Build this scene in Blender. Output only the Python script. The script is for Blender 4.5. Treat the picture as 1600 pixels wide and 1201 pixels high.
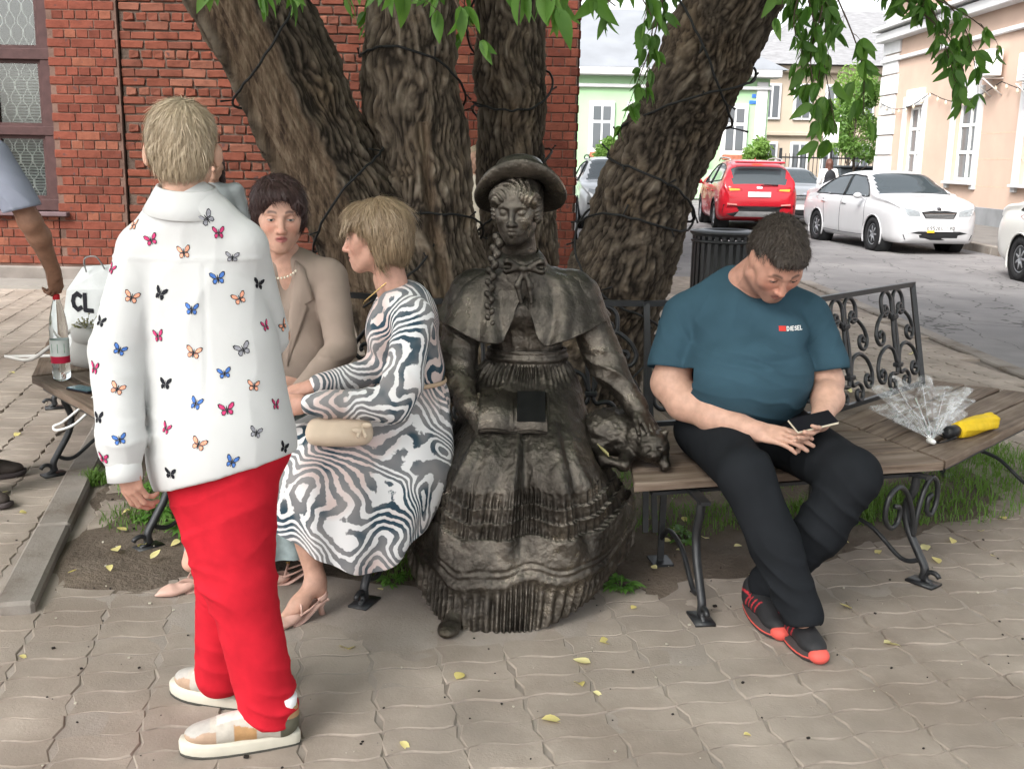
import bpy, math, random
import numpy as np
from mathutils import Vector, Matrix, Euler
from mathutils.bvhtree import BVHTree
random.seed(7); RNG = np.random.default_rng(11)
S = bpy.context.scene
for o in list(bpy.data.objects): bpy.data.objects.remove(o)
COL = S.collection
PI = math.pi
rad = math.radians

# ---------------------------------------------------------------- camera
PITCH, ROLL, CAMH, FPX = rad(12.1), rad(1.1), 1.53, 1650.0
_fw = Vector((0, math.cos(PITCH), -math.sin(PITCH)))
_u0 = Vector((0, math.sin(PITCH), math.cos(PITCH))); _r0 = Vector((1, 0, 0))
_up = _u0*math.cos(ROLL) - _r0*math.sin(ROLL); _rt = _r0*math.cos(ROLL) + _u0*math.sin(ROLL)
cam = bpy.data.objects.new('camera', bpy.data.cameras.new('camera')); COL.objects.link(cam)
cam.matrix_world = Matrix(((_rt.x, _up.x, -_fw.x, 0), (_rt.y, _up.y, -_fw.y, 0), (_rt.z, _up.z, -_fw.z, CAMH), (0, 0, 0, 1)))
cam.data.sensor_width = 36; cam.data.lens = 36*FPX/1600; cam.data.clip_start = 0.05; cam.data.clip_end = 2000
S.camera = cam
S.render.resolution_x, S.render.resolution_y = 1024, 768

# ---------------------------------------------------------------- sky and sun (overcast noon)
W = bpy.data.worlds.new('World'); S.world = W; W.use_nodes = True
nt = W.node_tree; nt.nodes.clear()
sky = nt.nodes.new('ShaderNodeTexSky'); sky.sky_type = 'NISHITA'; sky.sun_disc = False
SUN_EL, SUN_AZ = 45, 215      # azimuth from +Y clockwise
sky.sun_elevation = rad(SUN_EL); sky.sun_rotation = rad(SUN_AZ); sky.air_density = 1.0; sky.dust_density = 4.0; sky.ozone_density = 1.0
hsv = nt.nodes.new('ShaderNodeHueSaturation'); hsv.inputs['Saturation'].default_value = 0.22   # cloud cover greys the sky
bg = nt.nodes.new('ShaderNodeBackground'); bg.inputs['Strength'].default_value = 0.15
wo = nt.nodes.new('ShaderNodeOutputWorld')
nt.links.new(sky.outputs[0], hsv.inputs['Color']); nt.links.new(hsv.outputs[0], bg.inputs['Color']); nt.links.new(bg.outputs[0], wo.inputs['Surface'])
sl = bpy.data.lights.new('sun', 'SUN'); sl.energy = 1.5; sl.angle = rad(25); sl.color = (1, .975, .94)
sun = bpy.data.objects.new('sun', sl); COL.objects.link(sun)
_d = Vector((math.sin(rad(SUN_AZ))*math.cos(rad(SUN_EL)), math.cos(rad(SUN_AZ))*math.cos(rad(SUN_EL)), math.sin(rad(SUN_EL))))
sun.rotation_euler = _d.to_track_quat('Z', 'Y').to_euler(); sun.location = (0, 0, 20)
S.view_settings.view_transform = 'Standard'; S.view_settings.look = 'None'; S.view_settings.gamma = 1
S.view_settings.use_curve_mapping = False
S.view_settings.exposure = 1.63
S.render.engine = 'CYCLES'

# ---------------------------------------------------------------- noise
_perm = np.random.default_rng(3).permutation(256).astype(np.int64); _perm = np.concatenate([_perm, _perm, _perm])
_grad = np.random.default_rng(5).normal(size=(256, 3)); _grad /= np.linalg.norm(_grad, axis=1)[:, None]
def pnoise(P, seed=0):
    P = np.asarray(P, float) + seed*17.31
    I = np.floor(P).astype(np.int64); f = P - I; I &= 255
    u = f*f*f*(f*(f*6-15)+10)
    out = 0
    for dx in (0, 1):
        for dy in (0, 1):
            for dz in (0, 1):
                h = _perm[_perm[_perm[(I[:, 0]+dx) & 255] + ((I[:, 1]+dy) & 255)] + ((I[:, 2]+dz) & 255)]
                gv = _grad[h & 255]
                dot = gv[:, 0]*(f[:, 0]-dx) + gv[:, 1]*(f[:, 1]-dy) + gv[:, 2]*(f[:, 2]-dz)
                w = (u[:, 0] if dx else 1-u[:, 0])*(u[:, 1] if dy else 1-u[:, 1])*(u[:, 2] if dz else 1-u[:, 2])
                out = out + w*dot
    return out*1.6
def fbm(P, oct=3, seed=0):
    P = np.asarray(P, float); a = 1; r = 0
    for i in range(oct): r = r + a*pnoise(P, seed+i); P = P*2.03; a *= .5
    return r

# ---------------------------------------------------------------- objects
def link(o, parent=None):
    COL.objects.link(o)
    if parent is not None: o.parent = parent
    return o
def mesh(name, V, Fs, mats, smooth=True, midx=None):
    m = bpy.data.meshes.new(name)
    V = np.asarray(V, float)
    m.from_pydata(V.tolist(), [], Fs if isinstance(Fs, list) else np.asarray(Fs).tolist())
    for mm in (mats if isinstance(mats, (list, tuple)) else [mats]): m.materials.append(mm)
    if smooth: m.polygons.foreach_set('use_smooth', [True]*len(m.polygons))
    if midx is not None: m.polygons.foreach_set('material_index', list(midx))
    m.update()
    return m
def obj(name, V, Fs, mat, parent=None, smooth=True, midx=None):
    return link(bpy.data.objects.new(name, mesh(name, V, Fs, mat, smooth, midx)), parent)
def omesh(name, me, parent=None): return link(bpy.data.objects.new(name, me), parent)
def tag(o, label=None, cat=None, group=None, kind=None):
    if label: o['label'] = label
    if cat: o['category'] = cat
    if group: o['group'] = group
    if kind: o['kind'] = kind
    return o
def thing(name, label, cat, loc=(0, 0, 0), rz=0, group=None):
    o = bpy.data.objects.new(name, None); COL.objects.link(o); o.location = loc; o.rotation_euler = (0, 0, rz); o.empty_display_size = .1
    return tag(o, label, cat, group)
def wthing(name, label, cat, loc, group=None):
    """thing whose parts are given in world coordinates: the Empty stands at the base, parts are shifted"""
    o = thing(name, label, cat, loc, 0, group); o['_w'] = 1
    return o
def unshift(root):
    """move children authored in world coordinates under an empty at its base"""
    L = root.matrix_basis.copy().inverted()
    for c in root.children:
        c.matrix_basis = L @ c.matrix_basis
    if '_w' in root: del root['_w']
    return root
def attr(o, name, vals):
    a = o.data.attributes.new(name, 'FLOAT', 'POINT'); a.data.foreach_set('value', np.asarray(vals, np.float32))
def cattr(o, name, cols):
    a = o.data.attributes.new(name, 'FLOAT_COLOR', 'POINT')
    c = np.ones((len(cols), 4), np.float32); c[:, :3] = cols; a.data.foreach_set('color', c.ravel())

class MB:
    def __init__(s): s.V = []; s.F = []; s.M = []; s.n = 0
    def add(s, V, Fs, m=0):
        V = np.asarray(V, float); s.V.append(V); s.F += [tuple(int(i)+s.n for i in f) for f in Fs]; s.M += [m]*len(Fs); s.n += len(V); return s
    def box(s, c, d, rz=0, m=0, bev=0, R=None):
        V, Fs = boxvf(d, bev); V = np.array(V)
        if R is None:
            ca, sa = math.cos(rz), math.sin(rz); R = np.array([[ca, -sa, 0], [sa, ca, 0], [0, 0, 1]])
        return s.add(V @ np.asarray(R).T + np.array(c), Fs, m)
    def tube(s, pts, r, n=8, m=0, cap=True, closed=False, sq=None):
        V, Fs = tubevf(pts, r, n, cap, closed, sq); return s.add(V, Fs, m)
    def lathe(s, prof, n=24, c=(0, 0, 0), m=0, R=None, cap=True):
        V, Fs = lathevf(prof, n, cap); V = np.array(V)
        if R is not None: V = V @ np.asarray(R).T
        return s.add(V + np.array(c), Fs, m)
    def prism(s, poly, z0, z1, m=0, R=None, c=(0, 0, 0)):
        n = len(poly); V = [(x, y, z0) for x, y in poly] + [(x, y, z1) for x, y in poly]
        Fs = [tuple(range(n-1, -1, -1)), tuple(range(n, 2*n))] + [(i, (i+1) % n, n+(i+1) % n, n+i) for i in range(n)]
        V = np.array(V, float)
        if R is not None: V = V @ np.asarray(R).T
        return s.add(V + np.array(c), Fs, m)
    def build(s, name, mat, parent=None, smooth=True):
        return obj(name, np.concatenate(s.V), s.F, mat, parent, smooth, s.M)
    def mesh(s, name, mat, smooth=True): return mesh(name, np.concatenate(s.V), s.F, mat, smooth, s.M)
def boxvf(d, bev=0):
    x, y, z = d[0]/2, d[1]/2, d[2]/2
    if not bev:
        V = [(-x,-y,-z),(x,-y,-z),(x,y,-z),(-x,y,-z),(-x,-y,z),(x,-y,z),(x,y,z),(-x,y,z)]
        return V, [(3,2,1,0),(4,5,6,7),(0,1,5,4),(1,2,6,5),(2,3,7,6),(3,0,4,7)]
    b = bev; V = []; idx = {}
    for sx in (-1, 1):
        for sy in (-1, 1):
            for sz in (-1, 1):
                for ax in range(3):
                    p = [sx*(x-b), sy*(y-b), sz*(z-b)]; p[ax] = (sx*x, sy*y, sz*z)[ax]
                    idx[(sx, sy, sz, ax)] = len(V); V.append(tuple(p))
    Fs = []
    for ax in range(3):
        o = [i for i in range(3) if i != ax]
        for s in (-1, 1):
            q = []
            for a, c in ((-1,-1),(1,-1),(1,1),(-1,1)):
                k = [0,0,0]; k[ax] = s; k[o[0]] = a; k[o[1]] = c; q.append(idx[(*k, ax)])
            Fs.append(tuple(q))
    for ax in range(3):
        o = [i for i in range(3) if i != ax]
        for a in (-1, 1):
            for c in (-1, 1):
                k0 = [0,0,0]; k0[ax] = -1; k0[o[0]] = a; k0[o[1]] = c; k1 = list(k0); k1[ax] = 1
                Fs.append((idx[(*k0, o[0])], idx[(*k1, o[0])], idx[(*k1, o[1])], idx[(*k0, o[1])]))
    for sx in (-1, 1):
        for sy in (-1, 1):
            for sz in (-1, 1): Fs.append(tuple(idx[(sx, sy, sz, a)] for a in range(3)))
    # orient outwards
    A = np.array(V); out = []
    for f in Fs:
        p = A[list(f)]; nrm = np.cross(p[1]-p[0], p[2]-p[0])
        out.append(f if nrm @ p.mean(0) > 0 else f[::-1])
    return V, out
def frames(P, closed=False):
    P = np.asarray(P, float); n = len(P)
    T = np.zeros_like(P)
    if closed: T = np.roll(P, -1, 0) - np.roll(P, 1, 0)
    else: T[1:-1] = P[2:]-P[:-2]; T[0] = P[1]-P[0]; T[-1] = P[-1]-P[-2]
    T /= np.linalg.norm(T, axis=1)[:, None] + 1e-12
    N = np.zeros_like(P); a = np.array([0, 0, 1.]) if abs(T[0][2]) < .9 else np.array([0, 1., 0])
    v = np.cross(T[0], a); v /= np.linalg.norm(v); N[0] = v
    for i in range(1, n):
        v = N[i-1] - T[i]*(N[i-1] @ T[i]); N[i] = v/(np.linalg.norm(v)+1e-12)
    return T, N, np.cross(T, N)
def tubevf(pts, r, n=8, cap=True, closed=False, sq=None):
    P = np.asarray(pts, float); k = len(P); T, N, B = frames(P, closed)
    r = np.broadcast_to(np.asarray(r, float), (k,))
    a = np.arange(n)*2*PI/n + PI/n
    cs, sn = np.cos(a), np.sin(a)
    if sq is not None: cs = cs*sq[0]; sn = sn*sq[1]
    V = P[:, None] + r[:, None, None]*(N[:, None]*cs[None, :, None] + B[:, None]*sn[None, :, None])
    V = V.reshape(-1, 3); Fs = []
    for i in range(k if closed else k-1):
        j = (i+1) % k
        for q in range(n): Fs.append((i*n+q, i*n+(q+1) % n, j*n+(q+1) % n, j*n+q))
    if cap and not closed: Fs.append(tuple(range(n-1, -1, -1))); Fs.append(tuple((k-1)*n+q for q in range(n)))
    return V, Fs
def lathevf(prof, n=24, cap=True):
    V = []; Fs = []
    for rr, z in prof:
        for q in range(n): V.append((rr*math.cos(2*PI*q/n), rr*math.sin(2*PI*q/n), z))
    for i in range(len(prof)-1):
        for q in range(n): Fs.append((i*n+q, i*n+(q+1) % n, (i+1)*n+(q+1) % n, (i+1)*n+q))
    if cap: Fs.append(tuple(range(n-1, -1, -1))); Fs.append(tuple((len(prof)-1)*n+q for q in range(n)))
    return V, Fs
def catmull(P, m=8, closed=False):
    P = np.asarray(P, float); n = len(P); out = []
    for i in range(n if closed else n-1):
        if closed: p0, p1, p2, p3 = P[(i-1) % n], P[i], P[(i+1) % n], P[(i+2) % n]
        else: p0, p1, p2, p3 = P[max(i-1, 0)], P[i], P[i+1], P[min(i+2, n-1)]
        for t in np.arange(m)/m:
            out.append(.5*(2*p1 + (p2-p0)*t + (2*p0-5*p1+4*p2-p3)*t*t + (3*p1-p0-3*p2+p3)*t**3))
    if not closed: out.append(P[-1])
    return np.array(out)
def resample(P, n):
    P = np.asarray(P, float); d = np.r_[0, np.cumsum(np.linalg.norm(np.diff(P, axis=0), axis=1))]
    t = np.linspace(0, d[-1], n); return np.stack([np.interp(t, d, P[:, i]) for i in range(P.shape[1])], 1)
def gridfaces(nu, nv, closed_u=False, flip=False):
    Fs = []
    for i in range(nv-1):
        for j in range(nu if closed_u else nu-1):
            f = (i*nu+j, i*nu+(j+1) % nu, (i+1)*nu+(j+1) % nu, (i+1)*nu+j)
            Fs.append(f[::-1] if flip else f)
    return Fs
def rotm(ax, deg):
    return np.array(Matrix.Rotation(rad(deg), 3, ax))

# ---------------------------------------------------------------- materials
MATS = {}
def lk(t, a, b): t.links.new(a, b)
def mat(name, col, rough=.6, metal=0, var=.12, vscale=8, bump=0, bscale=40, spec=.2, bdist=.01, stretch=None, sss=0, trans=0, alpha=1, coat=0, ior=1.45, dirt=None, dscale=2, sheen=0, wr=0, wscale=6.0, wdist=.012):
    """principled with soft noise variation of colour and fine bump"""
    if name in MATS: return MATS[name]
    m = bpy.data.materials.new(name); m.use_nodes = True; t = m.node_tree; b = t.nodes['Principled BSDF']
    b.inputs['Roughness'].default_value = rough; b.inputs['Metallic'].default_value = metal; b.inputs['Specular IOR Level'].default_value = spec
    b.inputs['IOR'].default_value = ior; b.inputs['Coat Weight'].default_value = coat; b.inputs['Sheen Weight'].default_value = sheen
    if sss: b.inputs['Subsurface Weight'].default_value = sss; b.inputs['Subsurface Radius'].default_value = (.012, .005, .003); b.inputs['Subsurface Scale'].default_value = 1
    if trans: b.inputs['Transmission Weight'].default_value = trans
    b.inputs['Alpha'].default_value = alpha
    col = tuple(col); tc = t.nodes.new('ShaderNodeTexCoord'); src = tc.outputs['Object']
    if stretch:
        mp = t.nodes.new('ShaderNodeMapping'); mp.inputs['Scale'].default_value = stretch; lk(t, src, mp.inputs['Vector']); src = mp.outputs[0]
    cin = None
    if var:
        n = t.nodes.new('ShaderNodeTexNoise'); n.inputs['Scale'].default_value = vscale; n.inputs['Detail'].default_value = 5; lk(t, src, n.inputs['Vector'])
        r = t.nodes.new('ShaderNodeValToRGB'); r.color_ramp.elements[0].position = .3; r.color_ramp.elements[1].position = .7
        r.color_ramp.elements[0].color = (*[c*(1-var) for c in col], 1); r.color_ramp.elements[1].color = (*[min(1, c*(1+var)) for c in col], 1)
        lk(t, n.outputs['Fac'], r.inputs['Fac']); cin = r.outputs['Color']
        if dirt:
            n2 = t.nodes.new('ShaderNodeTexNoise'); n2.inputs['Scale'].default_value = dscale; n2.inputs['Detail'].default_value = 8; n2.inputs['Roughness'].default_value = .65; lk(t, tc.outputs['Object'], n2.inputs['Vector'])
            r2 = t.nodes.new('ShaderNodeValToRGB'); r2.color_ramp.elements[0].position = .45; r2.color_ramp.elements[1].position = .65
            lk(t, n2.outputs['Fac'], r2.inputs['Fac'])
            mx = t.nodes.new('ShaderNodeMixRGB'); lk(t, r2.outputs['Color'], mx.inputs['Fac']); lk(t, cin, mx.inputs['Color1']); mx.inputs['Color2'].default_value = (*dirt, 1); cin = mx.outputs['Color']
        lk(t, cin, b.inputs['Base Color'])
    else: b.inputs['Base Color'].default_value = (*col, 1)
    if bump:
        n = t.nodes.new('ShaderNodeTexNoise'); n.inputs['Scale'].default_value = bscale; n.inputs['Detail'].default_value = 6; n.inputs['Roughness'].default_value = .6; lk(t, src, n.inputs['Vector'])
        bp = t.nodes.new('ShaderNodeBump'); bp.inputs['Strength'].default_value = bump; bp.inputs['Distance'].default_value = bdist
        lk(t, n.outputs['Fac'], bp.inputs['Height']); lk(t, bp.outputs['Normal'], b.inputs['Normal'])
    if wr:   # soft cloth wrinkles
        n = t.nodes.new('ShaderNodeTexNoise'); n.noise_type = 'RIDGED_MULTIFRACTAL'; n.inputs['Scale'].default_value = wscale; n.inputs['Detail'].default_value = 3; n.inputs['Distortion'].default_value = .8; lk(t, src, n.inputs['Vector'])
        bp2 = t.nodes.new('ShaderNodeBump'); bp2.inputs['Strength'].default_value = wr; bp2.inputs['Distance'].default_value = wdist; lk(t, n.outputs['Fac'], bp2.inputs['Height'])
        if b.inputs['Normal'].links: lk(t, b.inputs['Normal'].links[0].from_socket, bp2.inputs['Normal'])
        lk(t, bp2.outputs['Normal'], b.inputs['Normal'])
    MATS[name] = m
    return m
def node(t, typ, **kw):
    n = t.nodes.new(typ)
    for k, v in kw.items():
        if k in n.inputs: n.inputs[k].default_value = v
        else: setattr(n, k, v)
    return n
def ramp(t, fac, stops, interp='LINEAR'):
    r = t.nodes.new('ShaderNodeValToRGB'); r.color_ramp.interpolation = interp; e = r.color_ramp.elements
    while len(e) < len(stops): e.new(.5)
    for k, (p, c) in enumerate(stops): e[k].position = p; e[k].color = (*c, 1) if len(c) == 3 else c
    lk(t, fac, r.inputs['Fac']); return r.outputs['Color']
def attrmat(name, rough=.6, attr='col', var=.1, vscale=20, bump=0, bscale=60, bdist=.004, sss=0, spec=.4, metal=0, stretch=None, sheen=0):
    """principled whose base colour is a point colour attribute (what the thing itself is dyed or painted)"""
    if name in MATS: return MATS[name]
    m = mat(name, (.5, .5, .5), rough, metal, 0, bump=bump, bscale=bscale, bdist=bdist, sss=sss, spec=spec, stretch=stretch, sheen=sheen); t = m.node_tree; b = t.nodes['Principled BSDF']
    a = node(t, 'ShaderNodeAttribute', attribute_name=attr); c = a.outputs['Color']
    if var:
        n = node(t, 'ShaderNodeTexNoise', Scale=vscale, Detail=5.0)
        tc = t.nodes.new('ShaderNodeTexCoord'); lk(t, tc.outputs['Object'], n.inputs['Vector'])
        f = ramp(t, n.outputs['Fac'], [(.3, (1-var,)*3), (.7, (1+var,)*3)])
        mx = node(t, 'ShaderNodeMixRGB', blend_type='MULTIPLY'); mx.inputs['Fac'].default_value = 1; lk(t, c, mx.inputs['Color1']); lk(t, f, mx.inputs['Color2']); c = mx.outputs['Color']
    lk(t, c, b.inputs['Base Color'])
    return m
# ================================================================ setting: ground
def asphalt():
    m = mat('asphalt', (.165, .158, .158), .85, var=.14, vscale=.9, bump=.5, bscale=160, bdist=.006, dirt=(.225, .215, .21), dscale=.55)
    t = m.node_tree; b = t.nodes['Principled BSDF']
    tc = t.nodes.new('ShaderNodeTexCoord'); src = b.inputs['Base Color'].links[0].from_socket
    # cracks and tar patches
    mp = node(t, 'ShaderNodeMapping'); mp.inputs['Scale'].default_value = (.55, .16, .5); lk(t, tc.outputs['Object'], mp.inputs['Vector'])
    nz = node(t, 'ShaderNodeTexNoise', Scale=1.5, Detail=4.0); lk(t, tc.outputs['Object'], nz.inputs['Vector'])
    ad = node(t, 'ShaderNodeMixRGB', blend_type='ADD'); ad.inputs['Fac'].default_value = .35; lk(t, mp.outputs[0], ad.inputs['Color1']); lk(t, nz.outputs['Color'], ad.inputs['Color2'])
    vo = node(t, 'ShaderNodeTexVoronoi', feature='DISTANCE_TO_EDGE', Scale=2.2); lk(t, ad.outputs[0], vo.inputs['Vector'])
    f = ramp(t, vo.outputs['Distance'], [(.0, (1, 1, 1)), (.012, (0, 0, 0))])
    mx = node(t, 'ShaderNodeMixRGB'); lk(t, f, mx.inputs['Fac']); lk(t, src, mx.inputs['Color1']); mx.inputs['Color2'].default_value = (.06, .057, .055, 1)
    vc = node(t, 'ShaderNodeTexVoronoi', Scale=.8); lk(t, ad.outputs[0], vc.inputs['Vector'])
    sp = node(t, 'ShaderNodeSeparateColor'); lk(t, vc.outputs['Color'], sp.inputs[0])
    f2 = ramp(t, sp.outputs[0], [(.0, (.72, .72, .72)), (.25, (1, 1, 1)), (1, (1.12, 1.12, 1.12))], 'CONSTANT')
    m2 = node(t, 'ShaderNodeMixRGB', blend_type='MULTIPLY'); m2.inputs['Fac'].default_value = 1; lk(t, mx.outputs[0], m2.inputs['Color1']); lk(t, f2, m2.inputs['Color2'])
    lk(t, m2.outputs[0], b.inputs['Base Color'])
    return m
M_asph = asphalt()
def sheet(name, x0, x1, y0, y1, z, m, n=1):
    xs = np.linspace(x0, x1, n+1); ys = np.linspace(y0, y1, n+1)
    V = [(x, y, z) for y in ys for x in xs]
    return obj(name, V, gridfaces(n+1, n+1), m, None, True)
road = tag(sheet('road', -400, 400, -60, 900, -.045, M_asph), kind='structure')

PROW = rad(12)
_e1 = np.array([math.cos(PROW), math.sin(PROW)]); _e2 = np.array([-math.sin(PROW), math.cos(PROW)])
M_paver = mat('paver_concrete', (.30, .256, .217), .88, var=.22, vscale=3.2, bump=.45, bscale=120, bdist=.004, dirt=(.215, .176, .145), dscale=1.1)
def add_objrandom(m, lo, hi):
    t = m.node_tree; b = t.nodes['Principled BSDF']; src = b.inputs['Base Color'].links[0].from_socket
    oi = t.nodes.new('ShaderNodeObjectInfo'); c = ramp(t, oi.outputs['Random'], [(0, (lo,)*3), (1, (hi,)*3)])
    mx = node(t, 'ShaderNodeMixRGB', blend_type='MULTIPLY'); mx.inputs['Fac'].default_value = 1; lk(t, src, mx.inputs['Color1']); lk(t, c, mx.inputs['Color2']); lk(t, mx.outputs[0], b.inputs['Base Color'])
def world_coords(m):
    """drive the noise from world position so that shared pieces do not repeat"""
    t = m.node_tree; g_ = t.nodes.new('ShaderNodeNewGeometry')
    for l in list(t.links):
        if l.from_node.type == 'TEX_COORD': t.links.new(g_.outputs['Position'], l.to_socket)
world_coords(M_paver)
M_pave_soil = mat('joint_sand', (.19, .16, .135), .95, var=.25, vscale=9, bump=.6, bscale=90, bdist=.006)
M_film = mat('trodden_dust', (.282, .245, .214), .92, var=.14, vscale=3, bump=.5, bscale=110, bdist=.004, dirt=(.235, .197, .166), dscale=1.6)
# pavement base
pavement = tag(obj('pavement', [(-14, -4, -.018), (3.8, -4, -.018), (3.8, 14.5, -.018), (-14, 14.5, -.018)], [(0, 1, 2, 3)], M_pave_soil), kind='structure')
PL, PW = .212, .119
def paver_outline(g_=.0035):
    pts = []
    for k in range(6): x = k/6; pts.append((x*PL, .011*math.sin(2*PI*x)))
    for k in range(2): y = k/2; pts.append((PL + .012*math.sin(2*PI*(y+.12)), y*PW))
    for k in range(6): x = 1-k/6; pts.append((x*PL, PW + .011*math.sin(2*PI*x)))
    for k in range(2): y = 1-k/2; pts.append((.012*math.sin(2*PI*(y+.12)), y*PW))
    P = np.array(pts) - (PL/2, PW/2); return P
def paver_mesh(seed):
    r = np.random.default_rng(seed); P = paver_outline(); n = len(P)
    c = P.mean(0); d = P-c; L = np.linalg.norm(d, axis=1)[:, None]
    o = c + d*(1-.003/L); i = c + d*(1-.0068/L) + r.normal(0, .0006, P.shape)
    V = [(x, y, -.02) for x, y in o] + [(x, y, -.0042+r.normal(0, .0007)) for x, y in o] + [(x, y, r.normal(0, .0004)) for x, y in i]
    Fs = [tuple(range(2*n, 3*n))] + [(k, (k+1) % n, n+(k+1) % n, n+k) for k in range(n)] + [(n+k, n+(k+1) % n, 2*n+(k+1) % n, 2*n+k) for k in range(n)]
    return np.array(V), Fs
PVAR = [paver_mesh(s) for s in range(4)]; PME = [mesh('paver', v, f, M_paver, False) for v, f in PVAR]
def bed_r(a):   # bed edge radius about (0.2, 6) at angle a
    a = (a+PI) % (2*PI)-PI
    return 2.42 + .1*math.sin(3*a+1) + .06*math.sin(7*a) + .58*math.exp(-((a+2.19)/.17)**2)
def in_bed(x, y, shrink=.12):
    dx, dy = x-.2, y-6.0; return math.hypot(dx, dy) < bed_r(math.atan2(dy, dx)) - shrink
cand = []
for i in range(-60, 70):
    for j in range(0, 130):
        u, v = (i+.5)*PL, (j+.5)*PW
        x = u*_e1[0] + v*_e2[0]; y = u*_e1[1] + v*_e2[1]
        if not (1.9 < y < 12.3 and x < 3.72): continue
        if abs(x) > .56*y + .5: continue
        if in_bed(x, y): continue
        if y < 8.2 and -1.7-(y-3.4)*.255 - .12 < x < -1.7-(y-3.4)*.255+.12 and y > 3.3: continue   # kerb line
        cand.append((y, x))
cand.sort(); near = [c for c in cand if abs(c[1]) < .5*c[0] + .05 and c[0] > 2.25][:300]; ns = set(near)
for k, (y, x) in enumerate(near):
    p = omesh('paver', PME[k % 4], pavement); p.location = (x, y, random.gauss(0, .0014)); p.rotation_euler = (random.gauss(0, .006), random.gauss(0, .006), PROW + random.gauss(0, .006) + (PI if random.random() < .5 else 0))
mb = MB()
for k, (y, x) in enumerate([c for c in cand if c not in ns]):
    v, f = PVAR[k % 4]; R = rotm('Z', 12 + random.gauss(0, .4)) @ rotm('X', random.gauss(0, .4)) @ rotm('Y', random.gauss(0, .4))
    mb.add(v @ R.T + (x, y, random.gauss(0, .0015)), f)
tag(mb.build('far_pavers', M_paver, pavement, False), kind='stuff')
# trodden dust filling the joints, thickest in front of the statue
nx, ny = 150, 110
X, Y = np.meshgrid(np.linspace(-2.6, 3.7, nx), np.linspace(2.0, 5.2, ny)); P = np.stack([X.ravel(), Y.ravel(), 0*X.ravel()], 1)
hz = -.0052 + .0085*np.exp(-((P[:, 0]+.35)/1.0)**2 - ((P[:, 1]-3.55)/.62)**2) + .0022*fbm(P*2.2, 3, 4) + .0012*pnoise(P*9, 9)
hz += .004*np.exp(-((P[:, 0]-1.2)/.8)**2 - ((P[:, 1]-3.9)/.35)**2)
edge = np.minimum.reduce([P[:, 0]+2.6, 3.7-P[:, 0], P[:, 1]-2.0, 5.2-P[:, 1]]); hz -= .006*np.exp(-edge/.12)
P[:, 2] = hz
tag(obj('dust', P, gridfaces(nx, ny), M_film, pavement), kind='stuff')
# planting bed of bare earth round the tree
def soil_mat():
    m = mat('bed_soil', (.12, .094, .073), .95, var=.3, vscale=4, bump=.8, bscale=45, bdist=.02, dirt=(.165, .135, .108), dscale=2.5)
    return m
M_soil = soil_mat()
V = []; nr, na = 46, 140
for i in range(nr):
    for j in range(na):
        a = 2*PI*j/na; r = (bed_r(a)+.14)*(i+.02)/(nr-1); V.append((.2+r*math.cos(a), 6+r*math.sin(a), 0))
V = np.array(V); rr = np.hypot(V[:, 0]-.2, V[:, 1]-6)
bedr = np.array([bed_r(math.atan2(v[1]-6, v[0]-.2)) for v in V])
V[:, 2] = .016*np.clip((bedr+.05-rr)/.25, -1, 1) + .05*np.clip((1.7-rr)/1.7, 0, 1) + .012*fbm(V*3.2, 3, 2)*np.clip((bedr+.2-rr)/.3, 0, 1) - .004
tag(obj('tree_bed', V, gridfaces(na, nr, True), M_soil), kind='structure')
# kerb on the left of the bed and the flush kerb by the road
M_kerb = mat('kerb_concrete', (.25, .225, .2), .9, var=.15, vscale=6, bump=.5, bscale=90, bdist=.005, dirt=(.15, .125, .105), dscale=3)
world_coords(M_kerb)
kerb = tag(thing('kerb', None, None), kind='structure')
ka = np.array([-1.66, 3.3]); kd = np.array([-.247, .969])
km = MB().box((0, 0, 0), (.13, .79, .22), bev=.012).mesh('kerb_stone', M_kerb, False)
for k in range(6):
    c = ka + kd*(.4+.8*k); o = omesh('kerb_stone', km, kerb); o.location = (c[0], c[1], -.075+random.gauss(0, .004)); o.rotation_euler = (0, 0, math.atan2(kd[1], kd[0])-PI/2+random.gauss(0, .006))
km2 = MB().box((0, 0, 0), (.16, .99, .2), bev=.012).mesh('kerb_stone', M_kerb, False)
for k in range(12):
    o = omesh('kerb_stone', km2, kerb); o.location = (3.89, 2.6+k*1.0, -.092+random.gauss(0, .003)); o.rotation_euler = (0, 0, random.gauss(0, .004))
# pavement by the peach building, with kerb
sw = tag(obj('sidewalk', *((lambda b: (np.concatenate(b.V), b.F))(MB().box((10.5, 22, .03), (3.2, 44, .14)))), mat('sidewalk_asphalt', (.15, .14, .13), .9, var=.2, vscale=2, bump=.4, bscale=80), None, False), kind='structure')
for k in range(16):
    o = omesh('kerb_stone', km2, kerb); o.location = (8.82, 12+k*1.0, .012); o.rotation_euler = (0, 0, random.gauss(0, .004))

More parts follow.
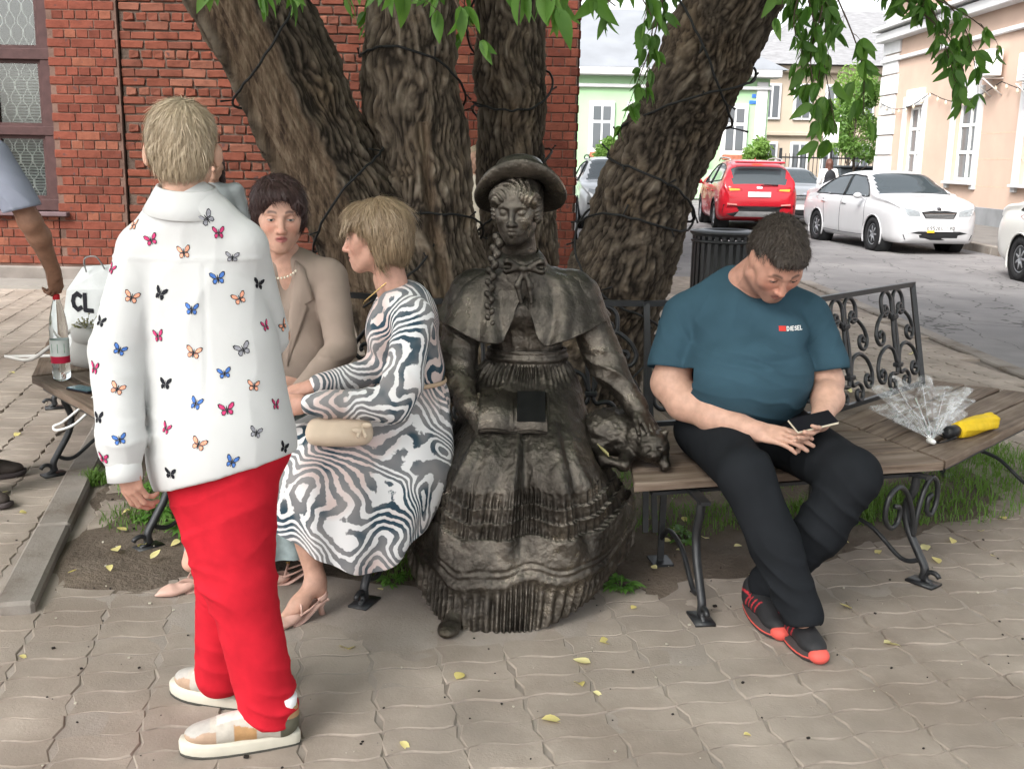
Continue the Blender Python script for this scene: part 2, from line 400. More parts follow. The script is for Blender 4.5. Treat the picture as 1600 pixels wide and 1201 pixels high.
# ---- fallen leaves
def leaf_vf(L=.05, Wd=.026, curl=.3, fold=.25, tip=.8, n=5):
    V = []; 
    for k in range(n+1):
        t = k/n; w = Wd*math.sin(PI*min(1, t**tip))**.8 if 0 < k < n else .0008
        z = -curl*L*t*t
        V += [(-w, t*L, z + fold*w), (0, t*L, z), (w, t*L, z + fold*w)]
    Fs = []
    for k in range(n):
        a = 3*k; Fs += [(a, a+1, a+4, a+3), (a+1, a+2, a+5, a+4)]
    return np.array(V), Fs
def leafmat(name, c1, c2, tr=.35):
    m = bpy.data.materials.new(name); m.use_nodes = True; t = m.node_tree; b = t.nodes['Principled BSDF']
    g_ = t.nodes.new('ShaderNodeNewGeometry'); n = node(t, 'ShaderNodeTexNoise', Scale=3.0, Detail=3.0); lk(t, g_.outputs['Position'], n.inputs['Vector'])
    n2 = node(t, 'ShaderNodeTexNoise', Scale=60.0, Detail=3.0); lk(t, g_.outputs['Position'], n2.inputs['Vector'])
    oi = t.nodes.new('ShaderNodeObjectInfo')
    a = node(t, 'ShaderNodeMath', operation='ADD'); lk(t, n.outputs['Fac'], a.inputs[0]); lk(t, oi.outputs['Random'], a.inputs[1])
    a2 = node(t, 'ShaderNodeMath', operation='MULTIPLY_ADD'); lk(t, n2.outputs['Fac'], a2.inputs[0]); a2.inputs[1].default_value = .6; lk(t, a.outputs[0], a2.inputs[2])
    c = ramp(t, a2.outputs[0], [(.35, c1), (1.0, c2)]); lk(t, c, b.inputs['Base Color'])
    mr = node(t, 'ShaderNodeMapRange'); mr.inputs['From Max'].default_value = 2.2; lk(t, a2.outputs[0], mr.inputs[0]); 
    c = ramp(t, mr.outputs[0], [(.2, c1), (.8, c2)]); lk(t, c, b.inputs['Base Color'])
    b.inputs['Roughness'].default_value = .5; b.inputs['Specular IOR Level'].default_value = .35
    tl = t.nodes.new('ShaderNodeBsdfTranslucent'); hs = node(t, 'ShaderNodeHueSaturation', Saturation=1.1, Value=1.5); lk(t, c, hs.inputs['Color']); lk(t, hs.outputs[0], tl.inputs['Color'])
    mx = t.nodes.new('ShaderNodeMixShader'); mx.inputs[0].default_value = tr; o = t.nodes['Material Output']
    lk(t, b.outputs[0], mx.inputs[1]); lk(t, tl.outputs[0], mx.inputs[2]); lk(t, mx.outputs[0], o.inputs['Surface'])
    return m
M_yleaf = leafmat('yellow_leaf', (.62, .52, .16), (.72, .66, .34), .25)
YL = [mesh('fallen_leaf', *leaf_vf(.058, .02, c, .35, tp), M_yleaf) for c, tp in ((.25, .8), (-.2, .7), (.5, 1.1), (.1, .9))]
spots = [(.30,3.17,1.3),(.26,3.02,1.2),(.225,2.87,1.1),(.10,2.68,1.3),(1.23,3.2,1.5),(1.21,3.47,1),(-.5,3.08,1.5),(-.15,2.9,.9),(.255,2.84,.7),(-.7,2.6,.7),(-.28,2.55,.8),
 (.43,3.43,.6),(.93,3.75,.8),(1.02,3.72,.8),(1.72,4.12,1.1),(1.86,4.2,1),(2.02,4.3,1),(1.7,3.98,1.2),(2.16,4.15,1),(1.94,4.02,.9),(1.5,4.05,.9),(2.2,4.5,1),(1.35,4.1,.8),(2.05,3.7,.8),(2.2,3.3,.7),
 (-1.35,3.75,1.1),(-1.42,3.9,1.1),(-1.5,3.82,1.2),(-1.3,3.95,.9),(-1.55,4.05,.9),(-1.62,4.3,.9),(-1.2,3.7,.8),(-1.48,3.68,.8),(-1.6,3.6,.7),(-1.75,4.6,.9),(-1.3,4.15,.8),(-2.1,4.3,.8),(-2.3,4.55,.8),(-2.7,5.6,1),(-3.2,6.1,1),(-3.5,7.2,1),(-2.6,4.9,.8),
 (-.5,3.7,.7),(-.38,3.8,.8),(-.3,3.62,.7),(-.45,3.55,.6),(-.55,3.85,.7),(.62,4.05,.8),(.7,4.2,.9),(.8,4.1,1),(.66,3.95,.8),(.75,4.35,.8),(.9,4.0,.7),(1.0,4.15,.9),(.58,4.3,.8),(.56,3.75,.7),
 (2.9,6.6,1.4),(3.2,7.3,1.2),(2.6,6.0,1),(3.3,8.6,1.2),(2.3,7.1,1.2),(-4.4,8.2,1.1),(-3.9,6.9,1),(1.8,3.1,.5),(.65,2.62,.5),(-.1,3.35,.5),(-.95,3.3,.5),(-1.5,3.0,.6)]
for k, (x, y, s) in enumerate(spots):
    o = omesh('fallen_leaf', YL[k % 4]); o.location = (x, y, .006 + (.022 if in_bed(x, y, 0) else 0)); s *= .82; o.scale = (s*random.uniform(.8, 1.15), s, s)
    o.rotation_euler = (random.gauss(0, .2), random.gauss(0, .25), random.uniform(0, 6.28))
    tag(o, 'small pale yellow fallen leaf lying on the ground', 'leaf', 'yellow leaves fallen on the paving and earth')
# ---- litter: specks of grit, seeds and chips that nobody could count
mb = MB()
for k in range(420):
    y = random.uniform(2.2, 5.0); x = random.uniform(-.52, .52)*y*1.05
    s = abs(random.gauss(0, .0018))+.0008; mb.box((x, y, .003+s*.3+(.015 if in_bed(x, y, 0) else 0)), (s*2, s*1.4, s), random.uniform(0, 3), m=0 if random.random() < .6 else 1)
tag(mb.build('grit', [mat('dark_grit', (.02, .017, .015), .9, var=.2), mat('pale_grit', (.4, .37, .3), .9, var=.3)], None, False), 'dark and pale specks of grit scattered over the paving', 'grit', kind='stuff')
# ---- grass and weeds
M_grass = leafmat('grass_blade', (.055, .12, .018), (.14, .24, .05), .35)
def grass(name, label, zones, n, hmin, hmax, m=None):
    V = []; Fs = []; c = 0
    for k in range(n):
        zx, zy, rx, ry, ang = zones[random.randrange(len(zones))]
        a = random.uniform(0, 2*PI); q = math.sqrt(random.random()); u, v = q*math.cos(a)*rx, q*math.sin(a)*ry
        x = zx + u*math.cos(ang) - v*math.sin(ang); y = zy + u*math.sin(ang) + v*math.cos(ang)
        h = random.uniform(hmin, hmax)*(1.15-q*.6); d = random.uniform(0, 2*PI); ln = random.uniform(.2, .9)*h; w = random.uniform(.0016, .0036)
        px, py = -math.sin(d)*w, math.cos(d)*w
        for t, ww in ((0, 1), (.5, .8), (1, .08)):
            cx, cy, cz = x + math.cos(d)*ln*t*t, y + math.sin(d)*ln*t*t, .006 + h*(t - .18*t*t)
            V += [(cx-px*ww, cy-py*ww, cz), (cx+px*ww, cy+py*ww, cz)]
        Fs += [(c, c+1, c+3, c+2), (c+2, c+3, c+5, c+4)]; c += 6
    return tag(obj(name, V, Fs, m or M_grass), label, 'grass', kind='stuff')
grass('grass', 'green grass growing behind the bench round the tree', [(2.1, 4.75, .5, .3, .7), (1.75, 4.6, .4, .25, .5), (2.45, 5.2, .4, .28, .9), (1.45, 4.5, .3, .2, .4), (2.5, 5.6, .3, .3, 0)], 3400, .035, .12)
grass('grass', 'thin grass and weeds in the earth under the bench', [(.75, 4.35, .3, .2, .3), (.95, 5.0, .5, .3, 0), (.62, 4.9, .3, .3, 0), (-.4, 3.75, .22, .12, 0), (-1.5, 4.3, .25, .25, 0), (-1.55, 4.75, .3, .3, 0), (-1.95, 4.75, .08, .08, 0), (1.1, 4.4, .3, .2, 0), (-.9, 4.3, .4, .3, 0), (-2.05, 5.4, .1, .3, .2), (.55, 5.3, .5, .3, 0)], 4200, .03, .10)
M_weed = leafmat('weed_leaf', (.07, .17, .03), (.15, .30, .06), .35)
def weed(x, y, s, n, label):
    t = thing('weed_plant', label, 'weed', (x, y, 0.0)); v0, f0 = leaf_vf(.055, .012, .5, .3)
    for k in range(n):
        a = k*2.4 + random.gauss(0, .2); el = random.uniform(.25, 1.25); r = random.uniform(.6, 1.1)*s
        mb = MB(); st = np.array([math.cos(a)*math.cos(el), math.sin(a)*math.cos(el), math.sin(el)])*.05*r
        mb.tube([(0, 0, 0), st*.6, st], .0012, 4)
        for q in range(5):
            th = (q-2)*.55; R = rotm('Z', math.degrees(a)-90 + math.degrees(th)) @ rotm('X', random.uniform(0, 45)); mb.add((v0*r*.75) @ R.T + st*(1-.12*abs(q-2)), f0)
        mb.build('leaf', M_weed, t)
    return t
weed(.41, 3.60, 1.1, 16, 'bright green leafy weed beside the hem of the bronze statue')
weed(-1.32, 4.05, 1.5, 12, 'broad leaved weed under the bench behind the red trousers')
weed(-1.5, 4.25, 1.5, 11, 'leafy weed by the kerb left of the red trousers')
weed(-1.62, 4.62, 1.3, 10, 'weed beside the kerb under the left bench end')
weed(-.42, 3.62, .8, 9, 'small weed at the foot of the bench leg left of the statue')
weed(-.33, 3.72, .7, 8, 'small weed nearest the ruffled hem on its left side')
weed(.72, 4.12, 1.2, 9, 'weed under the bench behind the iron leg left of the man')
# ================================================================ brick building behind the tree
def brickmat(name, stops, rough=.85):
    m = bpy.data.materials.new(name); m.use_nodes = True; t = m.node_tree; b = t.nodes['Principled BSDF']; b.inputs['Roughness'].default_value = rough
    b.inputs['Specular IOR Level'].default_value = .08
    oi = t.nodes.new('ShaderNodeObjectInfo'); at = node(t, 'ShaderNodeAttribute', attribute_name='rnd')
    a = node(t, 'ShaderNodeMath', operation='ADD'); lk(t, oi.outputs['Random'], a.inputs[0]); lk(t, at.outputs['Fac'], a.inputs[1])
    fr = node(t, 'ShaderNodeMath', operation='FRACT'); lk(t, a.outputs[0], fr.inputs[0])
    c = ramp(t, fr.outputs[0], stops)
    g_ = t.nodes.new('ShaderNodeNewGeometry'); n = node(t, 'ShaderNodeTexNoise', Scale=9.0, Detail=6.0, Roughness=.7); lk(t, g_.outputs['Position'], n.inputs['Vector'])
    f = ramp(t, n.outputs['Fac'], [(.3, (.68, .68, .68)), (.55, (1, 1, 1)), (.75, (1.12, 1.1, 1.08))])
    mx = node(t, 'ShaderNodeMixRGB', blend_type='MULTIPLY'); mx.inputs['Fac'].default_value = 1; lk(t, c, mx.inputs['Color1']); lk(t, f, mx.inputs['Color2'])
    # chips and pits with dark soot
    n3 = node(t, 'ShaderNodeTexNoise', Scale=14.0, Detail=3.0); lk(t, g_.outputs['Position'], n3.inputs['Vector'])
    f3 = ramp(t, n3.outputs['Fac'], [(.66, (0, 0, 0)), (.72, (1, 1, 1))])
    m3 = node(t, 'ShaderNodeMixRGB'); lk(t, f3, m3.inputs['Fac']); lk(t, mx.outputs[0], m3.inputs['Color1']); m3.inputs['Color2'].default_value = (.075, .04, .038, 1)
    lk(t, m3.outputs[0], b.inputs['Base Color'])
    n2 = node(t, 'ShaderNodeTexNoise', Scale=60.0, Detail=5.0); lk(t, g_.outputs['Position'], n2.inputs['Vector'])
    bp = node(t, 'ShaderNodeBump', Strength=.5, Distance=.01); lk(t, n2.outputs['Fac'], bp.inputs['Height']); lk(t, bp.outputs[0], b.inputs['Normal'])
    return m
M_brick = brickmat('red_brick', [(0, (.095, .030, .021)), (.3, (.135, .041, .028)), (.55, (.165, .050, .033)), (.8, (.13, .042, .028)), (1, (.20, .075, .047))])
M_brick_old = brickmat('old_brick', [(0, (.09, .032, .022)), (.35, (.16, .050, .032)), (.7, (.115, .042, .029)), (1, (.185, .075, .05))])
M_mortar = mat('mortar', (.115, .070, .055), .95, var=.3, vscale=5, bump=.7, bscale=60, bdist=.01)
M_mortar_d = mat('old_mortar', (.085, .060, .048), .95, var=.35, vscale=6, bump=.9, bscale=40, bdist=.02)
bb = wthing('brick_building', 'old red brick building with a lattice window behind the tree', 'building', (-4.6, 12.5, 0))
YW = 12.5; CH = .102; BL = .272
WX0, WX1, WZ0 = -6.75, -5.33, .82      # window opening
core = MB()
core.box((-8.65, YW+.5, 3.5), (2*(-6.75+8.65), .86, 7)); core.box((-2.315, YW+.5, 3.5), (2*(5.33-2.315), .86, 7))
core.box(((WX0+WX1)/2, YW+.5, WZ0/2), (WX1-WX0-.004, .86, WZ0)); core.box(((WX0+WX1)/2, YW+.5, 5.4), (WX1-WX0-.004, .86, 3.2))
core.box((.45, YW+5, 3.5), (.46, 8.1, 7)); core.box((-4.9, YW+9.2, 3.5), (11.1, .3, 7)); core.box((-10.4, YW+5, 3.5), (.3, 8.1, 7))
core.build('wall', M_mortar_d, bb, False)
rf = MB().box((-4.9, YW+4.6, 7.15), (11.6, 9.6, .3)); rf.build('roof', mat('roof_metal', (.2, .2, .2), .5), bb, False)
pl = MB().box((-4.6, YW-.0, .09), (11.0, .24, .18), bev=.015); pl.build('plinth', mat('plinth_cement', (.17, .15, .135), .9, var=.2, vscale=3, bump=.5), bb, False)
MB().box((-4.6, YW-.45, .012), (11.0, .7, .05)).build('apron', mat('apron_cement', (.22, .205, .185), .9, var=.15, vscale=2), bb, False)
def bmesh_(w, rough_, m, s):
    r = np.random.default_rng(s); V, Fs = boxvf((w, .07, CH-(.011 if not rough_ else .016)), .006 if not rough_ else .010)
    V = np.array(V); V += r.normal(0, .0012 if not rough_ else .004, V.shape); return V, Fs
kinds = {}
for old in (0, 1):
    for wi, w in enumerate((BL-.010, BL/2-.010)):
        kinds[(old, wi)] = [bmesh_(w-(.006 if old else 0), old, None, 10*old+wi+100*s) for s in range(5)]
kmesh = {k: [mesh('brick', v, f, M_brick_old if k[0] else M_brick, False) for v, f in L] for k, L in kinds.items()}
recs = []
def zone(x0, x1, old, yf):
    nrow = int(3.35/CH)
    for r in range(2, nrow):
        z = (r+.5)*CH; head = (r % 2 == 1) if not old else (r % 4 == 1)
        w = BL/2 if head else BL; x = x0 + (BL*.25 if head else 0) - (BL*.5 if (r % 2) and not head else 0) + (random.uniform(-.03, .03) if old else 0)
        while x < x1 - .02:
            a, b = max(x, x0), min(x+w, x1)
            if b-a > .04 and not (a < WX1+.0 and b > WX0 and z > WZ0-.04):
                recs.append(((a+b)/2, yf + (random.gauss(0, .004) if old else random.gauss(0, .0015)), z, b-a, w, old, 1 if head else 0))
            x = b if a == x0 and x < x0 else x+w
    return
def addmort(x0, x1, yf, m, nm):
    MB().box(((x0+x1)/2, yf-.004, 1.72), (x1-x0, .085, 3.3)).build(nm, m, bb, False)
zone(-7.7, -6.75, 0, YW-.02); zone(-5.33, -4.55, 0, YW-.02); zone(-6.75, -5.33, 0, YW-.02); zone(-4.52, -1.6, 1, YW+.022); zone(-1.58, .68, 0, YW-.02)
addmort(-7.7, -6.76, YW+.002, M_mortar, 'mortar'); addmort(-5.32, -4.53, YW+.002, M_mortar, 'mortar'); addmort(-1.585, .672, YW+.002, M_mortar, 'mortar')
MB().box((-3.05, YW+.045, 1.72), (2.92, .085, 3.3)).build('mortar', M_mortar_d, bb, False)
MB().box((-6.04, YW-.002, WZ0/2-.02), (1.42, .085, WZ0-.05)).build('mortar', M_mortar, bb, False)
def vis(r): return (-5.33 < r[0] < -2.2 and r[2] > .9) or (-1.0 < r[0] and 1.2 < r[2])
vr = [r for r in recs if vis(r)]; vr.sort(key=lambda r: -(r[0] < -2.9)*2 - r[3]); sel = set(id(r) for r in vr[:300])
mb = MB(); rn = []
for k, r in enumerate(recs):
    x, y, z, w, w0, old, wi = r; rot = random.gauss(0, .01 if old else .003)
    if id(r) in sel:
        o = omesh('brick', kmesh[(old, wi)][k % 5], bb); o.location = (x, y, z); o.scale = (w/w0, 1, 1); o.rotation_euler = (rot*.5, rot, rot)
    else:
        v, f = kinds[(old, wi)][k % 5]; mb.add(v*(w/w0, 1, 1) + (x, y, z), f, old); rn += [random.random()]*len(v)
o = mb.build('brick_courses', [M_brick, M_brick_old], bb, False); attr(o, 'rnd', rn); tag(o, kind='stuff')
# brick return side of the corner towards the street
mb = MB(); rn = []
for r in range(2, 33):
    for q in range(28):
        y = YW + .05 + q*BL + (BL/2 if r % 2 else 0); v, f = kinds[(0, 0)][q % 5]; mb.add(v @ rotm('Z', 90).T + (.672, y+.1, (r+.5)*CH), f); rn += [random.random()]*len(v)
o = mb.build('side_brick_courses', [M_brick], bb, False); attr(o, 'rnd', rn); tag(o, kind='stuff')
# window: purple brown frame, transoms, panes, white lattice, blind behind
M_wfr = mat('window_paint', (.055, .028, .027), .55, var=.2, vscale=12, bump=.2)
M_white = mat('white_paint', (.78, .78, .76), .55, var=.05, vscale=5)
def thinglass(name, tint=(.9, .93, .92), refl=.5):
    m = bpy.data.materials.new(name); m.use_nodes = True; t = m.node_tree; t.nodes.remove(t.nodes['Principled BSDF']); tr = t.nodes.new('ShaderNodeBsdfTransparent'); tr.inputs[0].default_value = (*tint, 1); gl = t.nodes.new('ShaderNodeBsdfGlossy'); gl.inputs['Roughness'].default_value = .03
    fr = node(t, 'ShaderNodeFresnel', IOR=1.6); mx = t.nodes.new('ShaderNodeMixShader'); lk(t, fr.outputs[0], mx.inputs[0]); lk(t, tr.outputs[0], mx.inputs[1]); lk(t, gl.outputs[0], mx.inputs[2]); lk(t, mx.outputs[0], t.nodes['Material Output'].inputs['Surface']); return m
M_glass = thinglass('window_glass')
win = MB(); xc = (WX0+WX1)/2; wd = WX1-WX0
Yf = YW+.05
for x, w in ((WX0+.05, .1), (WX1-.06, .12), (xc-.02, .09)): win.box((x, Yf, 2.3), (w, .09, 2.98), bev=.006)
for z, h in ((.89, .13), (1.73, .10), (2.58, .12), (3.74, .1)): win.box((xc, Yf-.012, z), (wd, .09, h), bev=.006)
wo = win.build('window', M_wfr, bb, False)
MB().box((xc+.03, YW-.06, WZ0-.03), (wd+.2, .16, .05), bev=.008).build('sill', mat('sill_paint', (.11, .075, .08), .6, var=.2), wo, False)
for (xa, xb) in ((WX0+.1, xc-.065), (xc+.025, WX1-.12)):
    for (za, zb) in ((.955, 1.68), (1.78, 2.52), (2.64, 3.69)):
        fr = MB()
        for s in (0, 1):
            fr.box((xa+.02 if s == 0 else xb-.02, Yf+.012, (za+zb)/2), (.04, .05, zb-za)); fr.box(((xa+xb)/2, Yf+.016, za+.02 if s == 0 else zb-.02), (xb-xa, .05, .04))
        fr.build('sash', M_wfr if za < 2 or True else M_white, wo, False)
        MB().box(((xa+xb)/2, Yf+.02, (za+zb)/2), (xb-xa-.05, .006, zb-za-.05)).build('pane', M_glass, wo, False)
        # lattice of linked hexagons
        lt = MB(); nxx = 4; dx = (xb-xa)/nxx
        for q in range(nxx+1):
            pts = []; z = za; s = 1
            while z < zb:
                x0 = xa+q*dx
                for dz, k in ((0, .12), (.06, .12), (.14, .46), (.22, .46)):
                    if z+dz < zb: pts.append((min(max(x0+s*k*dx, xa+.01), xb-.01), Yf+.07, z+dz))
                z += .28; s = s
            lt.tube(pts, .006, 5); lt.tube([(min(max(2*(xa+q*dx)-p[0], xa+.01), xb-.01), p[1]+.001, p[2]) for p in pts], .006, 5)
        lt.build('lattice', M_white, wo)
for zz in np.arange(.95, 2.5, .06): pass
bl = MB()
for k in range(44): bl.box((xc, Yf+.2, .95+k*.034), (wd-.1, .03, .003), R=rotm('X', 28))
bl.build('blind', mat('blind_white', (.62, .65, .62), .6, var=.05), wo, False)
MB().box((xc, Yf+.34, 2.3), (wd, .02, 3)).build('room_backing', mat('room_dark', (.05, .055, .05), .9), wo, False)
unshift(bb)

# ================================================================ peach building on the right
M_peach = mat('peach_stucco', (.50, .365, .29), .85, var=.05, vscale=1.2, bump=.25, bscale=60, bdist=.004, dirt=(.46, .34, .27), dscale=.4)
M_wst = mat('white_stucco', (.56, .56, .56), .8, var=.05, vscale=2, bump=.2)
M_plgrey = mat('plinth_grey', (.21, .215, .22), .85, var=.15, vscale=2)
M_dglass = mat('dark_pane', (.10, .11, .12), .08, var=.1, vscale=.6, spec=.8)
pb = wthing('peach_building', 'peach stucco building with white quoins and windows on the right', 'building', (11.8, 24, .1))
XW = 11.8; wins = [(31.7, 33.0), (27.9, 29.3), (23.9, 25.3), (19.9, 21.3), (15.9, 17.3)]; wz0, wz1 = 1.15, 3.25
wl = MB(); ys = [12]
for a, b in sorted(wins): ys += [a, b]
ys.append(35.4)
for k in range(0, len(ys), 2): wl.box((XW+.3, (ys[k]+ys[k+1])/2, 3.5), (.6, ys[k+1]-ys[k], 7))
for a, b in wins:
    wl.box((XW+.3, (a+b)/2, wz0/2), (.598, b-a, wz0)); wl.box((XW+.3, (a+b)/2, (wz1+7)/2), (.598, b-a, 7-wz1))
wl.box((XW+5, 35.2, 3.5), (9, .4, 7)); wl.box((XW+5, 12.3, 3.5), (9, .4, 7))
wl.build('wall', M_peach, pb, False)
gr = MB()
for z in (2.35, 1.72, 1.05): gr.box((XW-.0015, 19.8, z), (.003, 15.8, .02))
gr.build('seam', mat('seam_shadow', (.58, .39, .29), .9), pb, False)
MB().box((XW-.03, 23.7, .28), (.06, 23.4, .5), bev=.01).build('plinth', M_plgrey, pb, False)
for k in range(9): MB().box((XW-.03, 34.75-(0 if k % 2 else .0), .9+k*.62), (.07, 1.5 if k % 2 else 1.35, .58), bev=.012).build('quoin', M_wst, pb, False)
for z, d, h in ((5.45, .35, .26), (5.7, .5, .12), (4.75, .12, .12)): MB().box((XW-d/2, 23.7, z), (d, 23.6, h), bev=.02).build('cornice', M_wst, pb, False)
MB().box((XW-.05, 25.9, 6.3), (.12, 2.0, 1.2), bev=.02).build('pediment', M_wst, pb, False)
MB().box((XW+4.5, 23.7, 7.2), (10.4, 24.6, .3)).build('roof', mat('roof_metal', (.2, .2, .2)), pb, False)
for a, b in wins:
    w = MB(); yc = (a+b)/2
    w.box((XW-.03, a-.13, (wz0+wz1)/2+.05), (.08, .24, wz1-wz0+.5), bev=.01); w.box((XW-.03, b+.13, (wz0+wz1)/2+.05), (.08, .24, wz1-wz0+.5), bev=.01); w.box((XW-.035, yc, wz1+.25), (.09, b-a+.02, .48), bev=.01)
    wo = w.build('window', M_wst, pb, False)
    MB().box((XW-.07, yc, wz0-.05), (.2, b-a+.4, .07), bev=.01).build('sill', M_wst, wo, False)
    f = MB()
    for yy in (a+.05, yc, b-.05): f.box((XW+.15, yy, (wz0+wz1)/2), (.08, .09, wz1-wz0))
    for zz in (wz0+.05, wz0+.75, wz0+1.45, wz1-.05): f.box((XW+.153, yc, zz), (.08, b-a, .08))
    f.build('frame', M_white, wo, False)
    for s in (0, 1):
        for zz in ((wz0+.09, wz0+.71), (wz0+.79, wz0+1.41), (wz0+1.49, wz1-.09)):
            MB().box((XW+.16, (a+yc)/2 if s == 0 else (b+yc)/2, sum(zz)/2), (.02, (b-a)/2-.1, zz[1]-zz[0])).build('pane', M_dglass, wo, False)
unshift(pb)
for (y, z, lab) in ((27.0, 4.0, 'white air conditioner box above the nearer peach wall window'), (24.6, 3.75, 'white air conditioner at the right edge of the peach wall')):
    t = wthing('air_conditioner', lab, 'air conditioner', (XW-.3, y, z-.35), 'air conditioners on the peach wall')
    MB().box((XW-.28, y, z), (.34, .85, .62), bev=.02).build('casing', M_white, t, False)
    fan = MB()
    for q in range(9): fan.box((XW-.455, y-.1, z-.24+q*.06), (.012, .5, .012))
    fan.build('grille', mat('grille_grey', (.3, .3, .3), .5), t, False)
    for s in (-1, 1): MB().tube([(XW, y+s*.3, z-.36), (XW-.5, y+s*.3, z-.36), (XW, y+s*.3, z-.75)], .02, 6).build('bracket', M_white, t)
    unshift(t)
t = wthing('string_lights', 'sagging cable of small bulbs strung along the peach wall', 'light string', (XW-.3, 27, 2.9))
pts = [(XW-.12, y, 3.55-.35*math.sin(PI*((y-22) % 4.5)/4.5)) for y in np.arange(22, 35.2, .3)]
MB().tube(pts, .012, 5).build('cable', mat('black_cable', (.02, .02, .02), .6), t)
for p in pts[::2]: MB().lathe([(.0, -.13), (.035, -.1), (.04, -.06), (.02, -.01), (.015, 0)], 8, p).build('bulb', mat('bulb', (.7, .6, .45), .3), t)
unshift(t)

# ================================================================ green house across the street
M_mint = mat('mint_paint', (.32, .49, .29), .8, var=.05, vscale=1, bump=.1)
gh = wthing('green_house', 'pale green single storey house with white windows and light roof', 'house', (5.5, 45, 0))
g0, g1, GY = -6.0, 10.35, 45.0
MB().box(((g0+g1)/2, GY+4, 2.5), (g1-g0, 8, 5.0)).build('wall', M_mint, gh, False)
MB().box(((g0+g1)/2, GY-.15, 5.05), (g1-g0+.7, .9, .3), bev=.03).build('cornice', M_wst, gh, False)
MB().box(((g0+g1)/2, GY-.08, 4.5), (g1-g0+.1, .2, .14), bev=.02).build('cornice', M_wst, gh, False)
V = [(g0-.6, GY-.6, 5.2), (g1+.6, GY-.6, 5.2), (g1+.6, GY+8.6, 5.2), (g0-.6, GY+8.6, 5.2), (g0+4, GY+4, 8.0), (g1-4, GY+4, 8.0)]
obj('roof', V, [(0, 1, 5, 4), (1, 2, 5), (2, 3, 4, 5), (3, 0, 4), (3, 2, 1, 0)], mat('pale_roof', (.19, .2, .215), .6, var=.1, vscale=1), gh, False)
for x in (g0+.2, 2.2, 6.2, g1-.3): MB().box((x, GY-.04, 2.4), (.45, .12, 4.7), bev=.02).build('pilaster', M_wst, gh, False)
for x in (-4, -1.6, .8, 3.5, 5.05, 7.4, 9.0):
    w = MB(); w.box((x, GY-.03, 2.8), (1.05, .14, 2.15), bev=.02); wo = w.build('window', M_wst, gh, False)
    for s in (-1, 1):
        for zz, hh in ((2.5, 1.0), (3.4, .55)): MB().box((x+s*.2, GY-.09, zz), (.32, .04, hh)).build('pane', M_dglass, wo, False)
    MB().box((x, GY-.3, 1.72), (.95, .3, .22), bev=.02).build('flower_box', mat('terracotta', (.35, .13, .08), .8, var=.3, vscale=9), wo, False)
MB().box(((g0+g1)/2, GY-.1, .6), (g1-g0+.05, .24, 1.2), bev=.02).build('plinth', mat('mint_plinth', (.36, .5, .33), .8), gh, False)
MB().box((9.72, GY-.03, 3.95), (.36, .03, .13), bev=.005).build('street_sign', mat('sign_blue', (.05, .16, .55), .4), gh, False)
MB().box((9.72, GY-.03, 4.2), (.16, .03, .14), bev=.005).build('number_sign', mat('sign_blue', (.05, .16, .55), .4), gh, False)
unshift(gh)
# ================================================================ beige building further back
M_beige = mat('beige_stucco', (.40, .33, .26), .85, var=.06, vscale=.8)
be = wthing('beige_building', 'beige two storey building with grey roof behind the fence', 'building', (15, 56, 0))
MB().box((17.5, 60, 3.2), (11, 8, 6.4)).build('wall', M_beige, be, False)
V = [(11.4, 55.2, 6.4), (23.6, 55.2, 6.4), (23.6, 64.8, 6.4), (11.4, 64.8, 6.4), (15.5, 60, 9.6), (19.5, 60, 9.6)]
obj('roof', V, [(0, 1, 5, 4), (1, 2, 5), (2, 3, 4, 5), (3, 0, 4), (3, 2, 1, 0)], mat('slate_roof', (.2, .2, .205), .6, var=.2, vscale=3, bump=.5, bscale=8, stretch=(1, 1, 6)), be, False)
MB().box((17.5, 55.85, 6.2), (11.5, .5, .35), bev=.04).build('cornice', M_beige, be, False)
MB().box((17.5, 55.92, 3.0), (11.2, .25, .2), bev=.03).build('cornice', M_beige, be, False)
for x in (13, 14.6, 16.2, 17.8, 19.4, 21):
    for z in (1.7, 4.6):
        wo = MB().box((x, 55.95, z), (.95, .16, 1.8), bev=.02).build('window', M_wst, be, False)
        for s in (-1, 1): MB().box((x+s*.2, 55.86, z), (.3, .03, 1.55)).build('pane', M_dglass, wo, False)
pp = MB(); pp.tube([(12.3, 55.7, 6.2), (12.3, 55.75, .2)], .06, 8); pp.build('drainpipe', mat('pipe_grey', (.2, .2, .2), .5), be)
unshift(be)
# ================================================================ railing, sign, background trees
M_iron = mat('black_iron', (.018, .019, .021), .42, var=.3, vscale=30, bump=.35, bscale=140, bdist=.002, metal=.0, spec=.6)
fe = wthing('iron_fence', 'black iron railing in front of the beige building', 'fence', (12, 42, 0))
for z in (.35, 1.75): MB().box((13.0, 42, z), (5.6, .05, .06)).build('rail', M_iron, fe, False)
pm = MB().box((0, 0, .95), (.025, .025, 1.9)).mesh('picket', M_iron, False)
for k in range(36): o = omesh('picket', pm, fe); o.location = (10.3+k*.155, 42, 0)
for x in (10.25, 12.2, 14.1, 15.85): MB().box((x, 42, 1.05), (.1, .1, 2.1), bev=.01).build('post', M_iron, fe, False)
unshift(fe)
ct = wthing('dark_container', 'dark grey metal container by the iron railing', 'container', (12.9, 41, 0))
MB().box((12.75, 40.8, .75), (1.3, .9, 1.3), bev=.06).build('body', mat('container_grey', (.07, .08, .09), .5, var=.2), ct, False)
MB().box((12.75, 40.75, 1.44), (1.36, 1.0, .08), bev=.03).build('lid', mat('container_grey', (.07, .08, .09)), ct, False)
unshift(ct)
ss = wthing('sign_post', 'small white sign on a grey post beside the railing', 'sign', (10.4, 36, 0))
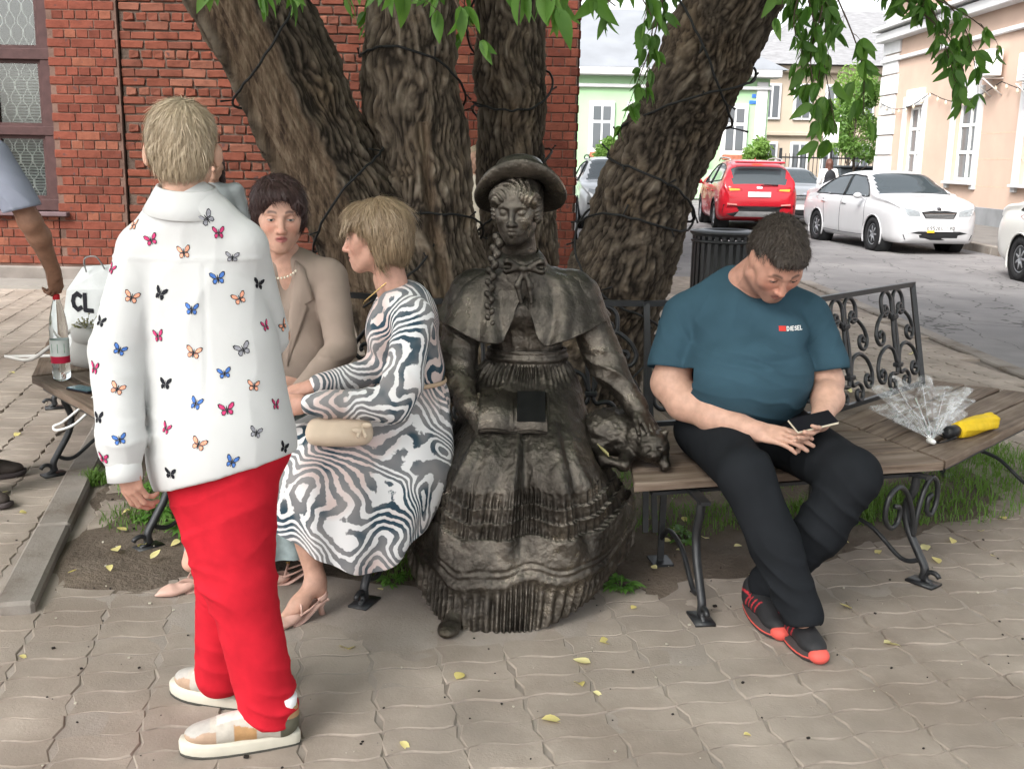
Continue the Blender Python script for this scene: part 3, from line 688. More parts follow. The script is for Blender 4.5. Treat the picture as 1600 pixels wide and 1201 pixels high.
MB().tube([(10.4, 36, 0), (10.4, 36, 2.9)], .035, 8).build('post', mat('galvanised', (.4, .41, .42), .45, metal=.6), ss)
MB().box((10.4, 35.95, 2.55), (.5, .02, .65), bev=.004).build('sign_plate', M_white, ss, False)
MB().box((10.4, 35.937, 2.7), (.34, .006, .07)).build('sign_text_bar', mat('sign_blue', (.05, .16, .55), .4), ss, False)
unshift(ss)
def leafcloud(name, m, parent, blobs, n, size, seed=1, kind=None):
    r = np.random.default_rng(seed); B = np.array(blobs); w = B[:, 3]**2; w = w/w.sum()
    k = r.choice(len(B), n, p=w); d = r.normal(size=(n, 3)); d /= np.linalg.norm(d, axis=1)[:, None]
    q = r.uniform(.15, 1, n)**(1/2.2); c = B[k, :3] + d*(B[k, 3]*q)[:, None]*np.array([1, 1, .8])
    s = size*r.uniform(.6, 1.3, n); a = r.normal(size=(n, 3)); a[:, 2] -= .8; a /= np.linalg.norm(a, axis=1)[:, None]
    b = np.cross(a, r.normal(size=(n, 3))); b /= np.linalg.norm(b, axis=1)[:, None]; nn = np.cross(a, b)
    V = np.empty((n, 4, 3)); V[:, 0] = c; V[:, 1] = c + a*s[:, None]*.45 + b*s[:, None]*.26 + nn*s[:, None]*.08; V[:, 2] = c + a*s[:, None]; V[:, 3] = c + a*s[:, None]*.45 - b*s[:, None]*.26 + nn*s[:, None]*.08
    I = np.arange(n)[:, None]*4; Fs = np.concatenate([np.concatenate([I, I+1, I+2], 1), np.concatenate([I, I+2, I+3], 1)])
    o = obj(name, V.reshape(-1, 3), Fs, m, parent)
    if kind: tag(o, kind=kind)
    return o
M_bgleaf = leafmat('street_tree_leaf', (.07, .15, .03), (.19, .30, .07), .4)
M_barkbg = mat('street_bark', (.09, .07, .055), .9, var=.3, vscale=10, bump=.6, bscale=30)
def street_tree(x, y, h, r, label, seed, trunk=.06):
    t = wthing('street_tree', label, 'tree', (x, y, 0)); rr = random.Random(seed); blobs = []
    tr = MB(); tr.tube([(x, y, 0), (x+.05, y, h*.3), (x-.03, y, h*.6), (x, y, h*.92)], [trunk, trunk*.8, trunk*.55, trunk*.2], 8)
    for k in range(14):
        a = rr.uniform(0, 6.28); zz = h*(.35+.6*k/14); q = r*rr.uniform(.3, .8)*(1.15-.7*k/14)
        b = (x+math.cos(a)*q, y+math.sin(a)*q, zz+.15*h*.5); blobs.append((*b, r*rr.uniform(.3, .5))); tr.tube([(x, y, zz-.1*h), ((x+b[0])/2, (y+b[1])/2, zz), b], [trunk*.4, trunk*.3, .01], 5)
    tr.build('trunk', M_barkbg, t); leafcloud('crown', M_bgleaf, t, blobs, 3200, .16, seed); unshift(t)
street_tree(13.6, 44.5, 5.2, 1.5, 'young street tree with light green crown by the white quoins', 1)
street_tree(12.0, 38.5, 4.2, 1.0, 'slim young tree beside the sign post', 2, .05)
street_tree(9.75, 43.4, 2.4, .7, 'small yellow green shrub at the right corner of the green house', 3, .04)
street_tree(3.6, 43.6, 2.3, .6, 'small yellow green shrub under the left window of the green house', 4, .04)
t = wthing('hedge', 'low green bushes on the verge behind the parked cars', 'hedge', (11.5, 37, 0))
leafcloud('foliage', M_bgleaf, t, [(10.6+k*.4, 37+.3*math.sin(k*2.2), .5, .5) for k in range(8)], 3500, .12, 8); unshift(t)
# ================================================================ the many-stemmed tree
def bark_mat():
    m = bpy.data.materials.new('tree_bark'); m.use_nodes = True; t = m.node_tree; b = t.nodes['Principled BSDF']; b.inputs['Roughness'].default_value = .92; b.inputs['Specular IOR Level'].default_value = .2
    a = node(t, 'ShaderNodeAttribute', attribute_name='ridge'); w = node(t, 'ShaderNodeAttribute', attribute_name='wood')
    tc = t.nodes.new('ShaderNodeTexCoord'); n = node(t, 'ShaderNodeTexNoise', Scale=4.0, Detail=8.0, Roughness=.7); lk(t, tc.outputs['Object'], n.inputs['Vector'])
    c1 = ramp(t, a.outputs['Fac'], [(.08, (.017, .013, .010)), (.36, (.066, .051, .038)), (.68, (.112, .090, .069)), (1, (.165, .140, .112))])
    f = ramp(t, n.outputs['Fac'], [(.3, (.6, .6, .58)), (.5, (1, 1, 1)), (.7, (1.25, 1.15, 1.0))])
    mx = node(t, 'ShaderNodeMixRGB', blend_type='MULTIPLY'); mx.inputs['Fac'].default_value = 1; tn = node(t, 'ShaderNodeAttribute', attribute_name='tone'); vs = node(t, 'ShaderNodeVectorMath', operation='SCALE'); lk(t, c1, vs.inputs[0]); lk(t, tn.outputs['Fac'], vs.inputs['Scale']); lk(t, vs.outputs[0], mx.inputs['Color1']); lk(t, f, mx.inputs['Color2'])
    mp = node(t, 'ShaderNodeMapping'); mp.inputs['Scale'].default_value = (14, 14, 1.6); mp.inputs['Rotation'].default_value = (0, rad(25), 0); lk(t, tc.outputs['Object'], mp.inputs['Vector'])
    n2 = node(t, 'ShaderNodeTexNoise', Scale=1.6, Detail=8.0, Roughness=.7); lk(t, mp.outputs[0], n2.inputs['Vector'])
    cw = ramp(t, n2.outputs['Fac'], [(.28, (.012, .008, .006)), (.40, (.06, .040, .028)), (.52, (.15, .105, .07)), (.64, (.25, .19, .135)), (.78, (.36, .30, .24))])
    m2 = node(t, 'ShaderNodeMixRGB'); lk(t, w.outputs['Fac'], m2.inputs['Fac']); lk(t, mx.outputs[0], m2.inputs['Color1']); lk(t, cw, m2.inputs['Color2']); lk(t, m2.outputs[0], b.inputs['Base Color'])
    nb = node(t, 'ShaderNodeTexNoise', Scale=38.0, Detail=7.0, Roughness=.7); lk(t, tc.outputs['Object'], nb.inputs['Vector'])
    mm = node(t, 'ShaderNodeMath', operation='MULTIPLY_ADD'); lk(t, n2.outputs['Fac'], mm.inputs[0]); lk(t, w.outputs['Fac'], mm.inputs[1]); lk(t, nb.outputs['Fac'], mm.inputs[2])
    bp = node(t, 'ShaderNodeBump', Strength=.9, Distance=.02); lk(t, mm.outputs[0], bp.inputs['Height']); lk(t, bp.outputs[0], b.inputs['Normal'])
    return m
M_bark = bark_mat()
tree = wthing('tree', 'large old tree with four thick stems rising behind the bronze statue', 'tree', (0.0, 5.9, 0))
STEMS = {}
def stem(key, pts, rads, seed, wood=None, amp=.021, bumps=(), nu=300, tone=1.0, vf=5.5):
    C = catmull(pts, 12); R = catmull(np.array(rads)[:, None]*np.ones((1, 3)), 12)[:, 0]
    L = np.r_[0, np.cumsum(np.linalg.norm(np.diff(C, axis=0), axis=1))]
    n = int(L[-1]/.010); t = np.linspace(0, L[-1], n); C = np.stack([np.interp(t, L, C[:, i]) for i in range(3)], 1); R = np.interp(t, L, R)
    C[:, 0] += .03*pnoise(np.stack([t*1.3, 0*t+seed, 0*t], 1)); T, N, B = frames(C); STEMS[key] = (C, R, T, N, B)
    u = np.arange(nu)*2*PI/nu; D = N[:, None]*np.cos(u)[None, :, None] + B[:, None]*np.sin(u)[None, :, None]
    base = C[:, None] + D*R[:, None, None]
    v = t[:, None] + 0*u[None]; q = np.stack([np.cos(u)[None]*R[:, None]*1.0, np.sin(u)[None]*R[:, None]*1.0, v], 2).reshape(-1, 3)
    warp = q + .045*np.stack([pnoise(q*5, seed+1), pnoise(q*5, seed+2), pnoise(q*5, seed+3)], 1)
    r1 = 1-np.abs(pnoise(warp*np.array([24, 24, vf]), seed))*2.6
    r2 = 1-np.abs(pnoise(warp*np.array([52, 52, vf*3]), seed+5))*2.4
    ridge = np.clip(1-(.45+.34*r1+.24*r2 + .15*pnoise(q*3, seed+8)), 0, 1)
    big = fbm(q*np.array([3.0, 3.0, 1.5]), 3, seed+9)
    disp = amp*(ridge-.5)*1.5 + .045*big*np.minimum(1, R.repeat(nu)/.25)
    Wm = np.zeros(len(q))
    if wood:
        Fd = np.array(wood['dir'], float); Fd /= np.linalg.norm(Fd)
        fN = (N @ Fd); fB = (B @ Fd); a0 = np.arctan2(fB, fN)
        da = np.abs((u[None] - a0[:, None] + PI) % (2*PI) - PI).ravel(); hw = wood['half']*(1 + .35*pnoise(np.stack([q[:, 2]*2.2, 0*q[:, 2], 0*q[:, 2]], 1), 3))
        Wm = np.clip((hw-da)/.12 + .9*pnoise(q*9, 21), 0, 1)*((q[:, 2] > wood['v0']) & (q[:, 2] < wood['v1']))
        fiber = pnoise(np.stack([q[:, 0]*48, q[:, 1]*48, q[:, 2]*2.2], 1), 31) + .8*pnoise(np.stack([q[:, 0]*18, q[:, 1]*18, q[:, 2]*1.6], 1), 33)
        disp = disp*(1-Wm) + Wm*(-.040 + .02*big + .020*fiber)
        rim = np.exp(-((da-hw)/.09)**2); disp += .018*rim*((q[:, 2] > wood['v0']) & (q[:, 2] < wood['v1']))
    P = base.reshape(-1, 3) + D.reshape(-1, 3)*disp[:, None]
    for bx, by, bz, br, ba in bumps:
        d = np.linalg.norm(P-np.array([bx, by, bz]), axis=1); P += D.reshape(-1, 3)*(ba*np.exp(-(d/br)**2))[:, None]
    o = obj('trunk', P, gridfaces(nu, n, True), M_bark, tree); attr(o, 'ridge', ridge); attr(o, 'wood', Wm); attr(o, 'tone', np.full(len(P), tone))
    return o
stem('L', [(-.22, 5.9, -.15), (-.42, 5.8, .4), (-.62, 5.72, .85), (-.96, 5.62, 1.45), (-1.33, 5.5, 2.25), (-1.75, 5.35, 3.1), (-2.5, 5.0, 4.3)], [.5, .38, .30, .265, .275, .22, .12], 1, wood=dict(dir=(-.38, -1, -.15), half=.62, v0=.75, v1=3.3), bumps=[(-.75, 5.4, .9, .13, .05), (-.9, 5.35, 1.2, .12, .03)], tone=1.35)
stem('C', [(-.12, 5.9, -.15), (-.28, 5.82, .4), (-.42, 5.8, .85), (-.53, 5.82, 1.5), (-.57, 5.85, 2.33), (-.62, 5.95, 3.3), (-.7, 6.1, 4.6)], [.5, .38, .305, .255, .25, .22, .13], 2, wood=dict(dir=(.25, -1, 0), half=.16, v0=1.0, v1=1.9), tone=1.7, vf=4.5)
stem('R1', [(.08, 6.25, -.15), (.06, 6.3, .5), (.03, 6.32, .96), (-.03, 6.32, 1.6), (-.05, 6.32, 2.4), (-.02, 6.45, 3.4), (.2, 6.6, 4.6)], [.36, .27, .225, .205, .212, .18, .1], 3, bumps=[(-.22, 6.2, 2.0, .13, .05), (-.02, 6.1, 2.05, .08, .025)], tone=1.35)
stem('R', [(.2, 5.9, -.15), (.38, 5.8, .4), (.53, 5.72, .8), (.77, 5.62, 1.6), (1.07, 5.5, 2.31), (1.45, 5.35, 3.2), (2.1, 5.1, 4.4)], [.46, .35, .285, .235, .235, .2, .11], 4, bumps=[(.52, 5.5, 1.38, .11, .045), (.6, 5.45, 1.68, .1, .04), (.62, 5.4, .95, .1, .03), (.8, 5.38, 1.35, .05, .02)], tone=1.15, vf=9)
# flared root collar
V = []; nu, nv = 200, 40
for i in range(nv):
    for j in range(nu):
        a = 2*PI*j/nu; h = i/(nv-1); r = (.62 + .35*(1-h)**2.2)*(1+.10*math.sin(5*a+1)*(1-h*.5)+.05*math.sin(9*a)); V.append((.0+r*.98*math.cos(a), 5.95+r*.72*math.sin(a), -.05+h*.55))
V = np.array(V); rg = np.clip(.5+.5*(1-np.abs(pnoise(V*np.array([16, 16, 4]), 7))*2), 0, 1); dd = V-np.array([0, 5.95, 0]); dd[:, 2] = 0; dd /= np.linalg.norm(dd, axis=1)[:, None]
V += dd*(.03*(rg-.5)+.05*pnoise(V*3, 4))[:, None]
o = obj('root_collar', V, gridfaces(nu, nv, True), M_bark, tree); attr(o, 'ridge', rg); attr(o, 'wood', np.zeros(len(V))); attr(o, 'tone', np.full(len(V), 1.4))
# ---- leaves
M_leaf = leafmat('tree_leaf', (.05, .13, .02), (.13, .25, .05), .45)
LVF = [leaf_vf(.1, w, c, f, tp, 6) for w, c, f, tp in ((.0175, .25, .3, .72), (.021, .4, .35, .75), (.015, .15, .25, .68), (.022, .5, .4, .78))]; LM = [mesh('leaf', v, f, M_leaf) for v, f in LVF]
M_twig = mat('twig', (.07, .05, .035), .8, var=.3)
def twig(pts, step, s, seed, group=3, droop=.75, r0=.006, skip=0.0):
    """a hanging twig with compound leaves: one part, its leaflets sub-parts"""
    rr = random.Random(seed); P = resample(catmull(pts, 10), 60); L = np.linalg.norm(np.diff(P, axis=0), axis=1).sum()
    mb = MB(); mb.tube(P[::3], np.linspace(r0, .0015, len(P[::3])), 5); leaves = []
    n = int(L/step)
    for k in range(n+1):
        t = (k+.5)/(n+1)
        if t < skip: continue
        i = int(t*59); p = P[i]; T = P[min(i+1, 59)]-P[max(i-1, 0)]; T /= np.linalg.norm(T)+1e-9
        for sgn in ((1, -1) if k < n else (0,)):
            az = rr.uniform(0, 2*PI); out = np.array([math.cos(az), math.sin(az), 0])
            st = p + (out*.5 + T*.3*(1 if sgn else 2) + np.array([0, 0, -.25]))*.07*s*rr.uniform(.7, 1.3); mb.tube([p, (p+st)/2+(0, 0, .006), st], .0011, 4)
            for q in range(group):
                d = out*rr.uniform(.1, .7) + np.array([rr.gauss(0, .35), rr.gauss(0, .35), -droop*rr.uniform(.6, 1.4)]); leaves.append((st, d, s*rr.uniform(.65, 1.15)))
    br = mb.build('twig', M_twig, tree)
    for st, d, sc in leaves:
        d = Vector(d).normalized(); x = d.cross(Vector((rr.gauss(0, 1), rr.gauss(0, 1), .3))).normalized(); z = x.cross(d)
        if z.z < 0: x, z = -x, -z
        M = Matrix((x, d, z)).transposed().to_4x4() @ Matrix.Scale(sc, 4); M.translation = Vector(st); LEAVES.append((br, M, rr.randrange(4), sc))
LEAVES = []
def place_leaves():
    """the leaves that show largest are parts of their twig; the rest are one mass"""
    def key(l):
        v = l[1].translation - Vector((0, 0, CAMH)); dz = v.dot(_fw); y = v.dot(_up)/dz; x = v.dot(_rt)/dz
        return -(l[3]/dz) if (abs(x) < .5 and y < .385) else 1.0
    LEAVES.sort(key=key); mb = MB()
    for br, M, k, sc in LEAVES[:295]: o = omesh('leaf', LM[k], br); o.matrix_basis = M
    for br, M, k, sc in LEAVES[295:]:
        v, f = LVF[k]; A = np.array(M); mb.add(v @ A[:3, :3].T + A[:3, 3], f)
    tag(mb.build('leaf_mass', M_leaf, tree), kind='stuff')
# bright sprays hanging in front, near the top of the view
twig([(-.95, 2.75, 2.05), (-.72, 2.55, 1.92), (-.5, 2.5, 1.88)], .09, .62, 1, 3, 1.1)
twig([(-.45, 2.7, 2.06), (-.3, 2.45, 1.92), (-.2, 2.4, 1.85)], .07, .70, 2, 3, 1.1)
twig([(-.35, 2.6, 2.06), (-.17, 2.4, 1.90), (-.12, 2.35, 1.82), (-.10, 2.35, 1.77)], .07, .62, 3, 3, .9)
twig([(-.1, 2.6, 2.04), (.02, 2.4, 1.91), (.06, 2.35, 1.85)], .07, .78, 4, 3, 1.2)
twig([(.05, 2.9, 2.12), (.15, 2.7, 1.96), (.24, 2.65, 1.88)], .065, .72, 5, 3, 1.0)
twig([(.1, 3.2, 2.22), (.3, 3.0, 1.99), (.36, 2.95, 1.89)], .08, .75, 6, 3, .9)
twig([(-.75, 2.8, 2.08), (-.58, 2.6, 1.95), (-.40, 2.55, 1.90)], .09, .62, 21, 3, 1.0)
twig([(-.1, 2.9, 2.12), (.0, 2.75, 1.99), (.12, 2.7, 1.92)], .08, .68, 22, 3, 1.0)
# middle spray and dark sprays at the right
twig([(.8, 5.1, 2.7), (.66, 5.0, 2.3), (.6, 4.95, 2.05), (.47, 4.95, 1.68)], .085, .85, 7, 3, .7, skip=.35)
twig([(1.2, 4.8, 2.7), (1.18, 4.65, 2.3), (1.26, 4.6, 2.0), (1.34, 4.55, 1.65)], .075, .95, 8, 3, .8, skip=.2)
twig([(1.3, 4.7, 2.5), (1.14, 4.6, 2.15), (1.18, 4.55, 1.95)], .085, .9, 9, 3, .8, skip=.2)
twig([(1.15, 4.8, 2.6), (1.32, 4.7, 2.25), (1.45, 4.65, 1.95), (1.46, 4.6, 1.70)], .085, .95, 10, 3, .8, skip=.3)
twig([(1.3, 4.9, 2.5), (1.6, 4.75, 2.25), (1.82, 4.65, 2.04), (1.9, 4.6, 1.80)], .075, .9, 11, 3, .75, skip=.3)
twig([(1.5, 4.8, 2.35), (1.85, 4.65, 2.16), (2.0, 4.6, 2.03)], .085, .9, 12, 3, .7, skip=.3)
twig([(2.7, 5.0, 2.5), (2.35, 4.7, 2.15), (2.23, 4.6, 2.05)], .1, .85, 13, 2, .7, skip=.4)
twig([(-.75, 6.7, 2.9), (-.82, 6.6, 2.45), (-.78, 6.55, 2.1)], .12, 1.2, 14, 3, .9)
twig([(-.3, 6.8, 2.8), (-.33, 6.7, 2.4), (-.27, 6.7, 2.15)], .12, 1.1, 15, 2, .9)
twig([(1.2, 4.9, 2.7), (1.24, 4.75, 2.35), (1.30, 4.7, 2.1), (1.25, 4.65, 1.70)], .08, .95, 16, 3, .8, skip=.3)
twig([(1.5, 4.9, 2.5), (1.7, 4.75, 2.3), (1.88, 4.7, 2.12), (1.96, 4.65, 1.84)], .08, .9, 17, 3, .75, skip=.4)
twig([(1.0, 4.9, 2.6), (1.1, 4.7, 2.3), (1.08, 4.6, 2.12)], .1, .9, 18, 3, .8, skip=.3)
twig([(1.3, 4.9, 2.6), (1.28, 4.7, 2.2), (1.22, 4.6, 1.95), (1.29, 4.55, 1.64)], .07, .9, 23, 3, .8, skip=.25)
twig([(1.45, 4.9, 2.5), (1.72, 4.7, 2.2), (1.80, 4.62, 1.98), (1.84, 4.6, 1.85)], .075, .85, 24, 3, .75, skip=.35)
twig([(.95, 5.1, 2.7), (.70, 5.0, 2.35), (.60, 4.95, 2.12), (.58, 4.95, 1.78)], .08, .85, 25, 3, .7, skip=.35)
twig([(-.55, 6.8, 2.9), (-.85, 6.7, 2.5), (-.90, 6.6, 2.2)], .1, 1.1, 26, 3, .9)
place_leaves()
# limbs and the crown overhead, above the view
lim = MB()
for a, b in (((-2.5, 5.0, 4.3), (-4.2, 3.6, 5.6)), ((-.7, 6.1, 4.6), (-1.2, 7.2, 6.8)), ((.2, 6.6, 4.6), (1.0, 8.0, 6.6)), ((2.1, 5.1, 4.4), (3.6, 3.8, 5.6)), ((-1.7, 5.35, 3.1), (-1.2, 3.2, 4.6)), ((1.4, 5.35, 3.2), (1.0, 3.0, 4.7)), ((-.62, 5.95, 3.3), (0, 3.6, 5.2))):
    a, b = np.array(a), np.array(b); m_ = (a+b)/2+(0, 0, .25); lim.tube([a, m_, b], [.11, .08, .03], 10)
lo = lim.build('limb', M_bark, tree); attr(lo, 'ridge', np.full(len(lo.data.vertices), .5)); attr(lo, 'wood', np.zeros(len(lo.data.vertices))); attr(lo, 'tone', np.ones(len(lo.data.vertices)))
rr = random.Random(5); blobs = []
for k in range(150):
    a = rr.uniform(0, 2*PI); r = 7.0*math.sqrt(rr.random()); z = 4.5 + rr.random()*2.6*(1-(r/9)**2); blobs.append((-.4+r*math.cos(a), 3.3+r*math.sin(a)*.98, z, rr.uniform(.7, 1.1)))
leafcloud('crown', M_leaf, tree, blobs, 50000, .21, 12, 'stuff')  # unseen spread of leaves, widened and thickened to keep sun off the foreground
unshift(tree)
# ---- strings of fairy-light cable wound round the stems
M_cable = mat('black_cable', (.02, .02, .02), .6)
def wind(key, v0, v1, turns, ph, label, seed, rev=1):
    C, R, T, N, B = STEMS[key]; L = np.r_[0, np.cumsum(np.linalg.norm(np.diff(C, axis=0), axis=1))]; n = int(turns*46); rr = np.random.default_rng(seed)
    t = wthing('light_cable', label, 'cable', C[0]*[1, 1, 0], 'black light cables wound round the tree stems'); P = []; Nn = []
    for k in range(n):
        f = k/(n-1); v = v0+(v1-v0)*f + .09*math.sin(f*turns*2*PI*.5+seed) + .05*math.sin(f*turns*2*PI*1.7+seed*2)
        i = int(np.clip(np.searchsorted(L, v), 0, len(C)-1)); a = rev*f*turns*2*PI+ph; d = N[i]*math.cos(a)+B[i]*math.sin(a); P.append(C[i]+d*(R[i]+.028)); Nn.append(d)
    P = np.array(P); MB().tube(catmull(P, 3), .0065, 6).build('cable', M_cable, t)
    for k in range(3, n-2, 7):
        d = Nn[k]*.6 + rr.normal(size=3)*.5; MB().tube([P[k], P[k]+d*.035, P[k]+d*.06], [.004, .004, .006], 5).build('bulb', M_cable, t)
    unshift(t)
wind('L', 1.0, 2.7, 2.6, 1.0, 'black light cable wound round the leaning left stem', 1)
wind('C', .8, 2.5, 2.7, 2.5, 'black light cable wound round the upright middle stem', 2, -1)
wind('R1', .8, 2.6, 3.2, .5, 'black light cable wound round the stem behind the statue hat', 3)
wind('R', .6, 2.8, 3.6, .2, 'black light cable wound round the leaning right stem', 4, -1)
wind('R', .75, 2.4, 2.2, 2.2, 'second black light cable crossing on the right stem', 6)
# ================================================================ ring of benches round the tree
def wood_mat():
    m = bpy.data.materials.new('bench_wood'); m.use_nodes = True; t = m.node_tree; b = t.nodes['Principled BSDF']; b.inputs['Roughness'].default_value = .75; b.inputs['Specular IOR Level'].default_value = .3
    uv = node(t, 'ShaderNodeAttribute', attribute_name='grain'); oi = t.nodes.new('ShaderNodeObjectInfo')
    mp = node(t, 'ShaderNodeMapping'); mp.inputs['Scale'].default_value = (2.2, 42, 42); lk(t, uv.outputs['Vector'], mp.inputs['Vector'])
    cmb = node(t, 'ShaderNodeVectorMath', operation='ADD'); lk(t, mp.outputs[0], cmb.inputs[0]); sc = node(t, 'ShaderNodeVectorMath', operation='SCALE'); sc.inputs['Scale'].default_value = 37; lk(t, oi.outputs['Random'], sc.inputs[0]); lk(t, sc.outputs[0], cmb.inputs[1])
    n = node(t, 'ShaderNodeTexNoise', Scale=1.0, Detail=6.0, Roughness=.65); lk(t, cmb.outputs[0], n.inputs['Vector'])
    g_ = t.nodes.new('ShaderNodeNewGeometry'); n2 = node(t, 'ShaderNodeTexNoise', Scale=5.0, Detail=5.0); lk(t, g_.outputs['Position'], n2.inputs['Vector'])
    c = ramp(t, n.outputs['Fac'], [(.25, (.055, .036, .025)), (.45, (.145, .105, .078)), (.6, (.205, .158, .122)), (.8, (.27, .22, .175))])
    f = ramp(t, n2.outputs['Fac'], [(.3, (.65, .6, .56)), (.6, (1.05, 1.05, 1.05))])
    mx = node(t, 'ShaderNodeMixRGB', blend_type='MULTIPLY'); mx.inputs['Fac'].default_value = 1; lk(t, c, mx.inputs['Color1']); lk(t, f, mx.inputs['Color2']); lk(t, mx.outputs[0], b.inputs['Base Color'])
    bp = node(t, 'ShaderNodeBump', Strength=.5, Distance=.004); lk(t, n.outputs['Fac'], bp.inputs['Height']); lk(t, bp.outputs[0], b.inputs['Normal'])
    return m
M_wood = wood_mat()
def plank(parent, quad, z, th=.034):
    """quad: front-left, front-right, back-right, back-left (xy); bevelled board with the grain along its length"""
    q = np.array(quad, float); c = q.mean(0); nseg = 10; e = .004; ring = []
    def row(a, b, s): return [a+(b-a)*k/nseg for k in range(nseg+1)]
    fl, fr_, br, bl_ = q
    rows = []
    d = (bl_-fl); dn = d/np.linalg.norm(d)
    for off, zz in ((0, z-th+e), (0, z-e), (e, z), (None, z), (-e, z), (0.0, z-e), (0.0, z-th+e)): rows.append((off, zz))
    V = []
    for idx, (off, zz) in enumerate(rows):
        if idx < 3: A, B_ = fl+dn*off, fr_+(br-fr_)/np.linalg.norm(br-fr_)*off
        elif idx == 3: A, B_ = (fl+bl_)/2, (fr_+br)/2
        else: A, B_ = bl_+dn*(off if idx == 4 else 0), br+(br-fr_)/np.linalg.norm(br-fr_)*(off if idx == 4 else 0)
        for k in range(nseg+1):
            p = A+(B_-A)*k/nseg; w = .0022*math.sin(k*1.7+fl[0]*30+idx) + (.0015*math.sin(k*3.1+fl[1]*50)); V.append((p[0]+dn[0]*w, p[1]+dn[1]*w, zz+(w*.6 if 1 < idx < 5 else 0)))
    n = nseg+1; Fs = gridfaces(n, 7); b0 = len(V); Fs += [tuple(k*n for k in range(6, -1, -1)), tuple(k*n+nseg for k in range(7))]
    Fs += [(6*n+k, 6*n+k+1, k+1, k) for k in range(nseg)]
    o = obj('plank', V, Fs, M_wood, parent, False)
    V = np.array(V); ax = (fr_-fl)/np.linalg.norm(fr_-fl); pr = np.array([-ax[1], ax[0]])
    G = np.stack([(V[:, :2]-fl) @ ax, (V[:, :2]-fl) @ pr, V[:, 2]], 1); a = o.data.attributes.new('grain', 'FLOAT_VECTOR', 'POINT'); a.data.foreach_set('vector', G.astype(np.float32).ravel())
    return o
def spiral(c, r0, a0, turns, n=22, r1=.012):
    return [(c[0]+(r0+(r1-r0)*k/n)*math.cos(a0+turns*2*PI*k/n), c[1]+(r0+(r1-r0)*k/n)*math.sin(a0+turns*2*PI*k/n)) for k in range(n+1)]
SQ = (1.25, 1.25)
def scrolls(w, h):
    """wrought scrollwork of one backrest of width w and height h: list of 2-D paths"""
    out = []; e = w/.95
    for q in (-1, 1):
        xc = q*w*.25
        for s in (-1, 1):
            arch = [(xc+s*(.060+.052*math.cos(a))*e, h*.86+.11*h*math.sin(a)) for a in np.linspace(.0, PI, 9)]
            curl = list(reversed(spiral((xc+s*.078*e, h*.80), .034, 0 if s > 0 else PI, -s*1.1, r1=.008)))
            out.append(curl[:-1] + arch + [(xc+s*.010, h*.72), (xc+s*.016, h*.55), (xc+s*.013, h*.35), (xc+s*.008, h*.24), (xc+s*.02, h*.17)] + spiral((xc+s*.066*e, h*.085), .048, PI/2+s*.35, -s*1.2, r1=.010))
            # side branch: leaves the upper collar, arches outwards, sweeps down and ends in a curl
            out.append([(xc+s*.012, h*.68), (xc+s*.04*e, h*.765), (xc+s*.10*e, h*.77), (xc+s*.165*e, h*.68)] + spiral((xc+s*.145*e, h*.555), .048, s*.35 if s > 0 else PI-.35, -s*1.15, r1=.010))
            # lower branch: broad arch rising from the lower collar to the side
            out.append([(xc+s*.010, h*.26), (xc+s*.035*e, h*.40), (xc+s*.10*e, h*.445), (xc+s*.17*e, h*.38), (xc+s*.205*e, h*.27)] + spiral((xc+s*.165*e, h*.19), .044, s*.2 if s > 0 else PI-.2, -s*1.15, r1=.010))
    return out
def backrest(parent, A, B, z0=.47, z1=.955, lean=.10, inward=None):
    A, B = np.array(A, float), np.array(B, float); w = np.linalg.norm(B-A); ax = (B-A)/w; nrm = np.array([-ax[1], ax[0]])
    if inward is not None and nrm @ (np.array(inward)-A) < 0: nrm = -nrm
    def P(u, v): # u along, v up 0..1
        q = (A+B)/2 + ax*u + nrm*lean*v; return (q[0], q[1], z0+(z1-z0)*v)
    h = 1.0; br = MB()
    for u in (-w/2, w/2): br.tube([P(u, -.9), P(u, -.2), P(u, .5), P(u, 1.0)], .013, 4, sq=SQ)
    br.tube([P(-w/2-.012, 1.0), P(0, 1.0), P(w/2+.012, 1.0)], .013, 4, sq=SQ); br.tube([P(-w/2, .0), P(w/2, .0)], .011, 4, sq=SQ)
    bo = br.build('backrest', M_iron, parent, False)
    H = z1-z0
    for path in scrolls(w, H):
        pp = catmull([P(x, y/H) for x, y in path], 3); MB().tube(pp, .0095, 6).build('scroll', M_iron, bo)
    for q in (-1, 1):
        for v in (.72, .25): MB().box(P(q*w*.25, v), (.05, .034, .022), math.atan2(ax[1], ax[0]), bev=.004).build('collar', M_iron, bo, False)
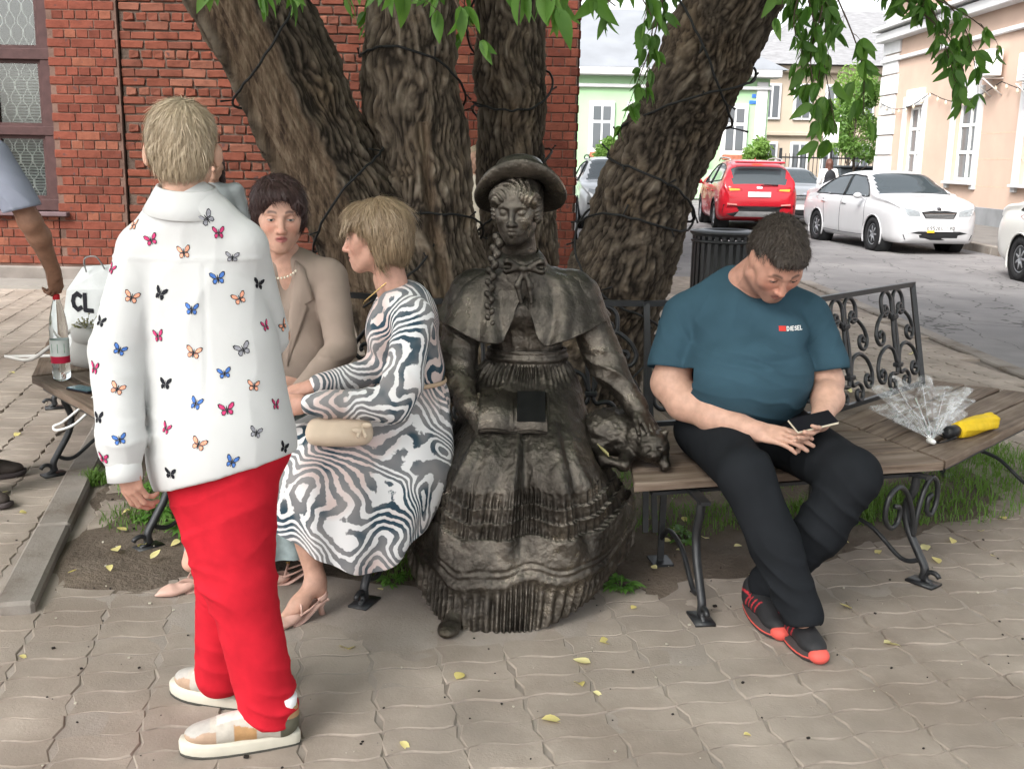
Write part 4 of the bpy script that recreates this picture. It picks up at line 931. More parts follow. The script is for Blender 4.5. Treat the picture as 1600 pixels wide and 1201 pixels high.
def leg(parent, F, inn, z=.41, scrolled=False, name='leg'):
    """S-curved front leg at xy F (foot) with inn = unit vector to the tree; rear straight leg and brace"""
    F = np.array(F, float); i = np.array(inn, float); i /= np.linalg.norm(i)
    def P(d, zz): q = F+i*d; return (q[0], q[1], zz)
    m = MB()
    pts = [P(.07, z), P(.075, z-.06), P(.10, z-.13), P(.085, .2), P(.03, .11), P(0, .06), P(0.005, .02)]
    m.tube(catmull(pts, 6), .0135, 6, sq=(1.2, 1.0)); m.tube([P(-.035+.028*math.cos(a), .032+.024*math.sin(a)) for a in np.linspace(-PI/2, PI*.9, 10)], .010, 5); m.tube([P(.005, .02), P(-.03, .012)], .011, 5)
    m.box(P(.0, .006), (.11, .07, .01), math.atan2(i[1], i[0])); lo = m.build(name, M_iron, parent)
    r = MB(); r.tube([P(.52, z), P(.52, .01)], .013, 4, sq=SQ); r.box(P(.52, .008), (.1, .08, .012), math.atan2(i[1], i[0])); r.build(name, M_iron, parent, False)
    b = MB(); b.tube(catmull([P(.52, .1), P(.42, .17), P(.25, .16), P(.1, .07), P(.02, .09)], 6), .0095, 6); b.build('brace', M_iron, parent)
    MB().box(P(.30, z+.0), (.56, .035, .012), math.atan2(i[1], i[0])).build('bearer', M_iron, parent, False)
    if scrolled:
        tn = np.array([-i[1], i[0]])
        for s in (-1, 1):
            def Q(u, v): q = F+i*.06+tn*s*u; return (q[0], q[1], v)
            path = [(.0, .17), (.02, .26), (.07, .35), (.13, .385), (.19, .35), (.2, .28), (.16, .235), (.115, .25), (.11, .30), (.145, .315)]
            if s < 0: path = [(x*.7, y) for x, y in path]
            MB().tube(catmull([Q(x, v) for x, v in path], 6), .010, 6).build('scroll', M_iron, parent)
def bench(label, fa, fb, ba, bb_, legs, back=None, nplank=4, z=.452, scrolled=()):
    fa, fb, ba, bb_ = [np.array(v, float) for v in (fa, fb, ba, bb_)]
    t = wthing('bench', label, 'bench', (*((fa+fb)/2), 0), 'curved ring of benches round the tree')
    for k in range(nplank):
        t0, t1 = k/nplank+.012, (k+1)/nplank-.012
        q = [fa+(ba-fa)*t0, fb+(bb_-fb)*t0, fb+(bb_-fb)*t1, fa+(ba-fa)*t1]; ex = (q[1]-q[0])/np.linalg.norm(q[1]-q[0])*.004
        plank(t, [q[0]+ex, q[1]-ex, q[2]-ex, q[3]+ex], z+random.gauss(0, .001))
    inn = ((ba+bb_)-(fa+fb))/2; 
    fr = MB(); ex = (fb-fa)/np.linalg.norm(fb-fa); ii = inn/np.linalg.norm(inn)
    for d in (.05, .55): a = fa+ii*d+ex*.03; b = fb+ii*d-ex*.03; fr.box((*((a+b)/2), z-.05), (np.linalg.norm(b-a)-.1, .03, .012), math.atan2(ex[1], ex[0]))
    fr.build('seat_rail', M_iron, t, False)
    for k, l in enumerate(legs): leg(t, l, inn, z-.044, k in scrolled)
    if back is not None: backrest(t, back[0], back[1], inward=(.2, 6.0))
    return unshift(t)
bench('bench seat at the far left carrying the water bottle and bags', (-2.33, 4.99), (-1.43, 3.93), (-1.83, 5.38), (-1.03, 4.47), [(-2.19, 4.86), (-1.42, 3.93)], ((-1.83, 5.3), (-1.06, 4.42)))
bench('bench seat turning away behind the man at the left edge', (-2.8, 6.3), (-2.345, 5.02), (-2.15, 6.45), (-1.85, 5.42), [(-2.76, 6.2)], ((-2.12, 6.4), (-1.84, 5.42)))
bench('bench seat under the two seated women', (-1.42, 3.92), (-.42, 3.46), (-1.02, 4.46), (-.36, 4.15), [(-.5, 3.44)], ((-1.03, 4.45), (-.38, 4.17)))
t = wthing('bench', 'iron scroll backrest of the bench behind the bronze statue', 'bench', (.08, 4.2, 0), 'curved ring of benches round the tree'); backrest(t, (-.36, 4.16), (.555, 4.22), inward=(.2, 6)); unshift(t)
bench('bench seat under the man looking at his phone', (.42, 3.44), (1.62, 3.785), (.46, 4.12), (1.40, 4.42), [(.66, 3.36)], ((.575, 4.22), (1.34, 4.46)))
bench('bench seat at the right carrying the two umbrellas', (1.625, 3.79), (2.72, 4.97), (1.405, 4.425), (2.16, 5.33), [(1.555, 3.72), (2.5, 4.72)], ((1.37, 4.47), (2.05, 5.17)), scrolled=(0,))
# ================================================================ smooth bodies: signed distance field + surface nets
def C_(a, b, ra, rb, k=.02): return ('c', np.array(a, float), np.array(b, float), ra, rb, k)
def E_(c, r, k=.02, R=None): return ('e', np.array(c, float), np.array(r, float)*np.ones(3), k, R)
def SUB(p): return ('-',) + p
def CUT(p, n, k=.004): return ('cut', np.array(p, float), np.array(n, float)/np.linalg.norm(n), k)
def _d(p, P):
    if p[0] == 'c':
        a, b, ra, rb = p[1:5]; ab = b-a; t = np.clip(((P-a) @ ab)/(ab @ ab + 1e-12), 0, 1)
        return np.linalg.norm(P-a-t[..., None]*ab, axis=-1) - (ra+(rb-ra)*t)
    c, r, k, R = p[1:5]; q = P-c
    if R is not None: q = q @ np.asarray(R)
    k0 = np.linalg.norm(q/r, axis=-1); k1 = np.linalg.norm(q/(r*r), axis=-1) + 1e-9; return k0*(k0-1)/k1
def _bb(p):
    if p[0] == 'c': m = max(p[3], p[4]); return np.minimum(p[1], p[2])-m, np.maximum(p[1], p[2])+m
    m = p[2].max(); return p[1]-m, p[1]+m
def sdf(prims, h, warp=None):
    lo = np.min([_bb(p)[0] for p in prims if p[0] in 'ce'], 0)-3*h-.005; hi = np.max([_bb(p)[1] for p in prims if p[0] in 'ce'], 0)+3*h+.005
    n = np.ceil((hi-lo)/h).astype(int)+1; D = np.full(n, .5, np.float32)
    ax = [lo[i]+h*np.arange(n[i]) for i in range(3)]
    for p in prims:
        if p[0] == 'cut':
            P = (ax[0][:, None, None]-p[1][0])*p[2][0] + (ax[1][None, :, None]-p[1][1])*p[2][1] + (ax[2][None, None, :]-p[1][2])*p[2][2]
            D = np.maximum(D, P.astype(np.float32)); continue
        sub = p[0] == '-'; q = p[1:] if sub else p; k = q[5] if q[0] == 'c' else q[3]
        a, b = _bb(q); m = k + .03 + 2*h; i0 = np.clip(((a-m-lo)/h).astype(int), 0, n-1); i1 = np.clip(((b+m-lo)/h).astype(int)+2, 1, n)
        sl = tuple(slice(i0[i], i1[i]) for i in range(3))
        G = np.stack(np.meshgrid(*[ax[i][sl[i]] for i in range(3)], indexing='ij'), -1); d = _d(q, G).astype(np.float32); o = D[sl]
        if sub:
            d = -d; hh = np.maximum(k-np.abs(o-d), 0)/k; D[sl] = np.maximum(o, d) + hh*hh*k*.25
        else:
            hh = np.maximum(k-np.abs(o-d), 0)/k; D[sl] = np.minimum(o, d) - hh*hh*k*.25
    return nets(D, lo, h)
def nets(D, lo, h):
    n = np.array(D.shape); s = D < 0
    cs = [s[i:n[0]-1+i, j:n[1]-1+j, k:n[2]-1+k] for i in (0, 1) for j in (0, 1) for k in (0, 1)]
    cnt = sum(c.astype(np.int8) for c in cs); act = (cnt > 0) & (cnt < 8); idx = np.argwhere(act)
    vid = np.full(act.shape, -1, np.int64); vid[act] = np.arange(len(idx))
    corners = [(i, j, k) for i in (0, 1) for j in (0, 1) for k in (0, 1)]
    val = {c: D[idx[:, 0]+c[0], idx[:, 1]+c[1], idx[:, 2]+c[2]] for c in corners}
    acc = np.zeros((len(idx), 3)); w = np.zeros(len(idx))
    for c in corners:
        for a in range(3):
            if c[a] == 0:
                e = list(c); e[a] = 1; e = tuple(e); v0, v1 = val[c], val[e]; cr = (v0 < 0) != (v1 < 0); t = np.where(cr, v0/(v0-v1+1e-12), 0)
                p = np.zeros((len(idx), 3)); p += c; p[:, a] = t; acc += np.where(cr[:, None], p, 0); w += cr
    V = lo + h*(idx + acc/w[:, None]); Fs = []
    for a in range(3):
        b, c = (a+1) % 3, (a+2) % 3; sl0 = [slice(None)]*3; sl1 = [slice(None)]*3
        sl0[a] = slice(0, n[a]-1); sl1[a] = slice(1, n[a]); A = s[tuple(sl0)]; B = s[tuple(sl1)]; e = np.argwhere(A != B)
        ok = (e[:, b] > 0) & (e[:, c] > 0) & (e[:, b] < n[b]-1) & (e[:, c] < n[c]-1); e = e[ok]; ins = A[e[:, 0], e[:, 1], e[:, 2]]
        q = []
        for db, dc in ((-1, -1), (0, -1), (0, 0), (-1, 0)):
            f = e.copy(); f[:, b] += db; f[:, c] += dc; q.append(vid[f[:, 0], f[:, 1], f[:, 2]])
        q = np.stack(q, 1); q[~ins] = q[~ins][:, ::-1]; Fs.append(q)
    return V, np.concatenate(Fs)
def vnormals(V, Fs):
    Fs = np.asarray(Fs); nn = np.cross(V[Fs[:, 2]]-V[Fs[:, 0]], V[Fs[:, 3]]-V[Fs[:, 1]]); N = np.zeros_like(V)
    for k in range(4): np.add.at(N, Fs[:, k], nn)
    return N/(np.linalg.norm(N, axis=1)[:, None]+1e-12)
def relax(V, Fs, it=2, lam=.5):
    Fs = np.asarray(Fs); E = np.concatenate([Fs[:, [0, 1]], Fs[:, [1, 2]], Fs[:, [2, 3]], Fs[:, [3, 0]]]); c = np.bincount(E.ravel(), minlength=len(V))
    for _ in range(it):
        S_ = np.zeros_like(V); np.add.at(S_, E[:, 0], V[E[:, 1]]); np.add.at(S_, E[:, 1], V[E[:, 0]]); V = V + lam*(S_/c[:, None]-V)
    return V
def soft(prims, h, it=1, disp=None):
    V, Fs = sdf(prims, h); V = relax(V, Fs, it)
    if disp is not None: V = V + vnormals(V, Fs)*disp(V)[:, None]
    return V, Fs
def sobj(name, prims, h, m, parent, it=1, disp=None):
    V, Fs = soft(prims, h, it, disp); return obj(name, V, Fs, m, parent)
def folds(V, dirs):
    """cloth creases: each (axis_dir, origin, wavelength, amp, seed, (centre, radius) or None): ridged waves bent by noise"""
    out = np.zeros(len(V))
    for d, wl, amp, seed, loc in dirs:
        d = np.array(d, float); d /= np.linalg.norm(d); ph = (V @ d)/wl + .75*pnoise(V*3.2, seed) + .35*pnoise(V*8, seed+1)
        w = (1-np.abs(np.sin(PI*ph)))**1.6 - .35; a = np.clip(.55+.9*pnoise(V*4.0, seed+2), 0, 1)
        if loc is not None: a = a*np.exp(-(np.linalg.norm((V-np.array(loc[0]))/np.array(loc[1]), axis=1))**2)
        out += amp*w*a
    return out
def loft(loops, nu, nv, closed=True):
    """loops: list of control rings (k points each); smooth closed rings interpolated along v"""
    L = [resample_closed(catmull(l, 14, True), nu) for l in loops]; A = np.stack(L, 0).reshape(len(L), -1)
    B = resample_v(catmull(A, 12), nv); return B.reshape(nv, nu, 3)
def resample_closed(P, n):
    k = len(P); t = np.arange(n)*k/n; i = t.astype(int) % k; f = (t-np.floor(t))[:, None]; return P[i]*(1-f) + P[(i+1) % k]*f
def resample_v(A, n):
    t = np.linspace(0, len(A)-1, n); i = np.minimum(t.astype(int), len(A)-2); f = (t-i)[:, None]; return A[i]*(1-f)+A[i+1]*f
def ring(c, rx, ry, k=8, rz=0, front=-PI/2):
    return [(c[0]+rx*math.cos(front+2*PI*q/k), c[1]+ry*math.sin(front+2*PI*q/k), c[2]) for q in range(k)]
def gnorm(G, closed=True):
    du = np.roll(G, -1, 1)-np.roll(G, 1, 1); dv = np.gradient(G, axis=0); N = np.cross(du, dv); return N/(np.linalg.norm(N, axis=2)[..., None]+1e-12)
# ---------------------------------------------------------------- heads, hands
def frame_from(face, up=(0, 0, 1)):
    y = np.array(face, float); y /= np.linalg.norm(y); x = np.cross(y, up); x /= np.linalg.norm(x); z = np.cross(x, y); return np.stack([x, y, z], 1)
def tf(prims, R, c, s=1.0):
    out = []
    for p in prims:
        if p[0] == '-': out.append(('-',) + tf([p[1:]], R, c, s)[0]); continue
        if p[0] == 'cut': out.append(('cut', R @ p[1]*s + c, R @ p[2], p[3])); continue
        if p[0] == 'c': out.append(('c', R @ p[1]*s + c, R @ p[2]*s + c, p[3]*s, p[4]*s, p[5]*s))
        else: out.append(('e', R @ p[1]*s + c, p[2]*s, p[3]*s, R if p[4] is None else R @ p[4]))
    return out
def head_prims(male=False, mouth=0.0, fat=0.0):
    j = .004 if male else 0; P = [E_((0, -.018, .034), (.073, .091, .080), .02), E_((0, .022, .045), (.060, .058, .055), .03), E_((0, .026, -.028), (.056+fat, .060, .082), .035),
     C_((-.046-j-fat, .005, -.055), (-.014, .062, -.094), .018+fat, .014, .03), C_((.046+j+fat, .005, -.055), (.014, .062, -.094), .018+fat, .014, .03), E_((0, .068, -.092), (.018+j, .015, .015), .02)]
    for s in (-1, 1):
        P += [E_((s*.036, .058, -.026), (.022+fat*.6, .020, .022), .025), C_((s*.012, .083, .017), (s*.040, .072, .019), .0075+j*.5, .0065, .016), C_((s*.05, .05, -.005), (s*.06, .02, -.002), .012, .012, .02)]
        P += [SUB(E_((s*.031, .090, -.001), (.017, .012, .0105), .014)), E_((s*.0305, .0725, -.001), (.0145, .0125, .0120), .004)]
        P += [E_((s*.074, -.004, -.004), (.008, .017, .030), .008, rotm('X', 12)), C_((s*.079, -.014, .018), (s*.077, -.012, -.018), .005, .004, .005), E_((s*.073, .0, -.028), (.007, .009, .010), .006)]
    P += [C_((0, .084, .010), (0, .104, -.034), .0065, .0095, .012), E_((0, .1045, -.036), (.0095, .0085, .008), .008), E_((.0115, .094, -.038), (.0075, .009, .0065), .006), E_((-.0115, .094, -.038), (.0075, .009, .0065), .006)]
    P += [SUB(E_((.006, .099, -.0445), (.0032, .0045, .003), .003)), SUB(E_((-.006, .099, -.0445), (.0032, .0045, .003), .003))]
    P += [E_((0, .068, -.062), (.028, .022, .026), .02)]
    for s in (-1, 1): P += [C_((s*.021, .079, -.0615), (s*.004, .0905, -.0565), .0035, .0052, .005), C_((s*.019, .079, -.0645-mouth), (0, .0885, -.0705-mouth), .0035, .0060, .005)]
    P += [SUB(C_((-.019, .0905, -.0635-mouth*.5), (.019, .0905, -.0635-mouth*.5), .0016+mouth*.45, .0016+mouth*.45, .003))]
    P += [C_((0, -.025, -.05), (0, -.042, -.165), .054 if male else .047, .062 if male else .050, .03)]
    return P
def headcols(V, R, c, s, skin, lip, brow, rosy=.06, shade=None):
    q = (V-c) @ R / s; col = np.ones((len(V), 3))*np.array(skin); x, y, z = np.abs(q[:, 0]), q[:, 1], q[:, 2]
    def mixc(m, cc): 
        nonlocal col
        col = col*(1-m[:, None]) + m[:, None]*np.array(cc)
    r = np.exp(-((x-.037)/.02)**2-((z+.028)/.02)**2)*(y > .03) + .8*np.exp(-(x/.014)**2-((z+.036)/.014)**2)*(y > .09); mixc(np.clip(r*rosy*6, 0, .5), np.array(skin)*np.array([1.02, .72, .68]))
    lipz = -.063 + .0; m = np.clip((1-((x/.0215)**2+((z-lipz)/.0115)**2))*3, 0, 1)*(y > .078); mixc(m*.85, lip)
    bz = .0215 + .004*np.sin(np.clip((x-.012)/.032, 0, 1)*PI); m = np.clip(1.6-np.abs(z-bz)/.0036, 0, 1)*np.clip((x-.011)/.004, 0, 1)*np.clip((.045-x)/.006, 0, 1)*(y > .05); mixc(np.clip(m, 0, 1)*.8, brow)
    m = np.exp(-((z-.0005)/.0016)**2)*np.clip((.0165-np.abs(x-.031))/.003, 0, 1)*(y > .055); mixc(m*.0, brow)
    if shade is not None: mixc(shade(q), brow)
    return col
def eyes(parent, R, c, s, iris=(.10, .06, .035), lid=.4):
    """eyeballs just inside the lids, with iris and lash line"""
    mw = mat('eye_white', (.62, .58, .55), .25, var=.03); mi = mat('iris_%d' % int(iris[0]*999), iris, .15, var=0); ml = mat('lash', (.03, .02, .018), .7, var=0)
    for sg in (-1, 1):
        e = np.array([sg*.0305, .0722, -.001])
        mb = MB(); 
        V, Fs = lathevf([(.0001, -.0001)] + [(.0131*math.sin(a), -.0131*math.cos(a)) for a in np.linspace(.2, PI-.2, 9)] + [(.0001, .0131)], 14, False); V = np.array(V)
        # opening of the lids: a lens-shaped patch of the eyeball in front
        th = np.linspace(-1, 1, 11); rows = []
        for lvl in np.linspace(0, 1, 5):
            for t in th:
                zz = (-.0028 + lvl*(.0028+.0040*lid))*math.sqrt(max(0, 1-t*t)); xx = t*.0122; yy = math.sqrt(max(1e-6, .0142**2-xx*xx*.9-zz*zz))
                rows.append(e + (xx, yy*.93, zz))
        P = np.array(rows)*s @ R.T + c; mb.add(P, gridfaces(11, 5), 0)
        P2 = []; 
        for a in np.arange(10)*2*PI/10: P2.append(e + (.0048*math.cos(a), .01345, min(.0048*math.sin(a), .0036*lid)))
        mb.add(np.array(P2)*s @ R.T + c, [tuple(range(10))], 1)
        top = np.array([e + (t*.0128, math.sqrt(max(1e-6, .0142**2-(t*.0122)**2))*.93+.0006, (.0040*lid)*math.sqrt(max(0, 1-t*t))+.0004) for t in th])*s @ R.T + c; mb.tube(top, .0009*s, 4, 2)
        mb.build('eye', [mw, mi, ml], parent)
def hairmat(name, dark, mid, light, rough=.42):
    m = bpy.data.materials.new(name); m.use_nodes = True; t = m.node_tree; b = t.nodes['Principled BSDF']; b.inputs['Roughness'].default_value = rough; b.inputs['Specular IOR Level'].default_value = .35
    a = node(t, 'ShaderNodeAttribute', attribute_name='comb'); n = node(t, 'ShaderNodeTexNoise', Scale=1.0, Detail=5.0, Roughness=.7); lk(t, a.outputs['Vector'], n.inputs['Vector'])
    c = ramp(t, n.outputs['Fac'], [(.28, dark), (.5, mid), (.72, light)]); lk(t, c, b.inputs['Base Color'])
    bp = node(t, 'ShaderNodeBump', Strength=.9, Distance=.006); lk(t, n.outputs['Fac'], bp.inputs['Height']); lk(t, bp.outputs[0], b.inputs['Normal'])
    return m
def hair(name, prims, h, m, parent, R, c, s, pole=(0, -.06, .1), strand=26, amp=.004, seed=0, lng=1.6, n=0, L=.03, lift=.08, wdt=.0011, mess=.10):
    V, Fs = sdf(tf(prims, R, c, s), h); V = relax(V, Fs, 1); q = (V-c) @ R / s; pl = np.array(pole); ctr = np.array([0, -.01, .0])
    ax = (pl-ctr)/np.linalg.norm(pl-ctr); d = q-ctr; pol = np.arccos(np.clip((d @ ax)/(np.linalg.norm(d, axis=1)+1e-9), -1, 1))
    u = np.cross(ax, [1., 0, 0]); u /= np.linalg.norm(u); v = np.cross(ax, u); a = np.arctan2(d @ v, d @ u); a2 = a + .25*pnoise(q*14, seed) + .5*pol
    comb = np.stack([np.cos(a2)*strand/2, np.sin(a2)*strand/2, pol*lng], 1); N = vnormals(V, Fs); V = V + N*(amp*(pnoise(comb*1.0, seed+1)+.6*pnoise(comb*2.3, seed+2)))[:, None]
    Fl = [tuple(f) for f in Fs.tolist()]; comb = comb*2.2
    if n:   # single locks lying on the surface, combed away from the crown
        rg = np.random.default_rng(seed+40); idx = rg.integers(0, len(V), n); p0 = V[idx]; nn = vnormals(V, Fs)[idx]; dl = (p0-c) @ R/s-ctr; dl /= np.linalg.norm(dl, axis=1)[:, None]
        t = (dl*(dl @ ax)[:, None]-ax)*1.0; low = np.clip(-(dl @ ax)*1.5, 0, 1)[:, None]; t = t*(1-low)+low*np.array([0, -.1, -1.]); t = t @ R.T; t += rg.normal(0, mess, t.shape); t -= nn*(t*nn).sum(1)[:, None]; t /= np.linalg.norm(t, axis=1)[:, None]+1e-9; b = np.cross(nn, t)
        ln = L*s*rg.uniform(.5, 1.2, n); lf = lift*rg.uniform(.2, 1.3, n); segs = 4; rows = []; sd = rg.normal(0, .15, n)
        for k in range(segs+1):
            f = k/segs; x = ln*f; pos = p0 + t*x[:, None] + b*(sd*x*f)[:, None] + nn*(.0012 + lf*x - x*x/(.19*s))[:, None]; w = wdt*(1-.85*f)*s; rows.append(np.stack([pos-b*w, pos+b*w], 1))
        A = np.stack(rows, 1).reshape(-1, 3); base = len(V); V = np.concatenate([V, A]); cb = np.repeat(rg.uniform(-40, 40, (n, 3)), (segs+1)*2, 0); comb = np.concatenate([comb, cb])
        for i in range(n):
            o0 = base+i*(segs+1)*2; Fl += [(o0+2*k, o0+2*k+1, o0+2*k+3, o0+2*k+2) for k in range(segs)]
    o = obj(name, V, Fl, m, parent); at = o.data.attributes.new('comb', 'FLOAT_VECTOR', 'POINT'); at.data.foreach_set('vector', comb.astype(np.float32).ravel()); return o
def hand_prims(curl=(.3, .35, .4, .45), spread=.06, thumb=(.5, .3), s=1.0, mirror=1):
    """wrist at 0, fingers along +y, thumb on +x, back of the hand +z"""
    P = [C_((0, -.02, 0), (0, .02, 0), .024, .027, .02), E_((.0, .045, 0), (.037, .046, .0145), .02), E_((.012, .03, -.008), (.02, .03, .014), .015)]
    xs = (.0285, .0095, -.0095, -.0275); ls = ((.042, .027, .021), (.046, .030, .022), (.043, .028, .021), (.034, .021, .019)); y0 = (.084, .089, .085, .076)
    for f in range(4):
        p = np.array([xs[f], y0[f], 0.]); a = curl[f]*.7; sp = spread*(1.5-f)*.5; r = .0095 if f < 3 else .0082; P.append(C_((xs[f]*.8, .05, 0), p, .012, r, .010))
        for k in range(3):
            d = np.array([math.sin(sp)*math.cos(a), math.cos(a)*math.cos(sp), -math.sin(a)]); q = p+d*ls[f][k]; P.append(C_(p, q, r, r*.9, .004)); p = q; r *= .9; a += curl[f]*(1.1 if k == 0 else .8)
    p = np.array([.026, .018, -.006]); a0, b0 = thumb
    for k, (L, r) in enumerate(((.040, .0125), (.032, .0105), (.026, .0092))):
        d = np.array([math.sin(a0-.25*k*b0*2)*math.cos(b0*k*.6), math.cos(a0-.25*k*b0*2), -math.sin(b0*(.4+.5*k))]); d /= np.linalg.norm(d); q = p+d*L; P.append(C_(p, q, r, r*.88, .006)); p = q
    if mirror < 0:
        M = np.diag([-1., 1, 1]); out = []
        for p in P: out.append(('c', M @ p[1], M @ p[2], *p[3:]) if p[0] == 'c' else ('e', M @ p[1], *p[2:]))
        P = out
    return P
def hand(at, fingers, back, **kw):
    y = np.array(fingers, float); y /= np.linalg.norm(y); z = np.array(back, float); z -= y*(z @ y); z /= np.linalg.norm(z); x = np.cross(y, z); s = kw.pop('s', 1.0)
    return tf(hand_prims(**kw), np.stack([x, y, z], 1), np.array(at, float), s)
def join(parts):
    V = []; Fs = []; n = 0
    for v, f in parts: V.append(v); Fs.append(np.asarray(f)+n); n += len(v)
    return np.concatenate(V), np.concatenate(Fs)
def skin_mat(): return attrmat('skin', .52, 'col', var=.13, vscale=38, bump=.35, bscale=230, bdist=.0022, sss=.10, spec=.4)
M_skin = skin_mat()
# ================================================================ people
def bvh_of(o): return BVHTree.FromPolygons([tuple(v.co) for v in o.data.vertices], [tuple(p.vertices) for p in o.data.polygons])
def bvh_vf(V, Fs): return BVHTree.FromPolygons(V.tolist(), [tuple(int(i) for i in f) for f in Fs])
def drape(bv, pts, off, d=None):
    """lay points on a surface: along d if given, else nearest"""
    out = []
    for p in pts:
        r = bv.ray_cast(Vector(p), Vector(d)) if d is not None else bv.find_nearest(Vector(p))
        if r[0] is None: r = bv.find_nearest(Vector(p))
        out.append(np.array(r[0]) + np.array(r[1])*off)
    return np.array(out)
def outline_sole(L, wf=.047, wh=.035, n=28, bend=.006):
    pts = []
    for k in range(n):
        a = 2*PI*k/n; y = L/2 - L/2*math.cos(a); t = y/L; w = wh + (wf-wh)*math.sin(min(1, max(0, (t-.15)/.6))*PI/2); e = math.sin(a); prof = (abs(e)**.55)*(1 if e > 0 else -1)
        pts.append((prof*w*(1-.25*max(0, t-.75)) + bend*math.sin(PI*t), y))
    return pts[::-1]
def sole_part(name, parent, L, z0, z1, R, c, m, grow=0, wf=.047, wh=.035):
    o = outline_sole(L, wf+grow, wh+grow); n = len(o); lev = [(z0, .93), (z0+(z1-z0)*.2, 1.0), (z0+(z1-z0)*.8, 1.0), (z1, .96)]; V = []
    for z, s in lev:
        for x, y in o: sp = .012*max(0, (y/L-.72)/.28)**2; V.append((x*s, (y-L/2)*(1-(1-s)*.4)+L/2, z+sp))
    V = np.array(V); Fs = gridfaces(n, 4, True, False) + [tuple(range(n-1, -1, -1)), tuple(3*n+k for k in range(n))]
    return obj(name, V @ R.T + c, Fs, m, parent)
def shoe_frame(heel, toe):
    heel, toe = np.array([*heel, 0.]), np.array([*toe, 0.]); d = toe-heel; L = np.linalg.norm(d); y = d/L; x = np.array([y[1], -y[0], 0]); return np.stack([x, y, [0, 0, 1.]], 1), heel, L
def sneaker(root, heel, toe, cols, msole, th=.03, name='shoe', h=.0045, lace=None):
    R, c, L = shoe_frame(heel, toe); k = L/.29
    P = [E_((.003, .215*k, th+.018), (.041, .062*k, .030), .02), E_((0, .14*k, th+.030), (.037, .075*k, .040), .03), C_((0, .045*k, th+.022), (0, .10*k, th+.035), .036, .036, .03), C_((0, .05*k, th+.03), (0, .045*k, th+.070), .036, .035, .02), E_((0, .022*k, th+.045), (.028, .02, .04), .02), CUT((0, 0, th-.004), (0, 0, -1))]
    V, Fs = sdf(P, h); V = relax(V, Fs, 1); col = cols(V, k, th); o = obj(name, V @ R.T + c, Fs, attrmat('shoe_fabric', .7, 'col', var=.1, vscale=60, bump=.25, bscale=220, bdist=.002), root); cattr(o, 'col', col)
    sole_part('sole', o, L, .0, th, R, c, msole, .0)
    if lace is not None:
        mb = MB()
        for q in range(5):
            y = (.125+.017*q)*k; z = th+.066-.0085*q; mb.tube(np.array([(-.02, y-.004, z-.006), (-.008, y, z+.003), (.008, y+.003, z+.003), (.02, y+.008, z-.006)]) @ R.T + c, .0032, 5)
        mb.build('lace', lace, o)
    return o
SK = (.52, .31, .225)
# ---------------------------------------------------------------- A: standing woman in the butterfly blouse and red trousers
A = wthing('person', 'standing person with short blond hair in white butterfly print shirt and red trousers', 'person', (-.74, 2.62, 0))
hc, hR, hs = np.array([-.822, 2.665, 1.532]), frame_from((-.12, 1, -.04)), .98
pr = tf(head_prims() + [E_((s_*.087, -.016, -.012), (.009, .016, .029), .006, rotm('Z', -s_*35)) for s_ in (-1, 1)], hR, hc, hs); V1, F1 = soft(pr, .004)
V2, F2 = soft([C_((-.81, 2.645, 1.42), (-.78, 2.67, 1.2), .052, .07, .05), C_((-.78, 2.67, 1.2), (-.735, 2.67, .8), .07, .09, .05), C_((-.72, 2.6, .75), (-.62, 2.55, .1), .09, .04, .04), C_((-.79, 2.7, .75), (-.79, 2.72, .1), .09, .04, .04), C_((-.93, 2.64, 1.29), (-.975, 2.575, 1.03), .04, .038, .03), C_((-.985, 2.57, 1.03), (-.953, 2.5, .77), .04, .027, .03), C_((-.68, 2.67, 1.30), (-.64, 2.75, 1.06), .04, .038, .03), C_((-.63, 2.76, 1.06), (-.72, 2.94, .98), .04, .03, .03), C_((-.92, 2.65, 1.30), (-.68, 2.67, 1.30), .045, .045, .05)], .012)
hp = hand((-.948, 2.494, .785), (.22, -.02, -1), (-.4, -.9, .0), curl=(.5, .55, .6, .65), thumb=(.2, .4), mirror=1, s=.92); V3, F3 = soft(hp, .003)
V4, F4 = soft(hand((-.72, 2.94, .98), (-.8, .5, .1), (0, .2, 1), curl=(.5, .5, .5, .5), mirror=-1), .005)
V, Fs = join([(V1, F1), (V2, F2), (V3, F3), (V4, F4)]); b = obj('body', V, Fs, M_skin, A)
cattr(b, 'col', np.concatenate([headcols(V1, hR, hc, hs, SK, (.4, .14, .12), (.25, .17, .1)), np.ones((len(V2), 3))*SK, np.ones((len(V3)+len(V4), 3))*np.array((.46, .25, .185))]))
M_blond = hairmat('ash_blond_hair', (.19, .14, .09), (.42, .33, .225), (.62, .52, .39), .45)
hpr = [E_((0, -.020, .040), (.084, .102, .086), .02), E_((0, -.058, -.01), (.072, .056, .060), .03), E_((0, -.045, -.045), (.058, .052, .03), .025), E_((0, .045, .066), (.066, .05, .042), .03), SUB(E_((0, .125, -.03), (.1, .075, .095), .02)), SUB(E_((.085, .0, -.025), (.022, .026, .034), .01)), SUB(E_((-.085, .0, -.025), (.022, .026, .034), .01)), SUB(E_((0, -.02, -.125), (.1, .12, .05), .012))]
hair('hair', hpr, .0042, M_blond, A, hR, hc, hs, pole=(.012, -.055, .105), strand=34, amp=.0045, seed=3, n=5200, L=.045, lift=.035, mess=.07)
ea = MB(); 
for sx in (-1, 1): ea.lathe([(.0004, -.004), (.004, -.003), (.004, .003), (.0004, .004)], 10, hR @ np.array([sx*.082, .0, -.036])*hs+hc)
ea.build('earring', mat('gold', (.7, .5, .2), .25, metal=1, var=0), A)
